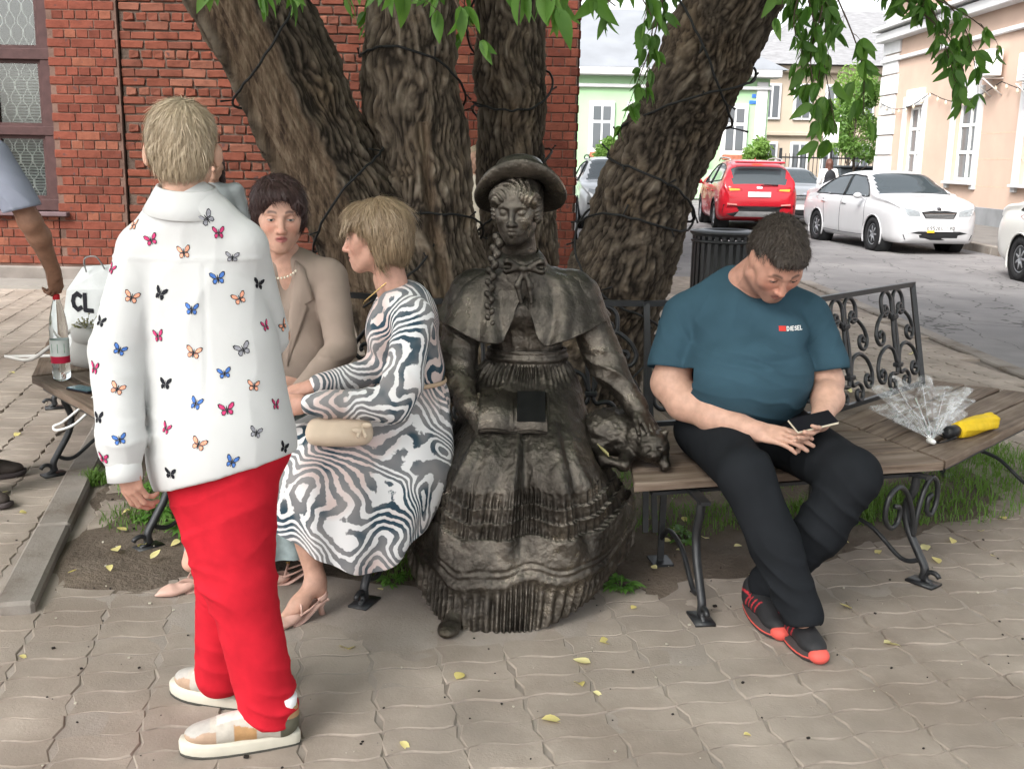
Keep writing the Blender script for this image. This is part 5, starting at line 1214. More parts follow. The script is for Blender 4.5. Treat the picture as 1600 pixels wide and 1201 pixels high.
# blouse
M_shirt = mat('white_blouse', (.56, .56, .555), .8, spec=.2, var=.03, vscale=6, bump=.15, bscale=300, bdist=.001, wr=.4, wscale=4.5, wdist=.014)
hemn = (.30, -.12, -1)
sp = [E_((-.805, 2.665, 1.20), (.160, .112, .18), .05), E_((-.772, 2.665, 1.0), (.178, .135, .25), .06), E_((-.752, 2.655, .78), (.193, .185, .26), .06), C_((-.925, 2.645, 1.285), (-.685, 2.668, 1.295), .062, .062, .05), C_((-.90, 2.645, 1.31), (-.82, 2.645, 1.40), .05, .055, .05), C_((-.70, 2.66, 1.315), (-.79, 2.645, 1.40), .05, .055, .05), E_((-.81, 2.645, 1.36), (.10, .075, .07), .05), CUT((-.74, 2.6, .725), hemn)]
lsl = [C_((-.925, 2.64, 1.285), (-.985, 2.58, 1.04), .066, .066, .014), C_((-.985, 2.58, 1.04), (-.958, 2.505, .83), .066, .056, .014), C_((-.958, 2.505, .83), (-.953, 2.497, .775), .058, .042, .02)]
rsl = [C_((-.685, 2.672, 1.29), (-.655, 2.755, 1.06), .064, .063, .014), C_((-.655, 2.755, 1.06), (-.72, 2.92, .985), .062, .05, .014)]
def shirt_d(V):
    d = folds(V, [((1, .2, .12), .11, .006, 1, ((-.75, 2.6, .95), (.3, .4, .32))), ((.8, 0, .6), .09, .004, 5, ((-.63, 2.7, 1.12), (.12, .3, .2))), ((.75, 0, 1), .085, .006, 9, ((-.985, 2.55, 1.0), (.1, .2, .16))), ((.2, 0, 1), .05, .005, 12, ((-.955, 2.5, .84), (.1, .2, .07))), ((1, 0, -.35), .11, .006, 15, ((-.85, 2.6, 1.2), (.2, .4, .15))), ((.8, 0, .7), .09, .006, 17, ((-.9, 2.6, 1.22), (.08, .2, .12)))])
    d += -.003*np.exp(-((V[:, 0]+.752-.03*(1.2-V[:, 2]))/.007)**2)*((V[:, 2] < 1.26) & (V[:, 2] > .95))*(V[:, 1] < 2.66)   # box pleat at the back
    d += .0025*np.exp(-((V[:, 2]-1.275-.05*(V[:, 0]+.8)*0)/.004)**2)*(V[:, 1] < 2.64)   # yoke seam
    return d
V, Fs = soft(sp+lsl+rsl, .0062, 1, shirt_d); shirt = obj('shirt', V, Fs, M_shirt, A)
# cuff, collar
cf = MB(); cf.lathe([(.037, 0), (.0415, -.002), (.0425, -.03), (.042, -.055), (.036, -.056)], 24, (-.953, 2.496, .79), R=rotm('X', -8) @ rotm('Y', -6), cap=False); cf.build('cuff', M_shirt, shirt)
cR = rotm('X', 10) @ rotm('Y', 4); prof = [(.066, -.03), (.066, .018), (.068, .023), (.072, .021), (.088, -.008), (.106, -.040), (.104, -.042)]
V, Fs = lathevf(prof, 40, False); V = np.array(V); V[:, 1] *= .95; obj('collar', V @ cR.T + np.array((-.812, 2.643, 1.425)), Fs, M_shirt, shirt)
# printed butterflies
BF = {'pink': (.52, .045, .15), 'peach': (.80, .36, .24), 'blue': (.07, .17, .48), 'black': (.02, .02, .045), 'grey': (.28, .28, .31)}
M_bk = mat('print_black', (.015, .015, .02), .7, var=0); M_bf = {k: mat('print_'+k, v, .7, var=.25, vscale=120) for k, v in BF.items()}
sbv = bvh_of(shirt)
up_w = [(.001, .000), (.006, .012), (.016, .0185), (.0225, .0175), (.0215, .009), (.013, .0015)]; lo_w = [(.001, -.001), (.012, .001), (.0165, -.004), (.0145, -.0115), (.008, -.013), (.003, -.007)]
def butterfly(x, z, colr, rot, sc, d=(0, 1, 0), y0=2.2, sq=1.0):
    mb = MB(); ca, sa = math.cos(rot), math.sin(rot); d = np.array(d, float); d /= np.linalg.norm(d); sx = np.cross(d, (0, 0, 1)); sx /= np.linalg.norm(sx); o0 = np.array([x, y0, z]) if abs(d[1]) > .5 else np.array(y0, float)+np.array([0, 0, z])
    hit = sbv.ray_cast(Vector(o0), Vector(d))
    if hit[0] is None or abs(hit[1].dot(Vector(d))) < .22: return
    hn = np.array(hit[1]); hp0 = np.array(hit[0]); sx = np.cross((0, 0, 1.), hn); sx /= np.linalg.norm(sx); sz = np.cross(hn, sx)
    def lay(poly, off, m, shrink=1.0, ctr=None):
        pts = []
        for (a, b) in poly:
            if ctr is not None: a, b = ctr[0]+(a-ctr[0])*shrink, ctr[1]+(b-ctr[1])*shrink
            a *= sc*sq; b *= sc; pts.append(hp0 + sx*(a*ca-b*sa) + sz*(a*sa+b*ca))
        P = drape(sbv, pts, off); P2 = np.concatenate([P, drape(sbv, [np.mean(pts, 0)], off)]); n = len(P); mb.add(P2, [(k, (k+1) % n, n) for k in range(n)], m)
    for s in (-1, 1):
        for w in (up_w, lo_w):
            pl = [(s*a, b) for a, b in w]; lay(pl, .0012, 0); cx = (sum(p[0] for p in pl)/6*.92, sum(p[1] for p in pl)/6*.92); lay(pl, .0020, 1, .74, cx)
    lay([(-.0012, -.011), (.0012, -.011), (.0016, .004), (.0008, .011), (-.0008, .011), (-.0016, .004)], .0024, 0)
    mb.build('butterfly_print', [M_bk, M_bf[colr] if colr != 'black' else M_bf['black']], shirt, False)
bl = [(-.932, 1.35, 'peach'), (-.88, 1.318, 'pink'), (-.745, 1.372, 'grey'), (-.72, 1.337, 'pink'), (-.682, 1.415, 'pink'), (-.985, 1.245, 'pink'), (-.80, 1.29, 'peach'), (-.69, 1.278, 'grey'), (-.722, 1.228, 'blue'), (-.618, 1.33, 'pink'), (-.64, 1.208, 'black'), (-.93, 1.18, 'peach'), (-.86, 1.19, 'black'), (-.78, 1.155, 'blue'), (-.675, 1.178, 'peach'), (-.575, 1.195, 'pink'), (-1.005, 1.12, 'black'), (-.955, 1.055, 'blue'), (-.87, 1.085, 'pink'), (-.778, 1.05, 'peach'), (-.665, 1.055, 'grey'), (-.622, 1.105, 'pink'), (-.705, 1.0, 'blue'), (-.6, 1.09, 'peach'), (-1.015, 1.01, 'pink'), (-.955, .965, 'peach'), (-.852, .97, 'black'), (-.768, .93, 'blue'), (-.695, .915, 'pink'), (-.64, .965, 'peach'), (-.595, .91, 'pink'), (-1.0, .895, 'black'), (-.94, .85, 'blue'), (-.845, .865, 'pink'), (-.758, .835, 'peach'), (-.63, .855, 'grey'), (-.682, .79, 'blue'), (-.835, .755, 'black'), (-.62, .76, 'peach'), (-.745, .722, 'blue'), (-.575, .80, 'black'), (-.985, .80, 'pink')]
for k, (x, z, cc) in enumerate(bl): butterfly(x, z, cc, random.Random(k).gauss(0, .25), .92*random.Random(k+50).uniform(.9, 1.12), sq=.9 if k % 3 else .7)
for k in range(16):   # front of the shirt, seen only from elsewhere
    butterfly(-.93+.09*(k % 4)+.04*((k//4) % 2), 1.25-.13*(k//4), list(BF)[k % 5], random.gauss(0, .3), .92, d=(0, -1, 0), y0=3.4)
# trousers
M_red = mat('red_trousers', (.46, .014, .026), .9, spec=.12, var=.14, vscale=14, bump=.3, bscale=320, bdist=.0015, wr=.5, wscale=6, wdist=.014)
tp = [E_((-.735, 2.66, .79), (.165, .135, .13), .05), C_((-.80, 2.625, .75), (-.745, 2.60, .45), .105, .075, .05), C_((-.715, 2.615, .76), (-.695, 2.575, .43), .118, .086, .03), C_((-.695, 2.575, .43), (-.628, 2.552, .10), .086, .076, .03), C_((-.79, 2.70, .76), (-.765, 2.69, .43), .112, .082, .03), C_((-.765, 2.69, .43), (-.80, 2.73, .10), .080, .074, .03), CUT((-.7, 2.6, .052), (0.05, 0, -1))]
def tr_d(V):
    return folds(V, [((.5, .1, 1), .06, .017, 3, ((-.7, 2.56, .42), (.16, .2, .10))), ((.3, 0, 1), .05, .016, 7, ((-.63, 2.53, .13), (.13, .2, .1))), ((-.6, 0, 1), .07, .012, 11, ((-.75, 2.6, .62), (.2, .2, .14))), ((.4, 0, 1), .055, .010, 13, ((-.79, 2.7, .15), (.13, .2, .1)))])
sobj('trousers', tp, .006, M_red, A, 1, tr_d)
def colsA(V, k, th):
    col = np.ones((len(V), 3))*np.array((.42, .385, .335)); y = V[:, 1]/k; z = V[:, 2]-th
    def p(m, c): col[m] = c
    p((y > .20) & (z < .036), (.36, .25, .175)); p((np.abs(V[:, 0]) < .024) & (y > .1) & (y < .2) & (z > .03), (.55, .53, .48)); p((y > .105) & (y < .16) & (z < .038+.2*(y-.105)), (.38, .22, .10)); p((y < .05) & (z < .05), (.09, .085, .06)); p((y < .03) & (z >= .05), (.34, .2, .1)); p((y > .215) & (z >= .024) & (np.abs(V[:, 0]) < .03), (.38, .36, .33)); return col
M_cream = mat('cream_rubber', (.52, .49, .41), .6, var=.08, vscale=20); M_lace = mat('white_lace', (.75, .73, .68), .8, var=.05)
sneaker(A, (-.545, 2.555), (-.845, 2.475), colsA, M_cream, .036, h=.003, lace=M_lace); sneaker(A, (-.70, 2.715), (-.965, 2.80), colsA, M_cream, .036, h=.003, lace=M_lace)
for o in A.children:
    if o.name.startswith('shoe'):
        R, c, L = (shoe_frame((-.545, 2.555), (-.845, 2.475)) if o.name == 'shoe' else shoe_frame((-.70, 2.715), (-.965, 2.80))); sole_part('tread', o, L, -.003, .006, R, c, mat('tread', (.06, .058, .05), .8), .0008)
        MB().tube(np.array([(0, .045, .09), (0, .043, .14)]) @ R.T + c, .036, 14).build('sock', mat('white_sock', (.75, .75, .76), .9), o)
unshift(A)
# ---------------------------------------------------------------- B: dark haired woman in the beige jacket
B = wthing('person', 'seated woman with short dark hair in beige jacket and pearl necklace', 'person', (-.9, 4.0, 0))
hc, hR, hs = np.array([-.893, 4.03, 1.300]), frame_from((.30, -1, -.10)), 1.15
V1, F1 = soft(tf(head_prims(mouth=.0008, fat=.002), hR, hc, hs), .0032)
V2, F2 = soft([C_((-.9, 4.1, 1.15), (-.89, 4.15, .75), .07, .12, .05), C_((-.89, 4.13, .75), (-.89, 4.1, .55), .12, .15, .05), C_((-.95, 4.05, .55), (-1.0, 3.62, .53), .085, .06, .03), C_((-1.0, 3.62, .53), (-1.13, 3.54, .10), .055, .034, .03), C_((-.83, 4.05, .55), (-.86, 3.62, .53), .085, .06, .03), C_((-.86, 3.62, .53), (-.92, 3.55, .10), .055, .034, .03), C_((-1.04, 4.13, 1.08), (-.76, 4.1, 1.08), .05, .05, .04)], .01)
V3, F3 = soft(hand((-.80, 3.72, .63), (-.5, -.8, -.1), (.1, -.1, 1), curl=(.3, .3, .35, .4), mirror=-1), .0035)
V, Fs = join([(V1, F1), (V2, F2), (V3, F3)]); b = obj('body', V, Fs, M_skin, B); SB = (.56, .33, .25)
cattr(b, 'col', np.concatenate([headcols(V1, hR, hc, hs, SB, (.30, .085, .085), (.06, .035, .03), .09), np.ones((len(V2)+len(V3), 3))*SB])); eyes(B, hR, hc, hs, (.05, .06, .06), .55)
M_dhair = hairmat('dark_brown_hair', (.018, .010, .010), (.045, .024, .022), (.11, .06, .055), .38)
hpr = [E_((0, -.018, .048), (.088, .104, .084), .02), E_((0, -.06, -.01), (.078, .056, .07), .03), E_((.068, .012, .005), (.022, .038, .052), .02), E_((-.068, .012, .005), (.022, .038, .052), .02), E_((.0, .056, .080), (.066, .042, .032), .02), E_((-.045, .070, .052), (.022, .018, .028), .012), E_((.050, .062, .050), (.018, .020, .026), .012), E_((.014, .084, .068), (.026, .012, .014), .01), SUB(E_((0, .120, -.028), (.061, .076, .100), .014)), SUB(E_((0, -.02, -.13), (.1, .12, .05), .012))]
hair('hair', hpr, .0042, M_dhair, B, hR, hc, hs, pole=(.03, -.02, .12), strand=22, amp=.007, seed=7, n=3600, L=.042, lift=.07, mess=.12)
M_jac = mat('beige_jacket', (.31, .245, .205), .9, spec=.15, var=.06, vscale=9, bump=.2, bscale=260, bdist=.001, wr=.35, wscale=5)
jp = [E_((-.895, 4.13, .98), (.185, .125, .19), .05), E_((-.89, 4.13, .74), (.19, .145, .22), .06), C_((-1.06, 4.13, 1.075), (-.73, 4.1, 1.075), .065, .065, .05), E_((-.9, 4.12, 1.12), (.11, .07, .05), .05), C_((-.715, 4.1, 1.06), (-.660, 4.0, .80), .070, .060, .014), C_((-.660, 4.0, .80), (-.78, 3.76, .66), .060, .046, .014), C_((-1.075, 4.13, 1.06), (-1.10, 4.03, .80), .075, .062, .03), C_((-1.10, 4.03, .80), (-.98, 3.78, .66), .062, .046, .03), SUB(E_((-.868, 3.985, 1.09), (.05, .06, .13), .02)), CUT((-.9, 4, .52), (0, 0, -1))]
def jac_d(V): return folds(V, [((.2, 0, 1), .05, .009, 4, ((-.68, 3.98, .80), (.08, .15, .08))), ((.8, 0, .5), .08, .006, 8, ((-.78, 4.0, .72), (.15, .2, .15))), ((.2, .2, 1), .06, .006, 18, ((-.7, 4.0, .95), (.08, .2, .12)))])
jo = sobj('jacket', jp, .0065, M_jac, B, 1, jac_d); jb = bvh_of(jo)
def flap(name, poly, bv, off, m, parent, d=(0, 1, 0), y0=3.3, th=.004):
    """cloth flap laid on a surface and thickened"""
    c0 = np.mean(poly, 0); P = []
    for t in (1.0, .66, .33, .02):
        for q in range(len(poly)):
            for f in (0, .5):
                a = np.array(poly[q])*(1-f)+np.array(poly[(q+1) % len(poly)])*f; a = c0+(a-c0)*t; P.append((a[0], y0, a[1]))
    n = 2*len(poly); T = drape(bv, P, off+th, d); Bm = drape(bv, P[:n], off-.002, d); V = np.concatenate([T, Bm]); Fs = gridfaces(n, 4, True)+[(k, 4*n+k, 4*n+(k+1) % n, (k+1) % n) for k in range(n)]+[tuple(3*n+k for k in range(n))]
    return obj(name, V, Fs, m, parent)
flap('lapel', [(-.838, 1.13), (-.80, 1.10), (-.765, .985), (-.80, .97), (-.792, .955), (-.865, .73), (-.862, .9)], jb, .003, M_jac, jo)
flap('lapel', [(-.935, 1.13), (-.975, 1.10), (-1.005, .985), (-.97, .97), (-.98, .955), (-.885, .73), (-.89, .9)], jb, .003, M_jac, jo)
sobj('top', [E_((-.885, 4.085, .98), (.07, .05, .13), .02)], .006, mat('white_top', (.74, .73, .72), .8, var=.03), B)
pe = MB()
for k in range(36):
    a = 2*PI*k/36; p = np.array([-.892+.068*math.sin(a), 4.07-.075*math.cos(a)-.005, 1.13-.05*math.cos(a)-.012]); pe.lathe([(.0003, -.0052), (.0036, -.0036), (.0052, 0), (.0036, .0036), (.0003, .0052)], 8, p)
pe.build('pearl_necklace', mat('pearl', (.75, .68, .55), .22, var=.03, coat=.3), B)
M_tealsk = mat('teal_grey_skirt', (.20, .245, .25), .55, var=.45, vscale=16, bump=.2, bscale=40)
lp = [ring((-.89, 4.1, .66), .17, .15), [(-.9, 3.62, .60), (-.78, 3.66, .58), (-.70, 3.9, .55), (-.74, 4.2, .5), (-.9, 4.25, .48), (-1.06, 4.2, .5), (-1.1, 3.9, .55), (-1.04, 3.66, .58)],
      [(-.92, 3.50, .48), (-.76, 3.54, .46), (-.68, 3.85, .46), (-.73, 4.2, .46), (-.9, 4.24, .46), (-1.08, 4.2, .46), (-1.13, 3.85, .46), (-1.08, 3.54, .46)], [(-.93, 3.47, .26), (-.75, 3.50, .26), (-.66, 3.7, .28), (-.7, 3.9, .3), (-.9, 3.95, .3), (-1.1, 3.9, .3), (-1.17, 3.7, .28), (-1.1, 3.5, .26)], [(-.93, 3.46, .14), (-.745, 3.49, .14), (-.65, 3.66, .14), (-.7, 3.85, .14), (-.9, 3.9, .14), (-1.1, 3.85, .14), (-1.18, 3.68, .14), (-1.11, 3.5, .14)]]
G = loft(lp, 120, 50); G += gnorm(G)*(.012*np.sin(np.arange(120)*2*PI/120*14)[None, :, None]*np.linspace(0, 1, 50)[:, None, None]**1.5); obj('skirt', G.reshape(-1, 3), gridfaces(120, 50, True), M_tealsk, B)
def pump(root, heel, toe, m, ank, strap=True, hh=.055):
    R, c, L = shoe_frame(heel, toe)
    P = [E_((0, .74*L, .016), (.036, .20*L, .017), .02), C_((0, .80*L, .012), (0, 1.0*L, .008), .022, .004, .02), E_((0, .55*L, .028), (.03, .13*L, .020), .02), SUB(E_((0, .50*L, .064), (.026, .23*L, .036), .006)), CUT((0, 0, .002), (0, 0, -1))]
    o = obj('shoe', *(lambda v, f: (v @ R.T + c, f))(*soft(P, .0026)), m, root)
    # arched sole, heel and straps
    so = MB(); rows = []
    for t in np.linspace(0, 1, 14):
        y = t*.62*L; z = hh*(.5+.5*math.cos(min(1, t*1.12)*PI))+.004; w = .022+.011*t
        rows += [(-w, y, z), (w, y, z), (w*.9, y, z-.006), (-w*.9, y, z-.006)]
    so.add(np.array(rows) @ R.T + c, gridfaces(4, 14, True) + [(0, 1, 2, 3), (55, 54, 53, 52)]); so.build('sole', m, o)
    MB().tube(np.array([(0, .018*1, hh), (0, .022, hh*.5), (0, .016, .0)]) @ R.T + c, [.018, .009, .011], 12).build('heel', m, o)
    cup = [(.027*math.cos(a), .03-.03*math.sin(a), hh+.016+.010*math.sin(a)) for a in np.linspace(-.5, PI+.5, 16)]
    st = MB(); st.tube(np.array(cup) @ R.T + c, .005, 6, sq=(.5, 2.0)); 
    for sx in (-1, 1): st.tube(np.array([(sx*.026, .04, hh+.012), (sx*.034, .36*L, .050), (sx*.034, .52*L, .038)]) @ R.T + c, .004, 6)
    st.tube(np.array([(-.034, .50*L, .042), (-.02, .47*L, .066), (0, .46*L, .074), (.02, .47*L, .066), (.034, .50*L, .042)]) @ R.T + c, .0042, 6); st.build('strap', m, o)
    MB().box(R @ np.array((.012, .462*L, .073))+c, (.012, .006, .01)).build('buckle', mat('gold', (.7, .5, .2)), o, False)
    return o
M_nude = mat('nude_leather', (.52, .335, .275), .4, var=.05, vscale=30, coat=.1)
pump(B, (-1.02, 3.60), (-1.235, 3.46), M_nude, None); pump(B, (-.86, 3.56), (-1.06, 3.62), M_nude, None)
unshift(B)
# ---------------------------------------------------------------- C: woman with the blond bob in the zebra swirl dress
Cc = wthing('person', 'seated woman in profile with blond bob and grey swirl print dress', 'person', (-.4, 3.6, 0))
hc, hR, hs = np.array([-.472, 3.60, 1.262]), frame_from((-1, .08, -.10)), 1.04
V1, F1 = soft(tf(head_prims(), hR, hc, hs), .0032)
V2, F2 = soft([C_((-.435, 3.61, 1.12), (-.385, 3.62, .98), .048, .062, .04), C_((-.385, 3.62, .98), (-.35, 3.63, .7), .065, .08, .05), C_((-.35, 3.63, .7), (-.35, 3.66, .55), .11, .14, .05), C_((-.38, 3.56, .54), (-.73, 3.42, .52), .085, .06, .03), C_((-.73, 3.42, .52), (-.705, 3.40, .34), .056, .053, .03), C_((-.705, 3.40, .34), (-.652, 3.362, .115), .053, .030, .03), C_((-.652, 3.362, .115), (-.70, 3.30, .055), .030, .028, .03), C_((-.70, 3.3, .055), (-.745, 3.25, .022), .026, .018, .03), C_((-.652, 3.362, .10), (-.635, 3.355, .075), .026, .022, .02), C_((-.38, 3.72, .54), (-.74, 3.58, .52), .085, .06, .03), C_((-.74, 3.58, .52), (-.74, 3.6, .12), .055, .033, .03), C_((-.38, 3.52, 1.0), (-.4, 3.73, 1.0), .04, .04, .04), C_((-.33, 3.49, .99), (-.385, 3.37, .72), .042, .037, .03), C_((-.385, 3.37, .72), (-.665, 3.335, .735), .037, .025, .03), C_((-.43, 3.74, .99), (-.46, 3.62, .80), .042, .037, .03), C_((-.46, 3.62, .80), (-.655, 3.44, .775), .037, .025, .03)], .008)
V3, F3 = soft(hand((-.665, 3.335, .735), (-1, .25, .05), (.1, -.75, .7), curl=(.45, .5, .5, .55), thumb=(.3, .3), mirror=-1, s=.92), .003)
V4, F4 = soft(hand((-.655, 3.44, .775), (-1, -.15, -.25), (.0, -.35, 1), curl=(.3, .35, .4, .45), thumb=(.3, .3), mirror=1, s=.92), .003)
V, Fs = join([(V1, F1), (V2, F2), (V3, F3), (V4, F4)]); b = obj('body', V, Fs, M_skin, Cc); SC = (.50, .285, .215)
cattr(b, 'col', np.concatenate([headcols(V1, hR, hc, hs, SC, (.36, .12, .11), (.2, .13, .08), .08), np.ones((len(V2), 3))*np.array((.46, .27, .20)), np.ones((len(V3)+len(V4), 3))*np.array((.47, .26, .195))])); eyes(Cc, hR, hc, hs, (.08, .07, .05), .4)
M_bob = hairmat('honey_blond_hair', (.085, .055, .032), (.27, .19, .115), (.52, .41, .28), .36)
hpr = [E_((0, -.024, .040), (.090, .104, .084), .02), E_((0, -.062, -.02), (.090, .062, .078), .03), C_((.078, -.012, .02), (.074, -.022, -.072), .022, .017, .03), C_((-.078, -.012, .02), (-.074, -.022, -.072), .022, .017, .03), E_((0, .046, .074), (.066, .044, .038), .02), E_((.038, .070, .052), (.036, .022, .026), .015), E_((-.038, .070, .052), (.036, .022, .026), .015), SUB(E_((0, .125, -.055), (.064, .085, .085), .014)), SUB(E_((0, .06, -.11), (.12, .075, .09), .012)), SUB(E_((0, -.03, -.185), (.13, .15, .09), .006))]
hair('hair', hpr, .0042, M_bob, Cc, hR, hc, hs, pole=(.0, -.01, .12), strand=30, amp=.0048, seed=11, lng=.9, n=6500, L=.06, lift=.015, mess=.05)
er = MB(); er.lathe([(.0004, -.007), (.005, -.003), (.0045, .003), (.0004, .006)], 10, hR @ np.array([-.083, .0, -.04])*hs+hc); er.build('earring', mat('gold', (.7, .5, .2)), Cc)
def zebra():
    m = bpy.data.materials.new('swirl_print'); m.use_nodes = True; t = m.node_tree; b = t.nodes['Principled BSDF']; b.inputs['Roughness'].default_value = .7; b.inputs['Specular IOR Level'].default_value = .25
    tc = t.nodes.new('ShaderNodeTexCoord'); n = node(t, 'ShaderNodeTexNoise', Scale=4.6, Detail=1.0, Roughness=.3, Distortion=.4); lk(t, tc.outputs['Object'], n.inputs['Vector'])
    nf = node(t, 'ShaderNodeTexNoise', Scale=42.0, Detail=2.0); lk(t, tc.outputs['Object'], nf.inputs['Vector'])
    a = node(t, 'ShaderNodeMath', operation='MULTIPLY'); lk(t, n.outputs['Fac'], a.inputs[0]); a.inputs[1].default_value = 15.0; dt = node(t, 'ShaderNodeVectorMath', operation='DOT_PRODUCT'); lk(t, tc.outputs['Object'], dt.inputs[0]); dt.inputs[1].default_value = (13, 7, 17)
    a2 = node(t, 'ShaderNodeMath', operation='MULTIPLY_ADD'); lk(t, nf.outputs['Fac'], a2.inputs[0]); a2.inputs[1].default_value = .55; a3 = node(t, 'ShaderNodeMath', operation='ADD'); lk(t, a.outputs[0], a3.inputs[0]); lk(t, dt.outputs['Value'], a3.inputs[1]); lk(t, a3.outputs[0], a2.inputs[2])
    fr = node(t, 'ShaderNodeMath', operation='PINGPONG'); lk(t, a2.outputs[0], fr.inputs[0]); fr.inputs[1].default_value = .5
    st = ramp(t, fr.outputs[0], [(.25, (0, 0, 0)), (.30, (1, 1, 1))])
    nd = node(t, 'ShaderNodeTexNoise', Scale=7.0, Detail=2.0); mp = node(t, 'ShaderNodeMapping'); mp.inputs['Location'].default_value = (3, 7, 1); lk(t, tc.outputs['Object'], mp.inputs['Vector']); lk(t, mp.outputs[0], nd.inputs['Vector'])
    dark = ramp(t, nd.outputs['Fac'], [(.36, (.25, .24, .24)), (.54, (.16, .165, .175)), (.62, (.035, .065, .088)), (.7, (.022, .05, .075))])
    np_ = node(t, 'ShaderNodeTexNoise', Scale=4.0, Detail=1.0); mp2 = node(t, 'ShaderNodeMapping'); mp2.inputs['Location'].default_value = (9, 2, 5); lk(t, tc.outputs['Object'], mp2.inputs['Vector']); lk(t, mp2.outputs[0], np_.inputs['Vector'])
    light = ramp(t, np_.outputs['Fac'], [(.52, (.74, .73, .73)), (.62, (.62, .50, .47))])
    mx = node(t, 'ShaderNodeMixRGB'); lk(t, st, mx.inputs['Fac']); lk(t, dark, mx.inputs['Color1']); lk(t, light, mx.inputs['Color2']); lk(t, mx.outputs[0], b.inputs['Base Color'])
    return m
M_zeb = zebra()
dp = [E_((-.375, 3.625, .96), (.118, .135, .15), .05), E_((-.355, 3.63, .80), (.118, .115, .14), .05), C_((-.345, 3.50, 1.015), (-.42, 3.745, 1.02), .058, .055, .05), E_((-.39, 3.62, 1.055), (.075, .09, .04), .04), E_((-.455, 3.62, .93), (.05, .1, .075), .05), SUB(C_((-.45, 3.61, 1.16), (-.455, 3.61, 1.085), .062, .052, .01)), CUT((-.36, 3.6, .735), (.06, 0, -1))]
ar = [C_((-.33, 3.485, 1.0), (-.36, 3.385, .80), .066, .064, .03), C_((-.36, 3.385, .80), (-.39, 3.362, .735), .064, .058, .03), C_((-.39, 3.362, .735), (-.60, 3.34, .737), .060, .044, .03), C_((-.60, 3.34, .737), (-.655, 3.336, .736), .044, .034, .02), C_((-.43, 3.745, 1.0), (-.46, 3.62, .80), .062, .055, .03), C_((-.46, 3.62, .80), (-.645, 3.447, .776), .052, .038, .03)]
def dr_d(V): return folds(V, [((.7, 0, .7), .055, .010, 21, ((-.38, 3.38, .78), (.1, .15, .12))), ((1, 0, .2), .06, .008, 25, ((-.5, 3.34, .74), (.14, .1, .08))), ((.9, 0, .5), .08, .007, 28, ((-.33, 3.55, .85), (.12, .2, .14))), ((.3, 0, 1), .06, .006, 31, ((-.34, 3.45, .92), (.1, .1, .12)))])
do = sobj('dress_top', dp+ar, .006, M_zeb, Cc, 1, dr_d)
lp = [[(-.235, 3.64, .755), (-.27, 3.55, .755), (-.36, 3.515, .755), (-.45, 3.545, .76), (-.485, 3.63, .76), (-.45, 3.7, .76), (-.36, 3.74, .755), (-.27, 3.72, .755)],
 [(-.222, 3.66, .66), (-.235, 3.53, .66), (-.37, 3.465, .665), (-.50, 3.48, .68), (-.57, 3.6, .685), (-.52, 3.72, .68), (-.38, 3.79, .665), (-.25, 3.77, .66)],
 [(-.212, 3.67, .56), (-.222, 3.50, .54), (-.40, 3.385, .56), (-.65, 3.345, .605), (-.79, 3.42, .605), (-.74, 3.6, .605), (-.45, 3.82, .57), (-.24, 3.8, .55)],
 [(-.222, 3.66, .47), (-.235, 3.45, .44), (-.41, 3.32, .43), (-.67, 3.275, .505), (-.825, 3.37, .51), (-.78, 3.58, .5), (-.5, 3.82, .46), (-.25, 3.79, .47)],
 [(-.236, 3.62, .415), (-.275, 3.40, .33), (-.43, 3.285, .28), (-.655, 3.255, .36), (-.815, 3.345, .42), (-.79, 3.56, .4), (-.5, 3.8, .37), (-.26, 3.76, .43)],
 [(-.245, 3.60, .385), (-.315, 3.375, .255), (-.455, 3.268, .180), (-.635, 3.245, .245), (-.805, 3.33, .345), (-.79, 3.55, .32), (-.5, 3.79, .3), (-.265, 3.74, .40)]]
nu, nv = 200, 90; G = loft(lp, nu, nv); Nn = gnorm(G); uu = np.arange(nu)*2*PI/nu; vv = np.linspace(0, 1, nv)
fold = .011*np.sin(uu*11+1.0+.8*np.sin(uu*3))[None]*(.15+vv[:, None]**1.3) + .006*np.sin(uu*23)[None]*np.exp(-((vv[:, None]-.12)/.1)**2)
P = (G + Nn*fold[..., None]).reshape(-1, 3); P += 0.010*pnoise(P*7, 41)[:, None]*Nn.reshape(-1, 3)
sk = obj('dress_skirt', P, gridfaces(nu, nv, True), M_zeb, Cc); so_ = sk.modifiers.new('thick', 'SOLIDIFY'); so_.thickness = .003
bt = MB(); bt.tube([(-.36+.128*math.cos(a), 3.628+.118*math.sin(a), .757+.005*math.cos(a)) for a in np.linspace(0, 2*PI, 40)[:-1]], .006, 6, closed=True, sq=(.6, 1.4)); bt.build('belt', mat('tan_belt', (.55, .40, .28), .5, var=.05), Cc)
cl = wthing('clutch_bag', 'small beige clutch bag with a bow on the lap of the swirl dress', 'bag', (-.56, 3.35, .62))
cR = rotm('Z', 6) @ rotm('X', -35)
V, Fs = soft([E_((0, 0, 0), (.105, .03, .045), .02), C_((-.075, 0, .02), (.075, 0, .02), .022, .022, .03), C_((-.08, 0, -.022), (.08, 0, -.022), .022, .022, .03)], .005); obj('pouch', V @ cR.T + np.array((-.56, 3.335, .648)), Fs, mat('beige_leather', (.58, .47, .36), .5, var=.05, vscale=20, bump=.15, bscale=120), cl)
bw = MB(); 
for s in (-1, 1): bw.add(*(lambda v, f: (v*np.array([1, 1, 1]) @ cR.T + np.array((-.482, 3.305, .668)), f))(*soft([E_((s*.016, -.003, s*.009), (.017, .007, .010), .004), C_((0, 0, 0), (s*.013, -.002, -.03), .004, .007, .004)], .003)))
bw.build('bow', mat('beige_leather', (.58, .47, .36)), cl)
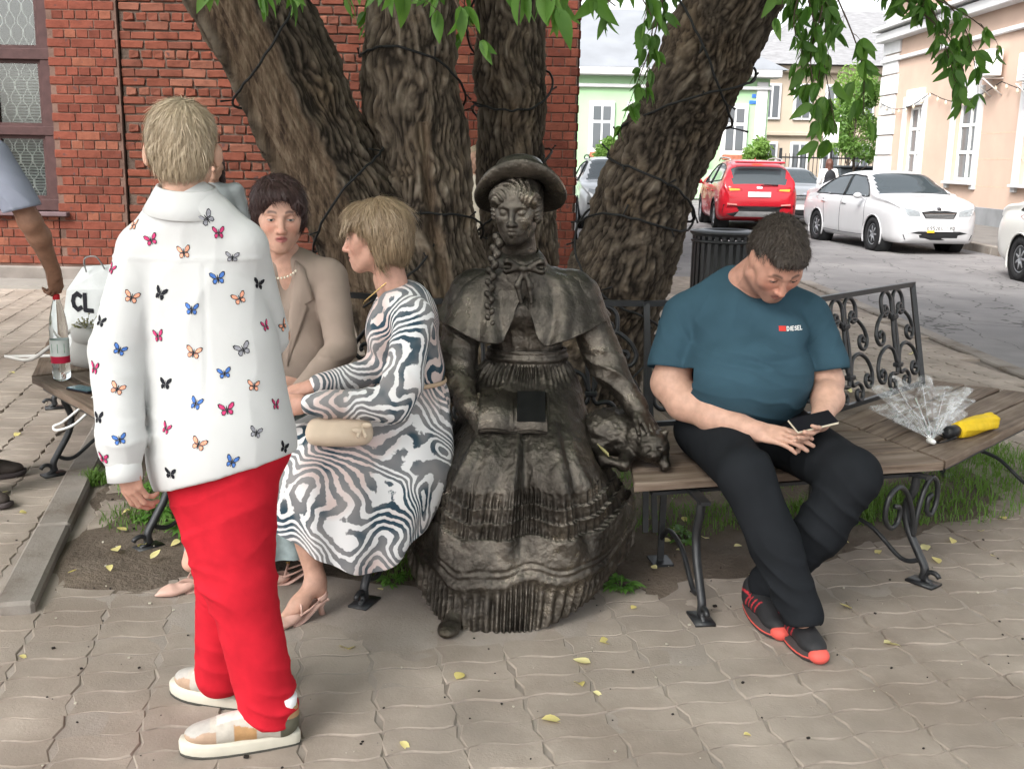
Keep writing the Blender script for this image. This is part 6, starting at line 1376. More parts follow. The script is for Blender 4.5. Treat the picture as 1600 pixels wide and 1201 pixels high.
MB().tube(catmull([(-.64, 3.34, .66), (-.60, 3.40, .72), (-.52, 3.42, .735), (-.47, 3.36, .69)], 6), .004, 5).build('wrist_strap', mat('beige_leather', (.58, .47, .36)), cl); unshift(cl)
pump(Cc, (-.618, 3.358), (-.79, 3.205), M_nude, None); pump(Cc, (-.70, 3.62), (-.92, 3.60), M_nude, None)
nk = MB(); nk.tube(catmull([(-.42, 3.55, 1.12), (-.46, 3.545, 1.085), (-.505, 3.57, 1.045), (-.515, 3.61, 1.03)], 6), .002, 5); nk.build('necklace', mat('gold', (.7, .5, .2)), Cc)
unshift(Cc)
# ---------------------------------------------------------------- D: man with the phone
D = wthing('person', 'heavyset seated man in blue t-shirt and dark trousers looking down at a phone', 'person', (.86, 3.7, 0))
hc, hR, hs = np.array([.905, 3.655, 1.205]), frame_from((.12, -.72, -.70), (0, 0, 1)), 1.16
V1, F1 = soft(tf(head_prims(True, fat=.007), hR, hc, hs) + [C_((.885, 3.74, 1.16), (.82, 3.86, 1.06), .068, .085, .04)], .0033)
V2, F2 = soft([C_((.83, 3.86, 1.05), (.845, 3.78, .8), .1, .15, .05), C_((.845, 3.78, .8), (.86, 3.8, .55), .16, .17, .05), C_((.64, 3.84, .98), (1.06, 3.82, .99), .055, .055, .05), C_((.76, 3.78, .55), (.78, 3.34, .52), .09, .06, .04), C_((.78, 3.34, .52), (.94, 3.14, .12), .055, .04, .03), C_((1.0, 3.78, .55), (1.13, 3.34, .52), .09, .06, .04), C_((1.13, 3.34, .52), (.89, 3.4, .12), .055, .04, .03)], .014)
a1 = [C_((.63, 3.83, .96), (.575, 3.76, .74), .070, .063, .03), C_((.575, 3.76, .74), (.62, 3.70, .685), .062, .063, .04), C_((.62, 3.70, .685), (.715, 3.61, .655), .063, .056, .03), C_((.715, 3.61, .655), (.835, 3.505, .632), .056, .035, .03)]
h1 = hand((.835, 3.505, .632), (.83, -.55, -.03), (-.30, -.45, .85), curl=(.16, .2, .24, .3), thumb=(.15, .1), mirror=-1, s=1.08)
a2 = [C_((1.07, 3.81, .97), (1.135, 3.745, .76), .066, .056, .03), C_((1.135, 3.745, .76), (1.115, 3.64, .72), .058, .054, .04), C_((1.115, 3.64, .72), (1.055, 3.50, .675), .052, .034, .03)]
h2 = hand((1.055, 3.50, .675), (-.45, -.85, -.18), (.5, -.35, -.78), curl=(.18, .2, .24, .28), thumb=(.6, -.5), mirror=-1, s=1.08)
V3, F3 = soft(a1+h1, .0032); V4, F4 = soft(a2+h2, .0032)
V, Fs = join([(V1, F1), (V2, F2), (V3, F3), (V4, F4)]); b = obj('body', V, Fs, M_skin, D); SD = (.50, .265, .195)
beard = lambda q: .28*np.clip(((-.045)-q[:, 2])/.02, 0, 1)*(q[:, 1] > -.01)*(q[:, 2] > -.13)
ac = np.array((.53, .32, .24))
cattr(b, 'col', np.concatenate([headcols(V1, hR, hc, hs, SD, (.30, .11, .09), (.07, .045, .035), .12, beard), np.ones((len(V2), 3))*ac, np.ones((len(V3)+len(V4), 3))*ac])); eyes(D, hR, hc, hs, (.05, .05, .05), .12)
M_mhair = hairmat('greying_brown_hair', (.016, .012, .010), (.048, .036, .029), (.13, .11, .09), .45)
hpr = [E_((0, -.020, .044), (.0785, .097, .085), .02), E_((0, -.055, -.005), (.073, .054, .055), .03), E_((0, .045, .080), (.060, .045, .034), .02), C_((-.03, .080, .074), (.035, .080, .074), .013, .013, .02), SUB(E_((0, .125, -.015), (.068, .068, .075), .016)), SUB(E_((.085, .0, -.025), (.022, .022, .034), .01)), SUB(E_((-.085, .0, -.025), (.022, .022, .034), .01)), SUB(E_((0, -.02, -.125), (.1, .12, .06), .012))]
hair('hair', hpr, .004, M_mhair, D, hR, hc, hs, pole=(.0, -.075, .085), strand=70, amp=.0055, seed=17, lng=9, n=7000, L=.016, lift=.40, wdt=.0009, mess=.2)
M_tee = mat('teal_blue_tshirt', (.036, .075, .102), .9, spec=.1, var=.1, vscale=7, bump=.2, bscale=340, bdist=.001, wr=.55, wscale=5.5, wdist=.014)
tp = [E_((.835, 3.82, .965), (.225, .15, .15), .06), E_((.84, 3.715, .79), (.236, .218, .18), .07), E_((.845, 3.78, .70), (.225, .19, .13), .06), C_((.645, 3.845, .985), (1.055, 3.825, 1.0), .072, .072, .06), C_((.68, 3.85, 1.0), (.80, 3.875, 1.10), .06, .06, .06), C_((1.02, 3.84, 1.01), (.90, 3.87, 1.10), .06, .06, .06), E_((.835, 3.87, 1.06), (.12, .08, .07), .05), E_((.76, 3.71, .94), (.095, .07, .07), .05), E_((.95, 3.70, .945), (.095, .07, .07), .05), C_((.625, 3.835, .975), (.572, 3.765, .81), .082, .082, .018), C_((1.075, 3.815, .985), (1.135, 3.745, .825), .080, .079, .018), SUB(C_((.86, 3.75, 1.15), (.89, 3.66, 1.10), .078, .072, .02))]
slc = [((.565, 3.755, .795), (-.14, -.3, -1)), ((1.14, 3.74, .80), (.16, -.3, -1))]
def tee_d(V):
    d = folds(V, [((.25, -.1, 1), .05, .013, 51, ((.83, 3.55, .86), (.22, .2, .05))), ((-.3, 0, 1), .055, .011, 55, ((.66, 3.7, .84), (.1, .2, .1))), ((.1, 0, 1), .055, .012, 58, ((.83, 3.55, .70), (.25, .2, .07))), ((.75, 0, .7), .06, .010, 61, ((.6, 3.78, .92), (.08, .2, .1))), ((-.75, 0, .7), .06, .010, 64, ((1.1, 3.75, .92), (.08, .2, .1))), ((.8, 0, -.6), .07, .009, 67, ((.72, 3.7, 1.0), (.12, .2, .1)))])
    d += -.014*np.exp(-((V[:, 2]-.868-.10*np.abs(V[:, 0]-.855))/.016)**2)*np.exp(-((V[:, 0]-.855)/.14)**2)*(V[:, 1] < 3.75)
    return d
V, Fs = sdf(tp, .0065); V = relax(V, Fs, 1)
# open the sleeve ends: trim below the hems, keeping the belly
def trim(V, Fs, planes):
    keep = np.ones(len(V), bool)
    for p, n, zone_ in planes: keep &= ~((((V-np.array(p)) @ np.array(n)) > 0) & zone_(V))
    k = keep[Fs].all(1); cutv = np.unique(Fs[~k]); Fs = Fs[k]; u = np.unique(Fs); bd = np.intersect1d(cutv, u); V = V.copy()
    for p, n, zone_ in planes:
        n = np.array(n, float); n /= np.linalg.norm(n); dd = (V[bd]-np.array(p)) @ n; m = zone_(V[bd]) & (dd > -.02); V[bd[m]] -= n*dd[m][:, None]
    mp = np.full(len(V), -1); mp[u] = np.arange(len(u)); return V[u], mp[Fs]
V = V + vnormals(V, Fs)*tee_d(V)[:, None]
V, Fs = trim(V, Fs, [(slc[0][0], slc[0][1], lambda v: v[:, 0] < .63), (slc[1][0], slc[1][1], lambda v: v[:, 0] > 1.07), ((0, 0, .625), (0, 0, -1), lambda v: v[:, 0] < 9)])
tee = obj('tshirt', V, Fs, M_tee, D); md = tee.modifiers.new('thick', 'SOLIDIFY'); md.thickness = .004; md.offset = -1
tb = bvh_of(tee)
def badge(x0, x1, z0, z1, m, nm, off=.002, nx=8):
    pts = [(x, 3.2, z) for z in (z0, (z0+z1)/2, z1) for x in np.linspace(x0, x1, nx)]; return obj(nm, drape(tb, pts, off, (0, 1, 0)), gridfaces(nx, 3), m, tee)
badge(.922, .947, .960, .977, mat('badge_red', (.55, .05, .04), .7, var=0), 'badge')
def letters(word, x, z, h, m, nm, bv, parent, d=(0, 1, 0), y0=3.2, off=.003, slope=.02, sw=.22):
    """stroke lettering laid on cloth"""
    G = {'D': [[(0,0),(0,1),(.5,1),(.8,.7),(.8,.3),(.5,0),(0,0)]], 'I': [[(.3,0),(.3,1)]], 'E': [[(.75,0),(0,0),(0,1),(.75,1)],[(0,.5),(.6,.5)]], 'S': [[(.75,.85),(.4,1),(.05,.8),(.1,.58),(.65,.42),(.75,.2),(.4,0),(0,.15)]], 'L': [[(0,1),(0,0),(.7,0)]], 'N': [[(0,0),(0,1),(.75,0),(.75,1)]], 'T': [[(0,1),(.8,1)],[(.4,1),(.4,0)]], 'C': [[(.8,.85),(.45,1),(.1,.8),(0,.5),(.1,.2),(.45,0),(.8,.15)]], 'W': [[(0,1),(.25,0),(.5,.7),(.75,0),(1,1)]], '9': [[(.7,.55),(.35,.42),(.05,.6),(.1,.9),(.4,1),(.7,.85),(.7,.5),(.55,.1),(.2,0)]], '5': [[(.7,1),(.1,1),(.05,.55),(.45,.62),(.72,.4),(.6,.08),(.3,0),(0,.1)]], '2': [[(.02,.8),(.3,1),(.65,.9),(.68,.62),(0,0),(.72,0)]], 'K': [[(0,0),(0,1)],[(.7,1),(.02,.45),(.72,0)]], 'A': [[(0,0),(.38,1),(.76,0)],[(.15,.35),(.62,.35)]], 'P': [[(0,0),(0,1),(.5,1),(.72,.78),(.5,.52),(0,.5)]], 'O': [[(.4,0),(.05,.25),(.05,.75),(.4,1),(.72,.75),(.72,.25),(.4,0)]], '7': [[(0,1),(.72,1),(.25,0)]], 'R': [[(0,0),(0,1),(.5,1),(.72,.78),(.5,.52),(0,.5)],[(.35,.5),(.72,0)]], '1': [[(.15,.8),(.4,1),(.4,0)]], '0': [[(.4,0),(.05,.25),(.05,.75),(.4,1),(.72,.75),(.72,.25),(.4,0)]]}
    mb = MB(); cx = x
    for ch in word:
        if ch != ' ':
            for st in G[ch]:
                pts = [(cx+a*h*.72, z+b_*h+slope*(cx+a*h-x)) for a, b_ in st]
                for k in range(len(pts)-1):
                    p, q = np.array(pts[k]), np.array(pts[k+1]); dd = (q-p)/(np.linalg.norm(q-p)+1e-9); nn = np.array([-dd[1], dd[0]])*h*sw*.5; p = p-dd*h*sw*.3; q = q+dd*h*sw*.3
                    quad = [p-nn, q-nn, q+nn, p+nn]
                    P = [(a[0], y0, a[1]) for a in quad]; P = drape(bv, P, off, d) if bv is not None else np.array(P)
                    mb.add(P, [(0, 1, 2, 3)])
        cx += h*(.85 if ch != 'I' else .55)
    return mb.build(nm, m, parent, False)
letters('DIESEL', .950, .9615, .0125, mat('print_white', (.75, .75, .73), .7, var=0), 'badge_text', tb, tee, slope=.05)
letters('TM', .958, .966, .009, mat('print_white', (.75, .75, .73)), 'badge_text', tb, tee) if False else None
# trousers
M_chino = mat('charcoal_trousers', (.014, .0155, .018), .9, spec=.06, var=.12, vscale=9, bump=.2, bscale=320, bdist=.001, wr=.6, wscale=5, wdist=.016)
pp = [E_((.86, 3.80, .555), (.255, .20, .115), .05), C_((.735, 3.77, .555), (.775, 3.345, .525), .116, .090, .04), C_((.775, 3.345, .525), (.86, 3.24, .33), .088, .080, .03), C_((.86, 3.24, .33), (.945, 3.155, .115), .079, .067, .03), C_((1.0, 3.77, .555), (1.125, 3.345, .525), .116, .093, .04), C_((1.125, 3.345, .525), (1.04, 3.36, .33), .092, .084, .03), C_((1.04, 3.36, .33), (.895, 3.41, .12), .083, .070, .03), SUB(C_((.945, 3.15, .10), (.96, 3.12, .0), .05, .08, .01)), CUT((.9, 3.3, .085), (0, 0, -1))]
def ch_d(V): return folds(V, [((.5, -.2, 1), .055, .016, 71, ((.9, 3.2, .2), (.14, .2, .12))), ((1, -.3, .5), .06, .015, 75, ((.85, 3.5, .6), (.12, .2, .08))), ((.8, .3, .9), .06, .016, 78, ((1.08, 3.36, .36), (.14, .2, .14))), ((.9, -.6, .2), .07, .014, 82, ((.95, 3.55, .55), (.1, .2, .1)))])
sobj('trousers', pp, .0065, M_chino, D, 1, ch_d)
def colsD(V, k, th):
    col = np.ones((len(V), 3))*np.array((.018, .018, .02)); y = V[:, 1]/k; z = V[:, 2]-th
    for q in range(4): m = (np.abs(y-.06-.022*q - .5*z) < .0035) & (np.abs(V[:, 0]) > .022) & (z > .012) & (z < .06); col[m] = (.42, .03, .04)
    m = (np.abs(z-.055+.1*np.abs(y-.06)) < .004) & (y < .1); col[m] = (.42, .03, .04); return col
M_dsole = mat('dark_sole', (.055, .045, .045), .7, var=.2); M_coral = mat('coral_rubber', (.62, .10, .08), .55, var=.08)
for hl, to in (((.925, 3.31), (.985, 3.035)), ((.845, 3.49), (.905, 3.195))):
    s_ = sneaker(D, hl, to, colsD, M_dsole, .026, lace=mat('dark_lace', (.03, .03, .03), .8)); R, c, L = shoe_frame(hl, to)
    V, Fs = soft([E_((.003, .262*L/.29, .026), (.034, .034, .026), .01), CUT((0, .245*L/.29, 0), (0, -1, .25)), CUT((0, 0, .003), (0, 0, -1))], .0035); obj('toe_cap', V @ R.T*1.0 + c, Fs, M_coral, s_)
    sole_part('sole_edge', s_, L, .010, .017, R, c, M_coral, .0012)
unshift(D)
ph = wthing('phone', 'black mobile phone in a folded case held by the seated man', 'phone', (1.0, 3.41, .66))
pR = rotm('Z', 16) @ rotm('X', 20) @ rotm('Y', -12)
MB().box((1.005, 3.415, .690), (.150, .076, .010), R=pR, bev=.004).build('case', mat('phone_case', (.55, .49, .38), .5, var=.05), ph, False)
MB().box(np.array((1.005, 3.415, .690))+pR @ np.array((0, 0, .0056)), (.146, .071, .003), R=pR, bev=.001).build('screen', mat('phone_glass', (.012, .012, .015), .06, var=0), ph, False)
mat('phone_flap', (.012, .013, .018), .35, var=0)
unshift(ph)
# ================================================================ bronze statue of a seated girl with hat, book and cat
def bronze():
    m = bpy.data.materials.new('bronze'); m.use_nodes = True; t = m.node_tree; b = t.nodes['Principled BSDF']; b.inputs['Metallic'].default_value = .82; b.inputs['Specular IOR Level'].default_value = .5
    tc = t.nodes.new('ShaderNodeTexCoord'); n = node(t, 'ShaderNodeTexNoise', Scale=5.0, Detail=8.0, Roughness=.68); lk(t, tc.outputs['Object'], n.inputs['Vector'])
    c = ramp(t, n.outputs['Fac'], [(.28, (.024, .020, .016)), (.45, (.066, .058, .049)), (.58, (.126, .110, .091)), (.72, (.25, .212, .163))])
    n3 = node(t, 'ShaderNodeTexNoise', Scale=2.2, Detail=6.0); lk(t, tc.outputs['Object'], n3.inputs['Vector']); f = ramp(t, n3.outputs['Fac'], [(.55, (0, 0, 0)), (.75, (.55, .55, .55))])
    mx = node(t, 'ShaderNodeMixRGB'); lk(t, f, mx.inputs['Fac']); lk(t, c, mx.inputs['Color1']); mx.inputs['Color2'].default_value = (.12, .095, .055, 1); lk(t, mx.outputs[0], b.inputs['Base Color'])
    r = ramp(t, n.outputs['Fac'], [(.3, (.40, .40, .40)), (.7, (.23, .23, .23))]); lk(t, r, b.inputs['Roughness'])
    n2 = node(t, 'ShaderNodeTexNoise', Scale=34.0, Detail=7.0, Roughness=.65); lk(t, tc.outputs['Object'], n2.inputs['Vector'])
    bp = node(t, 'ShaderNodeBump', Strength=.8, Distance=.010); lk(t, n2.outputs['Fac'], bp.inputs['Height']); lk(t, bp.outputs[0], b.inputs['Normal'])
    return m
M_bz = bronze()
ST = wthing('statue', 'life size bronze statue of a seated girl in hat and ruffled dress with open book', 'statue', (.05, 3.6, 0))
hc, hR, hs = np.array([.006, 3.79, 1.352]), frame_from((-.20, -1, -.10)), 1.05
pr = tf(head_prims(), hR, hc, hs) + [C_((.012, 3.83, 1.24), (.03, 3.875, 1.10), .05, .065, .04)]
V1, F1 = soft(pr, .0033, 1)
def bzd(V): return .003*fbm(V*26, 2, 5)
tor = [E_((.035, 3.875, 1.01), (.150, .098, .15), .05), E_((.05, 3.865, .87), (.135, .095, .12), .05), C_((-.13, 3.88, 1.07), (.21, 3.88, 1.075), .062, .062, .05), E_((-.03, 3.79, .985), (.065, .05, .06), .05), E_((.09, 3.79, .985), (.065, .05, .06), .05)]
al = [C_((-.165, 3.87, 1.04), (-.205, 3.79, .80), .075, .070, .03), C_((-.205, 3.79, .80), (-.20, 3.74, .735), .068, .062, .03), C_((-.20, 3.74, .735), (-.150, 3.615, .672), .060, .040, .03), C_((-.155, 3.63, .675), (-.140, 3.60, .668), .046, .044, .01)]
arr = [C_((.245, 3.87, 1.04), (.33, 3.83, .83), .075, .068, .03), C_((.33, 3.83, .83), (.36, 3.80, .775), .066, .060, .03), C_((.36, 3.80, .775), (.452, 3.735, .655), .058, .038, .03), C_((.445, 3.74, .665), (.458, 3.73, .648), .045, .043, .01)]
def std(V): return bzd(V)+folds(V, [((.3, 0, 1), .05, .011, 91, ((-.2, 3.76, .8), (.12, .2, .18))), ((.5, 0, 1), .05, .011, 94, ((.35, 3.8, .8), (.14, .2, .18))), ((1, 0, 0), .05, .007, 97, ((.05, 3.78, .88), (.16, .2, .08)))])
V2, F2 = soft(tor+al+arr, .006, 1, std)
V3, F3 = soft(hand((-.142, 3.60, .668), (.45, -.75, -.45), (-.75, -.5, .45), curl=(.25, .35, .4, .45), thumb=(.5, .2), mirror=-1, s=1.0), .003); V4, F4 = soft(hand((.458, 3.728, .648), (.42, -.75, -.45), (.35, -.15, .9), curl=(.30, .3, .35, .4), thumb=(.4, .2), mirror=1, s=1.05), .003)
V, Fs = join([(V1, F1), (V2, F2), (V3, F3), (V4, F4)]); obj('figure', V, Fs, M_bz, ST)
# hair swept under the hat
hq = [E_((0, -.018, .044), (.083, .100, .078), .02), E_((.0, -.055, -.02), (.078, .058, .06), .03), E_((.048, .045, .045), (.036, .04, .034), .02), E_((-.048, .045, .045), (.036, .04, .034), .02), E_((.07, .01, .0), (.018, .03, .04), .02), E_((-.07, .01, .0), (.018, .03, .04), .02), SUB(E_((0, .125, -.02), (.066, .075, .078), .012)), SUB(E_((0, -.02, -.125), (.1, .12, .06), .012))]
V, Fs = sdf(tf(hq, hR, hc, hs), .0045); q = (V-hc) @ hR; a = np.arctan2(q[:, 0], q[:, 2]+.02); V += vnormals(V, Fs)*(.004*np.sin(a*26+20*pnoise(q*9, 3)+q[:, 1]*60))[:, None]; obj('hair', V, Fs, M_bz, ST)
# hat: brim tilted back on the head, dome behind
tR = rotm('Y', -3) @ rotm('X', -27)   # tilted back: front edge up
tC = np.array((.016, 3.82, 1.420))
na = 72; rows = []
prof = [(.088, .004), (.105, -.004), (.13, -.010), (.152, -.008), (.163, .002), (.166, .012), (.160, .013), (.148, .002), (.13, .0), (.106, .006), (.098, .012), (.098, .05), (.095, .075), (.084, .096), (.06, .110), (.03, .116), (.001, .117)]
for r_, z_ in prof:
    for k in range(na):
        a = 2*PI*k/na; wob = 1+.02*math.sin(2*a+1)+.012*math.sin(5*a); rows.append((r_*math.cos(a)*wob*.98, r_*math.sin(a)*wob, z_ + ((-.030*math.cos(2*a) - .055*max(0, math.sin(a))) if .1 < r_ and z_ < .03 else 0)*max(0, (r_-.1)/.066) ))
V = np.array(rows); ho = obj('hat', V @ tR.T + tC, gridfaces(na, len(prof), True), M_bz, ST)
MB().tube([tR @ np.array((.100*math.cos(a), .100*math.sin(a), .022)) + tC for a in np.linspace(0, 2*PI, 50)[:-1]], .011, 6, closed=True, sq=(.45, 1.3)).build('hat_band', M_bz, ho)
# cape
lp = [ring((.025, 3.855, 1.165), .070, .072, 12), ring((.03, 3.862, 1.125), .115, .095, 12), [(.035, 3.765, 1.06), (.12, 3.775, 1.065), (.21, 3.80, 1.085), (.275, 3.87, 1.075), (.22, 3.96, 1.07), (.13, 3.985, 1.07), (.035, 3.99, 1.07), (-.06, 3.985, 1.07), (-.15, 3.96, 1.07), (-.205, 3.87, 1.07), (-.14, 3.80, 1.08), (-.05, 3.775, 1.065)],
      [(.035, 3.765, 1.05), (.125, 3.735, .98), (.235, 3.755, .985), (.325, 3.86, 1.0), (.27, 3.99, .98), (.14, 4.02, .97), (.035, 4.02, .97), (-.07, 4.02, .97), (-.2, 3.99, .98), (-.258, 3.86, .995), (-.165, 3.755, .985), (-.055, 3.735, .98)],
      [(.035, 3.765, 1.04), (.105, 3.70, .885), (.235, 3.72, .915), (.350, 3.85, .962), (.285, 4.01, .93), (.14, 4.035, .92), (.035, 4.035, .92), (-.07, 4.035, .92), (-.215, 4.01, .93), (-.285, 3.85, .955), (-.185, 3.72, .915), (-.045, 3.70, .885)]]
nu, nv = 180, 50; G = loft(lp, nu, nv); u = np.arange(nu)*2*PI/nu; vv = np.linspace(0, 1, nv); G += gnorm(G)*((.009*np.sin(u*13+.6)[None]+.005*np.sin(u*22)[None])*vv[:, None]**1.6)[..., None]
P = G.reshape(-1, 3); P += .005*fbm(P*12, 2, 8)[:, None]*gnorm(G).reshape(-1, 3); co = obj('cape', P, gridfaces(nu, nv, True), M_bz, ST); md = co.modifiers.new('t', 'SOLIDIFY'); md.thickness = .010; md.offset = -1
# collar and bow
V, Fs = lathevf([(.062, -.01), (.060, .022), (.064, .026), (.088, -.004), (.098, -.024), (.094, -.028)], 40, False); V = np.array(V); obj('collar', V*[1, .98, 1] @ rotm('X', 14).T + np.array((.024, 3.845, 1.180)), Fs, M_bz, ST)
bp_ = []
for s in (-1, 1):
    bp_ += [C_((.035+s*.012, 3.728, 1.152), (.035+s*.058, 3.725, 1.172), .008, .017, .012), C_((.035+s*.012, 3.728, 1.150), (.035+s*.062, 3.722, 1.142), .008, .015, .012), SUB(E_((.035+s*.058, 3.712, 1.158), (.014, .012, .010), .006)), C_((.035, 3.73, 1.145), (.035+s*.022, 3.722, 1.09), .008, .012, .008), C_((.035+s*.022, 3.722, 1.09), (.035+s*.018+.01, 3.718, 1.03), .011, .007, .008)]
bp_ += [E_((.035, 3.722, 1.15), (.012, .010, .013), .006)]
sobj('bow', bp_, .003, M_bz, ST)
br = []
path = catmull([(-.055, 3.80, 1.25), (-.075, 3.765, 1.16), (-.085, 3.745, 1.08), (-.085, 3.725, 1.0), (-.08, 3.71, .935)], 8); path = resample(path, 17)
for k, p in enumerate(path): s = 1 if k % 2 else -1; r = .0155-.0004*k; br.append(E_(p+np.array((s*.008, -.004, 0)), (r, r*.8, r*1.35), .005, rotm('Y', s*28)))
br.append(C_(path[-1], path[-1]+(0, -.004, -.035), .009, .013, .005)); sobj('braid', br, .0028, M_bz, ST)
# belt
bl_ = loft([ring((.052, 3.862, .845), .138, .098, 8), ring((.053, 3.862, .835), .150, .108, 8), ring((.054, 3.862, .80), .153, .112, 8), ring((.055, 3.862, .785), .146, .106, 8)], 90, 20); bl_ += gnorm(bl_)*(.003*np.sin(np.arange(20)*1.1)[:, None, None]); obj('belt', bl_.reshape(-1, 3), gridfaces(90, 20, True), M_bz, ST)
# skirt with ruffled tiers; order front, front-right, right, back-right, back, back-left, left, front-left
sk = [[(.054, 3.758, .80), (.13, 3.775, .80), (.198, 3.86, .80), (.14, 3.95, .80), (.054, 3.968, .80), (-.03, 3.95, .80), (-.092, 3.86, .80), (-.025, 3.775, .80)],
      [(.045, 3.69, .735), (.15, 3.70, .735), (.245, 3.83, .73), (.2, 3.98, .72), (.054, 4.02, .72), (-.09, 3.98, .72), (-.15, 3.83, .73), (-.055, 3.70, .735)],
      [(.04, 3.56, .645), (.165, 3.555, .65), (.268, 3.74, .63), (.25, 4.0, .60), (.054, 4.06, .58), (-.14, 4.0, .60), (-.178, 3.74, .63), (-.07, 3.555, .65)],
      [(.04, 3.445, .565), (.185, 3.425, .575), (.285, 3.64, .55), (.28, 4.0, .5), (.054, 4.08, .48), (-.17, 4.0, .5), (-.205, 3.64, .55), (-.105, 3.425, .575)],
      [(.038, 3.375, .48), (.215, 3.365, .49), (.325, 3.62, .47), (.31, 4.0, .42), (.054, 4.08, .4), (-.2, 4.0, .42), (-.243, 3.60, .47), (-.14, 3.365, .49)],
      [(.036, 3.325, .38), (.235, 3.34, .39), (.385, 3.63, .39), (.33, 4.0, .35), (.054, 4.08, .33), (-.22, 4.0, .35), (-.285, 3.60, .37), (-.165, 3.335, .385)],
      [(.034, 3.285, .27), (.26, 3.33, .28), (.452, 3.66, .31), (.35, 4.0, .28), (.054, 4.06, .26), (-.24, 4.0, .28), (-.335, 3.60, .27), (-.19, 3.31, .275)],
      [(.032, 3.245, .14), (.275, 3.325, .16), (.468, 3.68, .22), (.36, 3.98, .2), (.054, 4.03, .18), (-.26, 3.98, .2), (-.36, 3.60, .17), (-.205, 3.28, .14)],
      [(.032, 3.195, .010), (.27, 3.31, .05), (.485, 3.66, .17), (.36, 3.95, .12), (.054, 4.0, .10), (-.27, 3.95, .12), (-.395, 3.60, .12), (-.225, 3.245, .012)]]
nu, nv = 760, 230; G = loft(sk, nu, nv); N = gnorm(G); u = np.arange(nu)*2*PI/nu; v = np.linspace(0, 1, nv)
uw = u[None] + .05*np.sin(7*u)[None]
long_ = (.020*np.sin(uw*9+.4)+.010*np.sin(uw*17+1))*np.clip((v[:, None]-.22)/.35, 0, 1)*np.clip((.80-v[:, None])/.2+.25, 0, 1)
gath = .006*np.sin(uw*44+2*np.sin(u*5)[None])*np.exp(-((v[:, None]-.05)/.06)**2)
lap = -.022*np.exp(-(((u[None]+PI) % (2*PI)-PI)/.32)**2)*np.exp(-((v[:, None]-.40)/.16)**2)     # sag between the knees
disp = long_+gath+lap
ple = np.sin(uw*92+1.6*np.sin(u*4)[None]+1.0*np.sin(u*9+1)[None]+.7*np.sin(u*17)[None])*(.75+.25*np.sin(u*13)[None])
wav = (.012*np.sin(u*5+1)+.007*np.sin(u*11))[None]
for t0, t1, am in ((.545, .60, .016), (.60, .655, .020), (.655, .715, .024)):
    s_ = np.clip((v[:, None]+wav-t0)/(t1-t0), 0, 1); on = (v[:, None]+wav >= t0) & (v[:, None]+wav < t1)
    disp = disp + on*(am*s_**.8 + .0085*ple*(.25+.75*s_))
s2 = np.clip((v[:, None]+wav-.86)/.14, 0, 1); disp = disp + (s2 > 0)*(.014*(1-np.exp(-s2*9)) + .030*s2**1.3 + .012*np.sin(uw*74+1.4*np.sin(u*6)[None]+.9*np.sin(u*13)[None])*np.minimum(1, s2*3)*(.75+.25*np.sin(u*7+2)[None]))
disp = disp + .006*np.exp(-((v[:, None]+wav-.835)/.008)**2) + .005*np.exp(-((v[:, None]+wav-.815)/.006)**2)
P = (G+N*disp[..., None]).reshape(-1, 3); P += (.0035*fbm(P*22, 3, 14))[:, None]*N.reshape(-1, 3); P[:, 2] = np.maximum(P[:, 2], .003)
so_ = obj('skirt', P, gridfaces(nu, nv, True), M_bz, ST)
sobj('shoe', [E_((-.19, 3.215, .022), (.038, .062, .025), .01, rotm('Z', -10)), E_((-.175, 3.29, .035), (.034, .05, .035), .02), CUT((0, 0, .002), (0, 0, -1))], .004, M_bz, ST)
# book, open on the lap
bR = rotm('X', 38) @ rotm('Y', 2); bC = np.array((.005, 3.545, .672))
def page(s, hole):
    mb = MB(); n = 9; rows = []
    for i in range(n):
        t = i/(n-1); x = s*t*.118; z = .018*math.sin(t*PI*.9)+.004
        for y, zz in ((-.085, z), (.085, z), (.085, z-.022*(1-.3*t)), (-.085, z-.022*(1-.3*t))): rows.append((x, y, zz-.0))
    V = np.array(rows); Fs = gridfaces(4, n, True)+[(0, 1, 2, 3), (4*n-1, 4*n-2, 4*n-3, 4*n-4)]; mb.add(V @ bR.T + bC, Fs); return mb
for s in (-1, 1): page(s, s > 0).build('page_block', M_bz, ST)
bk = MB(); bk.box(bC + bR @ np.array((-.062, 0, -.022)), (.13, .186, .008), R=bR @ rotm('Y', 6), bev=.003); bk.box(bC + bR @ np.array((.062, 0, -.022)), (.13, .186, .008), R=bR @ rotm('Y', -6), bev=.003); bo = bk.build('book_cover', M_bz, ST, False)
ln = MB()
for k in range(5): ln.tube([bC + bR @ np.array((x, -.0865-.001*k, -.016+.004*k+.016*math.sin(abs(x)/.118*PI*.9))) for x in np.linspace(-.118, .118, 22)], .0012, 4)
ln.build('page_edge', M_bz, bo)
# right-hand page broken into a hole: black plate, its shade put into the colour
MB().box(bC + bR @ np.array((.062, .012, .0225)), (.098, .135, .003), R=bR @ rotm('Y', -2), bev=.001).build('page_hole_shade', mat('hole_shade_black', (.008, .008, .008), .45, var=.4, vscale=20, metal=.4), bo, False)
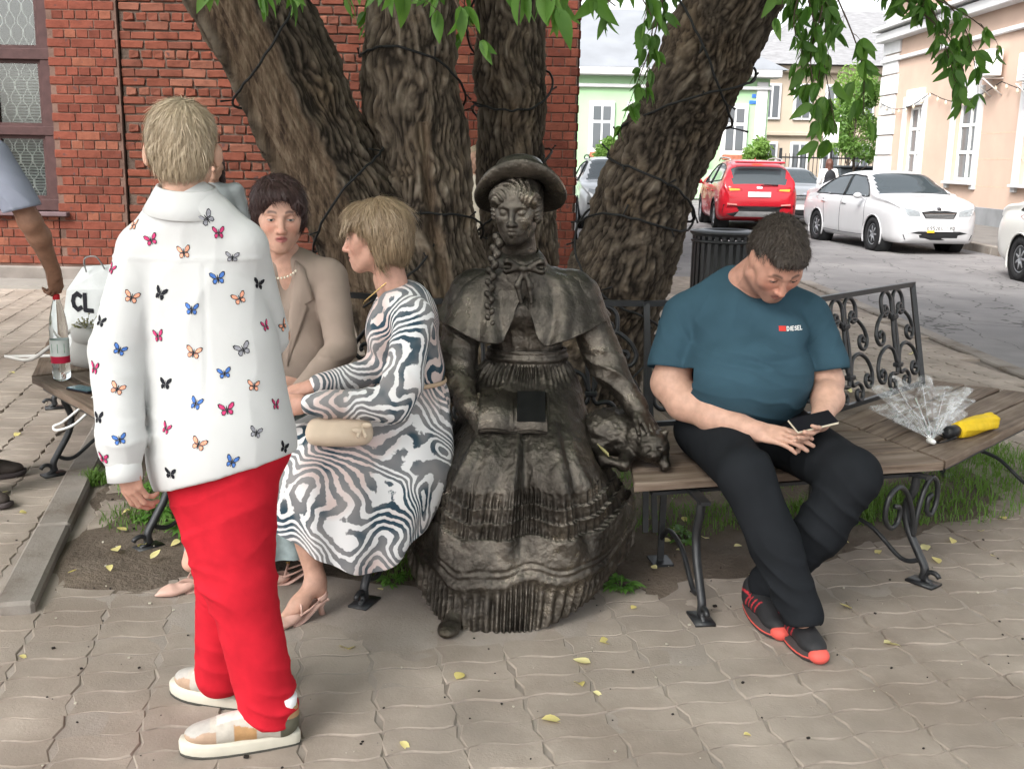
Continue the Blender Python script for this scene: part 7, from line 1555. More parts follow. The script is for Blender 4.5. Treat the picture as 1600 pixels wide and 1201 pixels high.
# cat curled under her hand
ct = [E_((.40, 3.80, .545), (.14, .13, .088), .04), E_((.34, 3.74, .56), (.09, .08, .075), .04), E_((.475, 3.69, .545), (.075, .08, .075), .04), E_((.505, 3.625, .535), (.060, .056, .056), .02), E_((.500, 3.575, .520), (.028, .022, .022), .015), C_((.470, 3.635, .575), (.458, 3.625, .605), .020, .004, .008), C_((.54, 3.64, .575), (.553, 3.632, .604), .020, .004, .008), C_((.42, 3.66, .50), (.40, 3.58, .478), .03, .022, .02), C_((.53, 3.66, .50), (.545, 3.59, .478), .028, .022, .02), SUB(E_((.480, 3.572, .545), (.011, .008, .008), .006)), SUB(E_((.522, 3.572, .545), (.011, .008, .008), .006)), C_((.30, 3.72, .52), (.33, 3.60, .49), .028, .020, .02), C_((.33, 3.60, .49), (.40, 3.56, .485), .020, .014, .02)]
sobj('cat', ct, .0048, M_bz, ST, 1, lambda V: .005*fbm(V*np.array([26, 14, 40]), 3, 9))
unshift(ST)
lf = omesh('fallen_leaf', YL[1]); lf.location = (.345, 3.57, .512); lf.scale = (1.1, 1.1, 1.1); lf.rotation_euler = (.5, .3, 1.2); tag(lf, 'pale yellow leaf caught on the bronze skirt below the cat', 'leaf')
# ---------------------------------------------------------------- simple full figures seen only in part
def figure(label, x, y, yaw, h, top, legs, hairm, skin=SK, arms=None, group=None, shoe=(.03, .025, .02), longhair=False, sleeve='long', extra=None):
    """standing person built facing +Y locally, turned by yaw; arms: local (elbow, wrist) pairs for right/left"""
    t = wthing('person', label, 'person', (x, y, 0), group); k = h/1.7; R = rotm('Z', yaw); c = np.array((x, y, 0.))
    A_ = arms or [((.24, -.02, 1.12), (.24, .06, .88)), ((-.24, -.02, 1.12), (-.24, .06, .88))]
    hd = [(p) for p in tf(head_prims(), np.eye(3), np.array((0, .02, 1.575)), 1.0)]
    body = [C_((0, -.02, 1.44), (0, 0, 1.3), .05, .08, .05), C_((0, 0, 1.3), (0, 0, 1.0), .11, .11, .05), C_((0, 0, 1.0), (0, 0, .9), .11, .12, .05)]
    for s in (1, -1): body += [C_((s*.08, 0, .88), (s*.09, .01, .48), .07, .05, .03), C_((s*.09, .01, .48), (s*.095, -.02, .09), .05, .035, .03)]
    arm = []
    for s, (el, wr) in zip((1, -1), A_):
        el, wr = np.array(el), np.array(wr); arm += [C_((s*.17, -.01, 1.38), el, .045, .040, .03), C_(el, wr, .040, .026, .03)]
        d = wr-el; d /= np.linalg.norm(d); arm += hand(wr, d + np.array((0, .2, 0)), (s*1., .1, .2), curl=(.5, .55, .6, .65), mirror=s)
    V1, F1 = soft(tf(hd, R*1.0, c, k), .0055); V2, F2 = soft(tf(body, R, c, k), .014); V3, F3 = soft(tf(arm, R, c, k), .0045)
    V, Fs = join([(V1, F1), (V2, F2), (V3, F3)]); o = obj('body', V, Fs, M_skin, t); cattr(o, 'col', np.ones((len(V), 3))*np.array(skin))
    hp_ = [E_((0, -.02, .045), (.084, .102, .082), .02), E_((0, -.058, -.01), (.078, .056, .065), .03), SUB(E_((0, .125, -.03), (.09, .075, .09), .015))]
    if longhair: hp_ += [C_((0, -.08, 0), (0, -.085, -.2), .06, .045, .04), C_((.065, -.03, 0), (.075, -.03, -.19), .032, .025, .03), C_((-.065, -.03, 0), (-.075, -.03, -.19), .032, .025, .03)]
    else: hp_ += [SUB(E_((0, -.02, -.125), (.1, .12, .06), .012))]
    hair('hair', hp_, .006, hairm, t, R, c + R @ np.array((0, .02, 1.575))*k, k, strand=24, amp=.005, seed=4)
    tp_ = [E_((0, 0, 1.25), (.175, .12, .2), .05), E_((0, 0, 1.02), (.165, .125, .2), .05), C_((-.16, -.01, 1.37), (.16, -.01, 1.37), .062, .062, .05), CUT((0, 0, .86), (0, 0, -1))]
    for s, (el, wr) in zip((1, -1), A_):
        a, el, wr = np.array((s*.17, -.01, 1.38)), np.array(el), np.array(wr)
        if sleeve == 'long': tp_ += [C_(a, el, .066, .056, .03), C_(el, el+(wr-el)*.92, .055, .038, .03)]
        else: tp_ += [C_(a, a+(el-a)*.78, .068, .066, .03)]
    V, Fs = soft(tf(tp_, R, c, k), .009, 1, lambda V: folds(V, [((.3, .2, 1), .07, .007, 33, None)])); o = obj('shirt', V, Fs, top, t)
    lg = [E_((0, 0, .92), (.155, .12, .12), .05)]
    for s in (1, -1): lg += [C_((s*.08, 0, .88), (s*.09, .01, .48), .095, .075, .03), C_((s*.09, .01, .48), (s*.095, -.01, .10), .075, .068, .03)]
    lg += [CUT((0, 0, .05), (0, 0, -1))]
    V, Fs = soft(tf(lg, R, c, k), .011, 1, lambda V: folds(V, [((.3, .2, 1), .08, .007, 36, None)])); obj('trousers', V, Fs, legs, t)
    for s in (1, -1):
        hl = c + R @ np.array((s*.095, -.08, 0)); to = c + R @ np.array((s*.12, .2, 0))
        sneaker(t, hl[:2], to[:2], lambda V, kk, th: np.ones((len(V), 3))*np.array(shoe), mat('dark_sole', (.055, .045, .045)), .022, h=.007)
    if extra: extra(t, R, c, k)
    return unshift(t)
M_greyblue = mat('grey_blue_shirt', (.27, .29, .36), .8, var=.06, vscale=8, bump=.15, bscale=200)
M_navy = mat('black_trousers', (.018, .018, .022), .85, var=.15)
# man at the left edge reaching down to the bottle: his right arm is in view
def man_E():
    t = wthing('person', 'person at the left edge in grey blue short sleeved shirt holding a bottle', 'person', (-2.45, 4.62, 0)); sk_ = (.30, .16, .105)
    arm = [C_((-2.22, 4.60, 1.50), (-2.13, 4.68, 1.215), .058, .046, .03), C_((-2.13, 4.68, 1.215), (-2.12, 4.73, 1.15), .046, .047, .03), C_((-2.12, 4.73, 1.15), (-2.125, 4.865, .975), .046, .031, .03)] + hand((-2.125, 4.865, .975), (-.1, .42, -1), (.85, -.5, -.1), curl=(.75, .8, .85, .9), thumb=(.3, .5), mirror=-1, s=1.05)
    V1, F1 = soft(arm, .0038); V2, F2 = soft(tf(head_prims(True), rotm('Z', -80), np.array((-2.46, 4.62, 1.66)), 1.05), .006)
    V3, F3 = soft([C_((-2.46, 4.62, 1.5), (-2.46, 4.62, 1.0), .07, .12, .05), C_((-2.42, 4.52, .9), (-2.40, 4.50, .1), .075, .04, .04), C_((-2.50, 4.72, .9), (-2.5, 4.76, .1), .075, .04, .04), C_((-2.22, 4.6, 1.5), (-2.68, 4.64, 1.5), .05, .05, .05), C_((-2.68, 4.64, 1.48), (-2.72, 4.62, .9), .048, .03, .03)], .013)
    V, Fs = join([(V1, F1), (V2, F2), (V3, F3)]); o = obj('body', V, Fs, M_skin, t); cattr(o, 'col', np.ones((len(V), 3))*np.array(sk_))
    hair('hair', [E_((0, -.02, .045), (.082, .1, .082), .02), E_((0, -.058, -.01), (.076, .054, .06), .03), SUB(E_((0, .125, -.03), (.09, .075, .09), .015)), SUB(E_((0, -.02, -.125), (.1, .12, .06), .012))], .006, M_dhair, t, rotm('Z', -80), np.array((-2.46, 4.62, 1.66)), 1.05)
    sh = [E_((-2.46, 4.62, 1.33), (.19, .14, .2), .05), E_((-2.46, 4.62, 1.08), (.18, .15, .22), .05), C_((-2.25, 4.60, 1.50), (-2.67, 4.64, 1.5), .066, .066, .06), C_((-2.235, 4.60, 1.49), (-2.135, 4.622, 1.285), .078, .080, .03), C_((-2.68, 4.64, 1.49), (-2.71, 4.63, 1.25), .075, .078, .03), CUT((0, 0, .9), (0, 0, -1))]
    V, Fs = sdf(sh, .007); V = relax(V, Fs, 1); V += vnormals(V, Fs)*folds(V, [((.7, 0, .7), .07, .008, 3, None)])[:, None]; V, Fs = trim(V, Fs, [((-2.13, 4.62, 1.275), (.25, .05, -1), lambda v: v[:, 0] > -2.27), ((-2.7, 4.63, 1.24), (0, 0, -1), lambda v: v[:, 0] < -2.64)])
    o = obj('shirt', V, Fs, M_greyblue, t); m_ = o.modifiers.new('t', 'SOLIDIFY'); m_.thickness = .004; m_.offset = -1
    sobj('trousers', [E_((-2.46, 4.62, .95), (.16, .15, .12), .05), C_((-2.42, 4.52, .9), (-2.40, 4.50, .1), .1, .075, .04), C_((-2.50, 4.72, .9), (-2.5, 4.76, .1), .1, .075, .04), CUT((0, 0, .05), (0, 0, -1))], .01, M_navy, t)
    sneaker(t, (-2.44, 4.44), (-2.16, 4.36), lambda V, kk, th: np.ones((len(V), 3))*np.array((.045, .035, .03)), mat('dark_sole', (.055, .045, .045)), .022); sneaker(t, (-2.56, 4.74), (-2.32, 4.86), lambda V, kk, th: np.ones((len(V), 3))*np.array((.045, .035, .03)), mat('dark_sole', (.055, .045, .045)), .022)
    unshift(t)
man_E()
figure('dark haired person in grey top mostly hidden behind the blond head', -2.17, 7.7, -160, 1.55, mat('pale_grey_top', (.36, .39, .40), .8, var=.06), M_navy, M_dhair, longhair=True)
figure('person in cream clothes half hidden between the tree stems', -.33, 9.2, 150, 1.63, mat('cream_top', (.62, .56, .46), .8, var=.05), mat('cream_legs', (.5, .45, .38), .8), M_blond)
def pack(t, R, c, k):
    V, Fs = soft(tf([E_((0, -.17, 1.2), (.15, .09, .22), .05), C_((-.1, -.17, 1.06), (.1, -.17, 1.06), .08, .08, .05), E_((0, -.25, 1.1), (.1, .04, .09), .02)], R, c, k), .012); obj('backpack', V, Fs, mat('black_nylon', (.016, .017, .02), .7), t)
figure('distant pedestrian with black backpack and white sleeves walking away', 8.0, 27.6, 0, 1.66, mat('white_top', (.74, .73, .72)), M_navy, hairmat('auburn_hair', (.05, .02, .015), (.1, .04, .028), (.17, .08, .05)), longhair=True, extra=pack)
# ================================================================ parked cars
def paint(name, col, metal=.0, rough=.28):
    m = mat(name, col, rough, metal, var=.03, vscale=2, coat=.6); return m
M_cglass = mat('car_glass', (.035, .045, .05), .04, var=0, spec=.9); M_tyre = mat('tyre', (.018, .018, .019), .85, var=.2, vscale=30, bump=.3, bscale=90); M_rim = mat('alloy_rim', (.42, .43, .45), .35, metal=.8, var=.05)
M_trim = mat('black_trim', (.018, .019, .02), .5, var=.1); M_chrome = mat('chrome', (.7, .7, .72), .12, metal=1, var=0); M_plate = mat('plate_white', (.74, .74, .73), .4, var=.02); M_hl = mat('headlamp', (.22, .24, .25), .08, var=.1, vscale=30, coat=.8)
def lampmat(name, col, e):
    m = mat(name, col, .25, var=0)
    if e: m.node_tree.nodes['Principled BSDF'].inputs['Emission Color'].default_value = (*e[0], 1); m.node_tree.nodes['Principled BSDF'].inputs['Emission Strength'].default_value = e[1]
    return m
M_tail = lampmat('tail_lamp', (.35, .012, .012), None); M_tail_on = lampmat('tail_lamp_lit', (.5, .03, .01), ((1, .11, .015), 2.2))
SEDAN = dict(L=4.48, y=[-2.24, -2.2, -2.08, -1.85, -1.5, -1.1, -.75, -.3, .2, .6, .95, 1.25, 1.65, 1.98, 2.15, 2.21, 2.24], zt=[.66, .88, 1.02, 1.075, 1.12, 1.30, 1.40, 1.455, 1.46, 1.40, 1.22, 1.06, .985, .91, .82, .70, .52], zb=[.55, .76, .86, .93, .955, .955, .95, .94, .925, .91, .905, .90, .88, .83, .76, .66, .50], z0=[.40, .32, .28, .23, .2, .18, .18, .18, .18, .18, .18, .18, .2, .2, .2, .24, .3], w=[.66, .74, .80, .835, .85, .855, .855, .855, .855, .855, .853, .85, .84, .80, .72, .64, .56], ax=(-1.28, 1.34), rw=.31, H=1.46,
    side=[(-1.42, .985), (-1.05, 1.21), (-.68, 1.34), (-.1, 1.385), (.45, 1.355), (.78, 1.19), (1.02, .985)], ws=(.56, 1.24), rs=(-1.50, -.80))
SUV = dict(L=4.48, y=[-2.24, -2.21, -2.14, -2.02, -1.85, -1.6, -1.2, -.7, -.1, .45, .75, 1.05, 1.3, 1.7, 2.02, 2.17, 2.22, 2.24], zt=[.72, .95, 1.10, 1.28, 1.47, 1.555, 1.60, 1.63, 1.635, 1.58, 1.42, 1.24, 1.12, 1.06, .98, .86, .72, .55], zb=[.60, .85, .95, 1.0, 1.02, 1.02, 1.01, 1.0, .99, .98, .975, .97, .96, .93, .87, .78, .66, .5], z0=[.46, .38, .32, .28, .25, .22, .22, .22, .22, .22, .22, .22, .22, .24, .26, .28, .3, .34], w=[.72, .80, .85, .89, .91, .925, .925, .925, .925, .925, .92, .92, .915, .90, .84, .76, .68, .58], ax=(-1.32, 1.36), rw=.345, H=1.64,
    side=[(-1.72, 1.16), (-1.55, 1.42), (-1.0, 1.51), (-.2, 1.545), (.42, 1.49), (.78, 1.29), (1.02, 1.05), (-.2, 1.04), (-1.2, 1.07)], ws=(.45, 1.30), rs=(-2.16, -1.84))
def inpoly(P, poly):
    x, y = P[:, 0], P[:, 1]; r = np.zeros(len(P), bool); n = len(poly)
    for i in range(n):
        (x1, y1), (x2, y2) = poly[i], poly[(i+1) % n]; c = ((y1 > y) != (y2 > y)) & (x < (x2-x1)*(y-y1)/(y2-y1+1e-12)+x1); r ^= c
    return r
def car(name, label, loc, yaw, sp, body_mat, rear_on=False, plate=None, cat='car', bumper=None, detail=True):
    t = thing(name, label, cat, (*loc, -.045), rad(yaw), 'cars parked along the street')
    ns, nr = 150, 56; K = np.stack([sp[k] for k in ('y', 'zt', 'zb', 'z0', 'w')], 1); T_ = catmull(K, 20); ys = np.linspace(T_[0, 0], T_[-1, 0], ns); Y = np.maximum.accumulate(T_[:, 0]+np.arange(len(T_))*1e-9); Q = np.stack([np.interp(ys, Y, T_[:, k]) for k in range(5)], 1)
    rows = []
    for y, zt, zb, z0, w in Q:
        gh = np.clip((zt-zb-.10)/.25, 0, 1); wr = w*(1-.33*gh*np.clip((zt-zb)/.62, 0, 1.1))
        half = [(0, z0), (w*.80, z0), (w*.93, z0+.03), (w*.985, z0+.14), (w, z0+(zb-z0)*.55), (w*.992, z0+(zb-z0)*.82), (w*.955, zb), (w*.93*(1-gh)+gh*(wr+(w*.93-wr)*.75), zb+(zt-zb)*(.25 if gh > 0 else .4)), (wr+(w*.9-wr)*.30*(1-gh*.3), zb+(zt-zb)*.72), (wr*.93, zt-.045*gh-.012), (wr*.72, zt-.008), (wr*.35, zt+.004), (0, zt+.008)]
        c = catmull([(a, b, 0) for a, b in half], 6); c = resample(c, nr); rows.append(np.stack([c[:, 0], np.full(nr, y), c[:, 1]], 1))
    G = np.array(rows); R_ = G[:, ::-1].copy(); R_[:, :, 0] *= -1; full = np.concatenate([G, R_[:, 1:]], 1); nu = full.shape[1]; V = full.reshape(-1, 3); Fs = np.array(gridfaces(nu, ns, False, True)); cen = V[Fs].mean(1)
    arch = np.zeros(len(Fs), bool)
    for ay in sp['ax']: arch |= (np.hypot(cen[:, 1]-ay, cen[:, 2]-sp['rw']) < sp['rw']+.055) & (np.abs(cen[:, 0]) > .45) & (cen[:, 2] < sp['rw']*2+.08)
    dvv = np.cross(V[Fs[:, 1]]-V[Fs[:, 0]], V[Fs[:, 3]]-V[Fs[:, 0]]); dvv /= np.linalg.norm(dvv, axis=1)[:, None]+1e-9
    zb_ = np.interp(cen[:, 1], ys, Q[:, 2]); zt_ = np.interp(cen[:, 1], ys, Q[:, 1]); wr_ = np.interp(cen[:, 1], ys, Q[:, 4])
    side = inpoly(cen[:, [1, 2]], sp['side']) & (np.abs(cen[:, 0]) > .42) & (np.abs(dvv[:, 0]) > .5)
    hw = lambda z, top, bot: .52+.22*(1-(z-bot)/(top-bot))
    zr = (cen[:, 2]-zb_)
    ws = (cen[:, 1] > sp['ws'][0]) & (cen[:, 1] < sp['ws'][1]) & (zr > .06) & (np.abs(cen[:, 0]) < .55+.16*np.clip((cen[:, 1]-sp['ws'][0])/(sp['ws'][1]-sp['ws'][0]), 0, 1)) & (dvv[:, 2] > .2)
    rs = (cen[:, 1] > sp['rs'][0]) & (cen[:, 1] < sp['rs'][1]) & (zr > .06) & (np.abs(cen[:, 0]) < .62) & (np.abs(dvv[:, 0]) < .55) & ~side
    keep = ~(arch | side | ws | rs)
    ends = [tuple(range(nu)), tuple((ns-1)*nu+k for k in range(nu-1, -1, -1))]
    b = obj('body', V, [tuple(f) for f in Fs[keep]]+ends, body_mat, t)
    for nm, m_ in (('side_window', side & (cen[:, 0] > 0)), ('side_window', side & (cen[:, 0] < 0)), ('windscreen', ws), ('rear_window', rs)):
        f = Fs[m_]; u = np.unique(f); mp = np.full(len(V), -1); mp[u] = np.arange(len(u)); obj(nm, V[u]*[.995, 1, 1]-[0, 0, .003], mp[f], M_cglass, t)
    # dark interior, wheel wells, underside
    inn = MB(); inn.box((0, 0, .36), (1.2, sp['L']*.8, .22)); inn.build('underbody', M_trim, t, False)
    for ay in sp['ax']:
        for s in (-1, 1):
            MB().lathe([(.0, -.12), (sp['rw']+.07, -.12), (sp['rw']+.07, .12)], 28, (s*.70, ay, sp['rw']), R=rotm('Y', -90*s), cap=False).build('wheel_well', M_trim, t)
            lip = MB(); lip.tube([(s*(np.interp(ay+ (sp['rw']+.056)*math.cos(a), ys, Q[:, 4])*.995), ay+(sp['rw']+.056)*math.cos(a), sp['rw']+(sp['rw']+.056)*math.sin(a)) for a in np.linspace(-.45, PI+.45, 30)], .016, 6); lip.build('arch_lip', body_mat if sp is SEDAN else M_trim, t)
            w = MB(); r = sp['rw']; w.lathe([(r*.62, -.10), (r*.9, -.105), (r, -.08), (r, .08), (r*.9, .105), (r*.66, .10), (r*.62, .06)], 32, (s*(sp['w'][7]-.115), ay, r), R=rotm('Y', 90*s)); wo_ = w.build('wheel', M_tyre, t)
            rm = MB(); X0 = s*(sp['w'][7]-.045); rm.lathe([(r*.62, .0), (r*.64, .012), (r*.58, .012), (r*.56, -.01)], 32, (X0-s*.0, ay, r), R=rotm('Y', 90*s), cap=False)
            for q in range(7):
                a = 2*PI*q/7; rm.tube([(X0-s*.005, ay+.03*math.cos(a), r+.03*math.sin(a)), (X0-s*.012, ay+r*.6*math.cos(a), r+r*.6*math.sin(a))], [.03, .022], 6)
            rm.lathe([(.055, 0), (.05, .012), (.0, .014)], 16, (X0, ay, r), R=rotm('Y', 90*s)); rm.build('rim', M_rim, wo_)
            MB().lathe([(.0, 0), (r*.6, 0)], 24, (X0-s*.05, ay, r), R=rotm('Y', 90*s), cap=False).build('brake_disc', mat('brake', (.05, .05, .05), .5), wo_)
    W = sp['w'][7]; bv = BVHTree.FromPolygons(V.tolist(), [tuple(int(i) for i in f) for f in Fs]+[tuple(range(nu)), tuple((ns-1)*nu+k for k in range(nu-1, -1, -1))])
    def lay(nm, poly, yy, d, m_, off=.004, nsub=3, mirror=True):
        for s in ((1, -1) if mirror else (1,)):
            c0 = np.mean(poly, 0); pts = []
            for tt in (1, .5, .02):
                for q in range(len(poly)):
                    for f_ in (0, .5): a = np.array(poly[q])*(1-f_)+np.array(poly[(q+1) % len(poly)])*f_; a = c0+(a-c0)*tt; pts.append((s*a[0], yy, a[1]))
            n = 2*len(poly); P = drape(bv, pts, off, d); o = obj(nm, P, gridfaces(n, 3, True, s < 0)+[tuple(2*n+k for k in range(n))], m_, t)
        return o
    f, r_ = 3.2, -3.2; suv = sp is SUV; hz = .74 if not suv else .84
    # front
    lay('headlight', [(.36, hz-.055), (.58, hz-.05), (.72, hz+.03), (.70, hz+.09), (.50, hz+.065), (.38, hz+.03)], f, (0, -1, 0), M_hl)
    lay('grille', [(-.34, hz+.02), (-.27, hz-.09), (.27, hz-.09), (.34, hz+.02), (.1, hz+.05), (0, hz+.035), (-.1, hz+.05)], f, (0, -1, 0), M_trim, .006, mirror=False)
    lay('lower_intake', [(-.66, .36), (-.62, .27), (.62, .27), (.66, .36), (.4, .42), (-.4, .42)], f, (0, -1, 0), M_trim, .006, mirror=False)
    for q in range(4): lay('grille_bar', [(-.3+.012*q, hz-.0-.022*q), (.3-.012*q, hz-.0-.022*q), (.3-.012*q, hz-.006-.022*q), (-.3+.012*q, hz-.006-.022*q)], f, (0, -1, 0), M_chrome if q == 0 else mat('grille_grey', (.3, .3, .3)), .010, mirror=False)
    lay('badge', [(-.035, hz+.05), (.035, hz+.05), (.04, hz+.075), (.03, hz+.10), (-.03, hz+.10), (-.04, hz+.075)], f, (0, -1, 0), M_chrome, .012, mirror=False)
    # rear
    tl = M_tail_on if rear_on else M_tail; rz_ = .93 if suv else .83
    lay('tail_light', [(.38, rz_), (.62, rz_-.03), (.84, rz_+.03), (.82, rz_+.11), (.60, rz_+.085), (.40, rz_+.06)], r_, (0, 1, 0), mat('tail_housing', (.3, .01, .015), .2, var=0, coat=.5), .004)
    lay('lamp', [(.44, rz_+.012), (.68, rz_+.0), (.70, rz_+.055), (.46, rz_+.045)], r_, (0, 1, 0), tl, .012)
    if suv:
        lay('rear_bumper', [(-.82, .44), (-.80, .62), (-.5, .585), (.5, .585), (.80, .62), (.82, .44), (.6, .36), (-.6, .36)], r_, (0, 1, 0), M_trim, .010, mirror=False)
        lay('skid_plate', [(-.55, .36), (-.45, .47), (.45, .47), (.55, .36)], r_, (0, 1, 0), mat('satin_silver', (.5, .5, .5), .35, metal=.6), .022, mirror=False)
        lay('reflector', [(.50, .60), (.72, .62), (.72, .65), (.50, .635)], r_, (0, 1, 0), mat('reflector', (.6, .25, .22), .2, var=0), .014)
        lay('tailgate_seam', [(-.56, .68), (.56, .68), (.60, .88), (.59, .88), (.55, .69), (-.55, .69), (-.59, .88), (-.60, .88)], r_, (0, 1, 0), M_trim, .003, mirror=False) if False else None
        lay('spoiler_lamp', [(-.13, 1.535), (.13, 1.535), (.12, 1.565), (-.12, 1.565)], r_, (0, 1, 0), tl, .03, mirror=False)
        MB().box((0, -1.98, 1.585), (1.15, .2, .045), bev=.02, R=rotm('X', 6)).build('spoiler', body_mat, t, False)
        wp = MB(); wp.tube([(.02, -2.22, 1.06), (.12, -2.2, 1.075), (.42, -2.19, 1.07)], .014, 5); wp.build('wiper', M_trim, t)
        for s in (-1, 1): MB().tube(catmull([(s*.60, -1.5, 1.60), (s*.60, -1.35, 1.655), (s*.62, -.3, 1.68), (s*.60, .3, 1.645), (s*.60, .4, 1.60)], 5), .018, 6).build('roof_rail', M_trim if body_mat.name != 'red_paint' else mat('rail_silver', (.4, .4, .4), .4, metal=.5), t)
        MB().lathe([(.03, 0), (.02, .03), (.004, .075), (.0, .08)], 8, (0, -1.35, 1.60)).build('antenna', body_mat, t)
        lay('badge', [(-.06, .985), (.06, .985), (.065, 1.005), (.06, 1.03), (-.06, 1.03), (-.065, 1.005)], r_, (0, 1, 0), M_chrome, .012, mirror=False)
    # plates
    for yy, d, zz in ((f, (0, -1, 0), .42 if not suv else .5), (r_, (0, 1, 0), .80 if suv else .62)):
        o = lay('number_plate', [(-.26, zz), (.26, zz), (.26, zz+.112), (-.26, zz+.112)], yy, d, M_plate, .022, mirror=False)
        if plate and d[1] < 0:
            letters(plate, .24, zz+.025, .06, M_trim, 'plate_text', bvh_of(o), t, d=(0, -1, 0), y0=3.2, off=.004, slope=0) if False else None
            txt = letters(plate, -.235, zz+.028, .062, M_trim, 'plate_text', None, t, slope=0, sw=.16); Vt = np.array([v.co for v in txt.data.vertices]); P = drape(bv, [(-v[0], 3.2, v[2]) for v in Vt], .027, (0, -1, 0))
            for v, p in zip(txt.data.vertices, P): v.co = p
            lay('sticker', [(.10, zz-.02), (.24, zz-.02), (.24, zz+.02), (.10, zz+.02)], yy, d, mat('yellow_sticker', (.75, .45, .04), .5, var=0), .030, mirror=False)
    # mirrors, handles, seams
    for s in (-1, 1):
        V_, F_ = soft([E_((s*(W+.10), .86, 1.0 if not suv else 1.08), (.085, .06, .058), .02), C_((s*(W-.02), .88, .95 if not suv else 1.02), (s*(W+.06), .87, .98 if not suv else 1.06), .02, .02, .02)], .014); obj('mirror', V_, F_, body_mat, t)
        for hy in (.12, -.85):
            p = drape(bv, [(s*3, hy, .83 if not suv else .9), (s*3, hy-.09, .835 if not suv else .905), (s*3, hy-.18, .83 if not suv else .9)], .012, (-s, 0, 0)); MB().tube(p, .016, 6).build('door_handle', body_mat, t)
        for path in ([(.92, .95), (.98, .6), (.95, .28)], [(-.12, .95), (-.13, .6), (-.12, .27)], [(-1.0, .9), (-.93, .70), (-.86, .40)], [(.95, .275), (0, .265), (-.9, .28)]):
            P = drape(bv, [(s*3, *q) for q in resample(np.array(path), 9)], .001, (-s, 0, 0)); MB().tube(P, .0055, 4).build('door_seam', mat('seam_dark', (.06, .06, .065), .7, var=0), t)
        MB().tube(drape(bv, [(s*3, a, b_) for a, b_ in resample(np.array([(x, z+.0) for x, z in sp['side']][:7]+[sp['side'][0]]), 40)], .004, (-s, 0, 0)), .011, 5).build('window_trim', M_trim, t)
        P = drape(bv, [(s*3, -.12, z) for z in np.linspace(.97 if not suv else 1.05, 1.38 if not suv else 1.53, 6)], .004, (-s, 0, 0)); MB().tube(P, .022, 4).build('pillar', M_trim, t)
    return t
M_wpaint = paint('white_paint_car', (.45, .45, .46)); M_rpaint = paint('red_paint', (.42, .012, .022)); M_spaint = paint('silver_paint', (.46, .47, .47), .45); M_gpaint = paint('grey_paint', (.24, .25, .26), .4); M_dpaint = paint('dark_paint', (.03, .035, .045), .3); M_wpaint2 = paint('pearl_white_paint', (.55, .545, .52))
car('parked_car', 'white sedan facing the camera on the street beside the peach building', (7.35, 21.4), 187, SEDAN, M_wpaint, plate='K952KC 190')
car('parked_car', 'red suv seen from behind with its brake lights lit', (5.72, 26.9), -3, SUV, M_rpaint, rear_on=True)
car('parked_car', 'silver suv facing the camera between the brick corner and the tree', (2.35, 26.3), 180, SUV, M_spaint)
car('parked_car', 'grey car partly hidden between the red suv and white sedan', (7.35, 29.6), 181, SEDAN, M_gpaint)
car('parked_car', 'dark car behind the silver suv', (3.35, 33.5), 180, SEDAN, M_dpaint)
car('parked_car', 'white car cut off by the right edge of the picture', (7.98, 13.75), 180, SEDAN, M_wpaint2)
# ================================================================ litter bin, bottles, bags, umbrellas
bn = wthing('litter_bin', 'black round slatted litter bin behind the seated man', 'bin', (1.78, 9.0, 0)); bx, by = 1.78, 9.0
sm = MB().box((0, 0, .46), (.034, .008, .86), bev=.002).mesh('slat', M_iron, False)
for k in range(28): a = 2*PI*k/28; o = omesh('slat', sm, bn); o.location = (bx+.27*math.cos(a), by+.27*math.sin(a), .04); o.rotation_euler = (0, 0, a+PI/2)
for z, r in ((.06, .275), (.88, .275), (.95, .285)): MB().tube([(bx+r*math.cos(a), by+r*math.sin(a), z) for a in np.linspace(0, 2*PI, 40)[:-1]], .014, 6, closed=True).build('hoop', M_iron, bn)
lidp = MB(); lidp.lathe([(.17, .96), (.19, .975), (.28, .955), (.285, .93), (.27, .92)], 32, (bx, by, 0), cap=False); lidp.build('rim', M_iron, bn)
MB().lathe([(.0, .08), (.19, .08), (.2, .85), (.19, .85)], 28, (bx, by, 0), cap=False).build('liner', mat('liner_grey', (.10, .10, .10), .5, metal=.3), bn)
unshift(bn)
# water bottle
bo = wthing('water_bottle', 'clear plastic water bottle with red cap and label on the left bench', 'bottle', (-2.15, 4.93, .455)); c = (-2.15, 4.93, .455)
prof = [(.0, .004), (.034, .0), (.042, .012), (.042, .05), (.0395, .06), (.042, .07), (.042, .11), (.043, .12), (.043, .20), (.041, .21), (.042, .25), (.036, .30), (.022, .36), (.0145, .385), (.0145, .405)]
M_pet = mat('pet_plastic', (.93, .96, .96), .05, var=0, trans=1.0, ior=1.2)
MB().lathe(prof, 28, c, cap=False).build('shell', M_pet, bo)
MB().lathe([(.0, .006), (.032, .004), (.040, .014), (.040, .16), (.0, .16)], 28, c, cap=False).build('water', mat('water', (.95, .98, .98), .02, var=0, trans=1.0, ior=1.33), bo)
lb = MB(); lb.lathe([(.0436, .085), (.0436, .118)], 28, c, m=0, cap=False); lb.lathe([(.0436, .118), (.0436, .195)], 28, c, m=1, cap=False); lb.lathe([(.0440, .135), (.0440, .178)], 9, c, m=2, cap=False)
lb.build('label', [mat('label_red', (.5, .02, .06), .4, var=0), mat('label_pale', (.66, .70, .68), .4, var=.06, vscale=40), mat('label_green', (.20, .38, .26), .45, var=.4, vscale=60)], bo)
MB().lathe([(.0165, .385), (.0165, .408), (.015, .41), (.0, .41)], 20, c, cap=False).build('cap', mat('cap_red', (.55, .02, .03), .4, var=0), bo); unshift(bo)
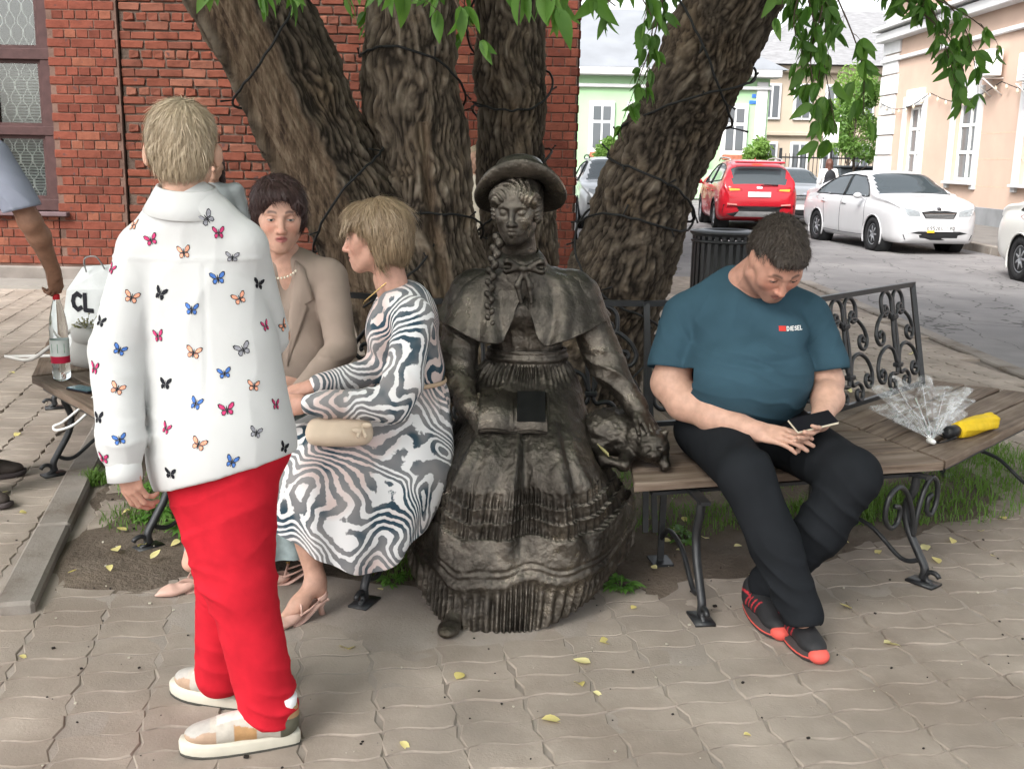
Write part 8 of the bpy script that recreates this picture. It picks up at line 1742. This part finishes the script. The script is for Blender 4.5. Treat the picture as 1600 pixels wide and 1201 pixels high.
# carrier bag
bg_ = wthing('carrier_bag', 'white paper carrier bag with dark letters on the left bench', 'bag', (-1.98, 5.2, .455))
P = [(-2.10, 5.18, .455), (-1.86, 5.10, .455), (-1.82, 5.22, .455), (-2.06, 5.30, .455), (-2.12, 5.19, .60), (-1.85, 5.11, .60), (-1.81, 5.23, .60), (-2.07, 5.31, .60), (-2.07, 5.19, .80), (-1.83, 5.12, .815), (-1.80, 5.2, .82), (-2.03, 5.26, .81), (-2.0, 5.21, .92), (-1.80, 5.14, .945), (-1.79, 5.16, .947), (-1.98, 5.23, .925)]
MB().add(np.array(P)+RNG.normal(0, .004, (16, 3)), [(3, 2, 1, 0)]+[(4*i+k, 4*i+(k+1) % 4, 4*i+4+(k+1) % 4, 4*i+4+k) for i in range(3) for k in range(4)]).build('paper', mat('bag_paper', (.55, .57, .57), .6, var=.08, vscale=10, bump=.3, bscale=25), bg_, False)
bb2 = bvh_of(bg_.children[0]); letters('CL', -2.04, .70, .085, mat('print_black', (.015, .015, .02)), 'print', bb2, bg_, y0=4.6, off=.004, slope=-.02, sw=.28)
MB().tube(catmull([(-1.96, 5.17, .90), (-1.95, 5.13, .97), (-1.88, 5.11, .985), (-1.85, 5.14, .92)], 6), .004, 5).build('handle', mat('cord_grey', (.3, .3, .3), .8), bg_); unshift(bg_); bg_.location.x -= .30; bg_.location.y += .40
# grey handbag with dried flowers
hb = wthing('handbag', 'pale grey handbag standing behind the water bottle', 'bag', (-1.93, 4.93, .455))
V, Fs = soft([E_((-1.93, 4.95, .56), (.105, .055, .10), .03, rotm('Z', -25)), C_((-2.0, 4.975, .50), (-1.86, 4.915, .50), .05, .05, .04), C_((-1.99, 4.97, .64), (-1.87, 4.92, .64), .035, .035, .04)], .006); ho_ = obj('pouch', V, Fs, mat('grey_leather', (.42, .41, .39), .5, var=.06, bump=.1), hb)
V, Fs = soft([E_((-1.935, 4.915, .615), (.09, .03, .05), .02, rotm('Z', -25))], .005); obj('flap', V, Fs, mat('grey_leather', (.42, .41, .39)), hb)
MB().tube(catmull([(-2.02, 4.97, .64), (-2.12, 4.95, .56), (-2.26, 5.0, .475), (-2.40, 5.06, .475), (-2.42, 5.1, .47), (-2.30, 5.1, .475), (-2.1, 5.0, .50)], 8), .007, 6, sq=(.5, 1.4)).build('strap', mat('grey_leather', (.42, .41, .39)), hb); unshift(hb); hb.location.x -= .21; hb.location.y += .30
fl = wthing('flower_bunch', 'bunch of small dried flowers lying over the grey handbag', 'flowers', (-1.93, 4.93, .66))
stf = MB(); rr = random.Random(9); heads = MB()
for k in range(46):
    a, e = rr.uniform(0, 6.28), rr.uniform(.2, 1.4); d = np.array((math.cos(a)*math.cos(e)*1.3, math.sin(a)*math.cos(e), math.sin(e)))*rr.uniform(.03, .075); p = np.array((-1.925, 4.92, .655)); stf.tube([p, p+d*.6, p+d], .0012, 4); heads.lathe([(.0, -.004), (.006, 0), (.0, .006)], 6, p+d)
stf.build('stem', mat('dry_stem', (.12, .13, .05), .9), fl); heads.build('flower_head', mat('dry_flower', (.30, .29, .15), .9, var=.4, vscale=200), fl); unshift(fl); fl.location.x -= .21; fl.location.y += .30
p2 = wthing('phone', 'dark phone lying on the edge of the left bench', 'phone', (-1.955, 4.70, .46)); MB().box((-1.955, 4.70, .462), (.15, .074, .009), rz=rad(-30), bev=.003).build('case', mat('phone_flap', (.012, .013, .018)), p2, False); MB().box((-1.955, 4.70, .4675), (.142, .068, .002), rz=rad(-30)).build('screen', mat('phone_screen_teal', (.03, .09, .11), .08, var=.3, vscale=40), p2, False); unshift(p2)
tag(MB().tube(catmull([(-1.86, 4.60, .46), (-1.90, 4.54, .42), (-1.97, 4.50, .36), (-2.01, 4.49, .34), (-1.99, 4.48, .325), (-1.92, 4.50, .35), (-1.85, 4.55, .42)], 8), .006, 6).build('cord_loop', mat('white_cord', (.7, .7, .68), .7, var=.03)), 'white cord loop hanging off the edge of the left bench', 'cord')
# transparent umbrella
um = wthing('umbrella', 'folded transparent plastic umbrella lying on the right bench', 'umbrella', (1.6, 4.2, .455))
def filmmat():
    m = bpy.data.materials.new('clear_film'); m.use_nodes = True; t = m.node_tree; b = t.nodes['Principled BSDF']; b.inputs['Base Color'].default_value = (.86, .88, .9, 1); b.inputs['Roughness'].default_value = .12; b.inputs['Specular IOR Level'].default_value = .9
    n = node(t, 'ShaderNodeTexNoise', Scale=26.0, Detail=4.0); tc = t.nodes.new('ShaderNodeTexCoord'); lk(t, tc.outputs['Object'], n.inputs['Vector']); bp = node(t, 'ShaderNodeBump', Strength=.6, Distance=.02); lk(t, n.outputs['Fac'], bp.inputs['Height']); lk(t, bp.outputs[0], b.inputs['Normal'])
    f = ramp(t, n.outputs['Fac'], [(.38, (.06, .06, .06)), (.62, (.36, .36, .36))]); lk(t, f, b.inputs['Alpha']); return m
M_film2 = filmmat(); tip = np.array((1.645, 4.00, .478)); nP = 96; rows = []
for i in range(22):
    t_ = i/21
    for j in range(nP):
        a = 2*PI*j/nP; sp_ = .008+.165*t_**.95; pl_ = (1+.30*math.sin(a*9+1.3*math.sin(3*a)+1.2*t_)*t_**.4); cx = tip + np.array((.09, .38, .07))*t_ + np.array((0, 0, .012))
        lat = np.array((.985, -.15, .0)); upv = np.array((0, -.12, .99)); p = cx + lat*sp_*math.cos(a)*pl_*1.05 + upv*(sp_*.52*math.sin(a)*pl_); p[2] = max(p[2], .462+.004*math.sin(9*a)); p[1] += .035*t_*math.sin(a*7+.5); rows.append(p)
obj('canopy', np.array(rows), gridfaces(nP, 22, True), M_film2, um)
for k in range(8): a = 2*PI*k/8; e = tip + np.array((.085, .36, .07)) + np.array((.14*math.cos(a), 0, max(-.06, .08*math.sin(a)))); MB().tube([tip, (tip+e)/2, e], .0022, 5).build('rib', M_chrome, um)
MB().tube([tip, tip+np.array((.10, .45, .07))], .005, 8).build('shaft', M_chrome, um)
MB().lathe([(.0, -.028), (.009, -.024), (.011, 0), (.013, .02), (.010, .03)], 14, tip, R=rotm('X', -97)).build('tip_cap', M_white, um); unshift(um)
ym = wthing('umbrella', 'short folded yellow umbrella with black handle on the right bench', 'umbrella', (1.75, 4.2, .455))
a, b_ = np.array((1.80, 4.13, .492)), np.array((2.01, 4.30, .492)); ax_ = (b_-a)/np.linalg.norm(b_-a); Rr = frame_from(ax_); rows = []
for i in range(26):
    t_ = i/25; r0 = .034+.006*math.sin(PI*t_)+(.004 if t_ > .9 else 0)
    for j in range(40): an = 2*PI*j/40; r = r0*(1+.07*math.sin(an*5+t_*5)+.03*math.sin(an*11+t_*9)); rows.append(a+(b_-a)*t_ + Rr @ np.array((r*math.cos(an), 0, r*.92*math.sin(an))))
obj('canopy', np.array(rows), gridfaces(40, 26, True)+[tuple(25*40+j for j in range(40)), tuple(range(39, -1, -1))], mat('yellow_nylon', (.68, .46, .02), .6, var=.08, vscale=20, bump=.3, bscale=40), ym)
MB().lathe([(.0, -.085), (.02, -.085), (.027, -.07), (.026, -.02), (.016, .0), (.012, .02)], 20, a, R=frame_from(ax_) @ rotm('X', -90)).build('handle', mat('black_plastic', (.015, .015, .016), .3, var=0), ym)
MB().tube([a + Rr @ np.array((.05*math.cos(q)-.01, -.09+.045*math.sin(q), -.02+.012*math.cos(q*2))) for q in np.linspace(0, 2*PI, 24)[:-1]], .0035, 5, closed=True).build('wrist_loop', mat('black_plastic', (.015, .015, .016)), ym); unshift(ym)
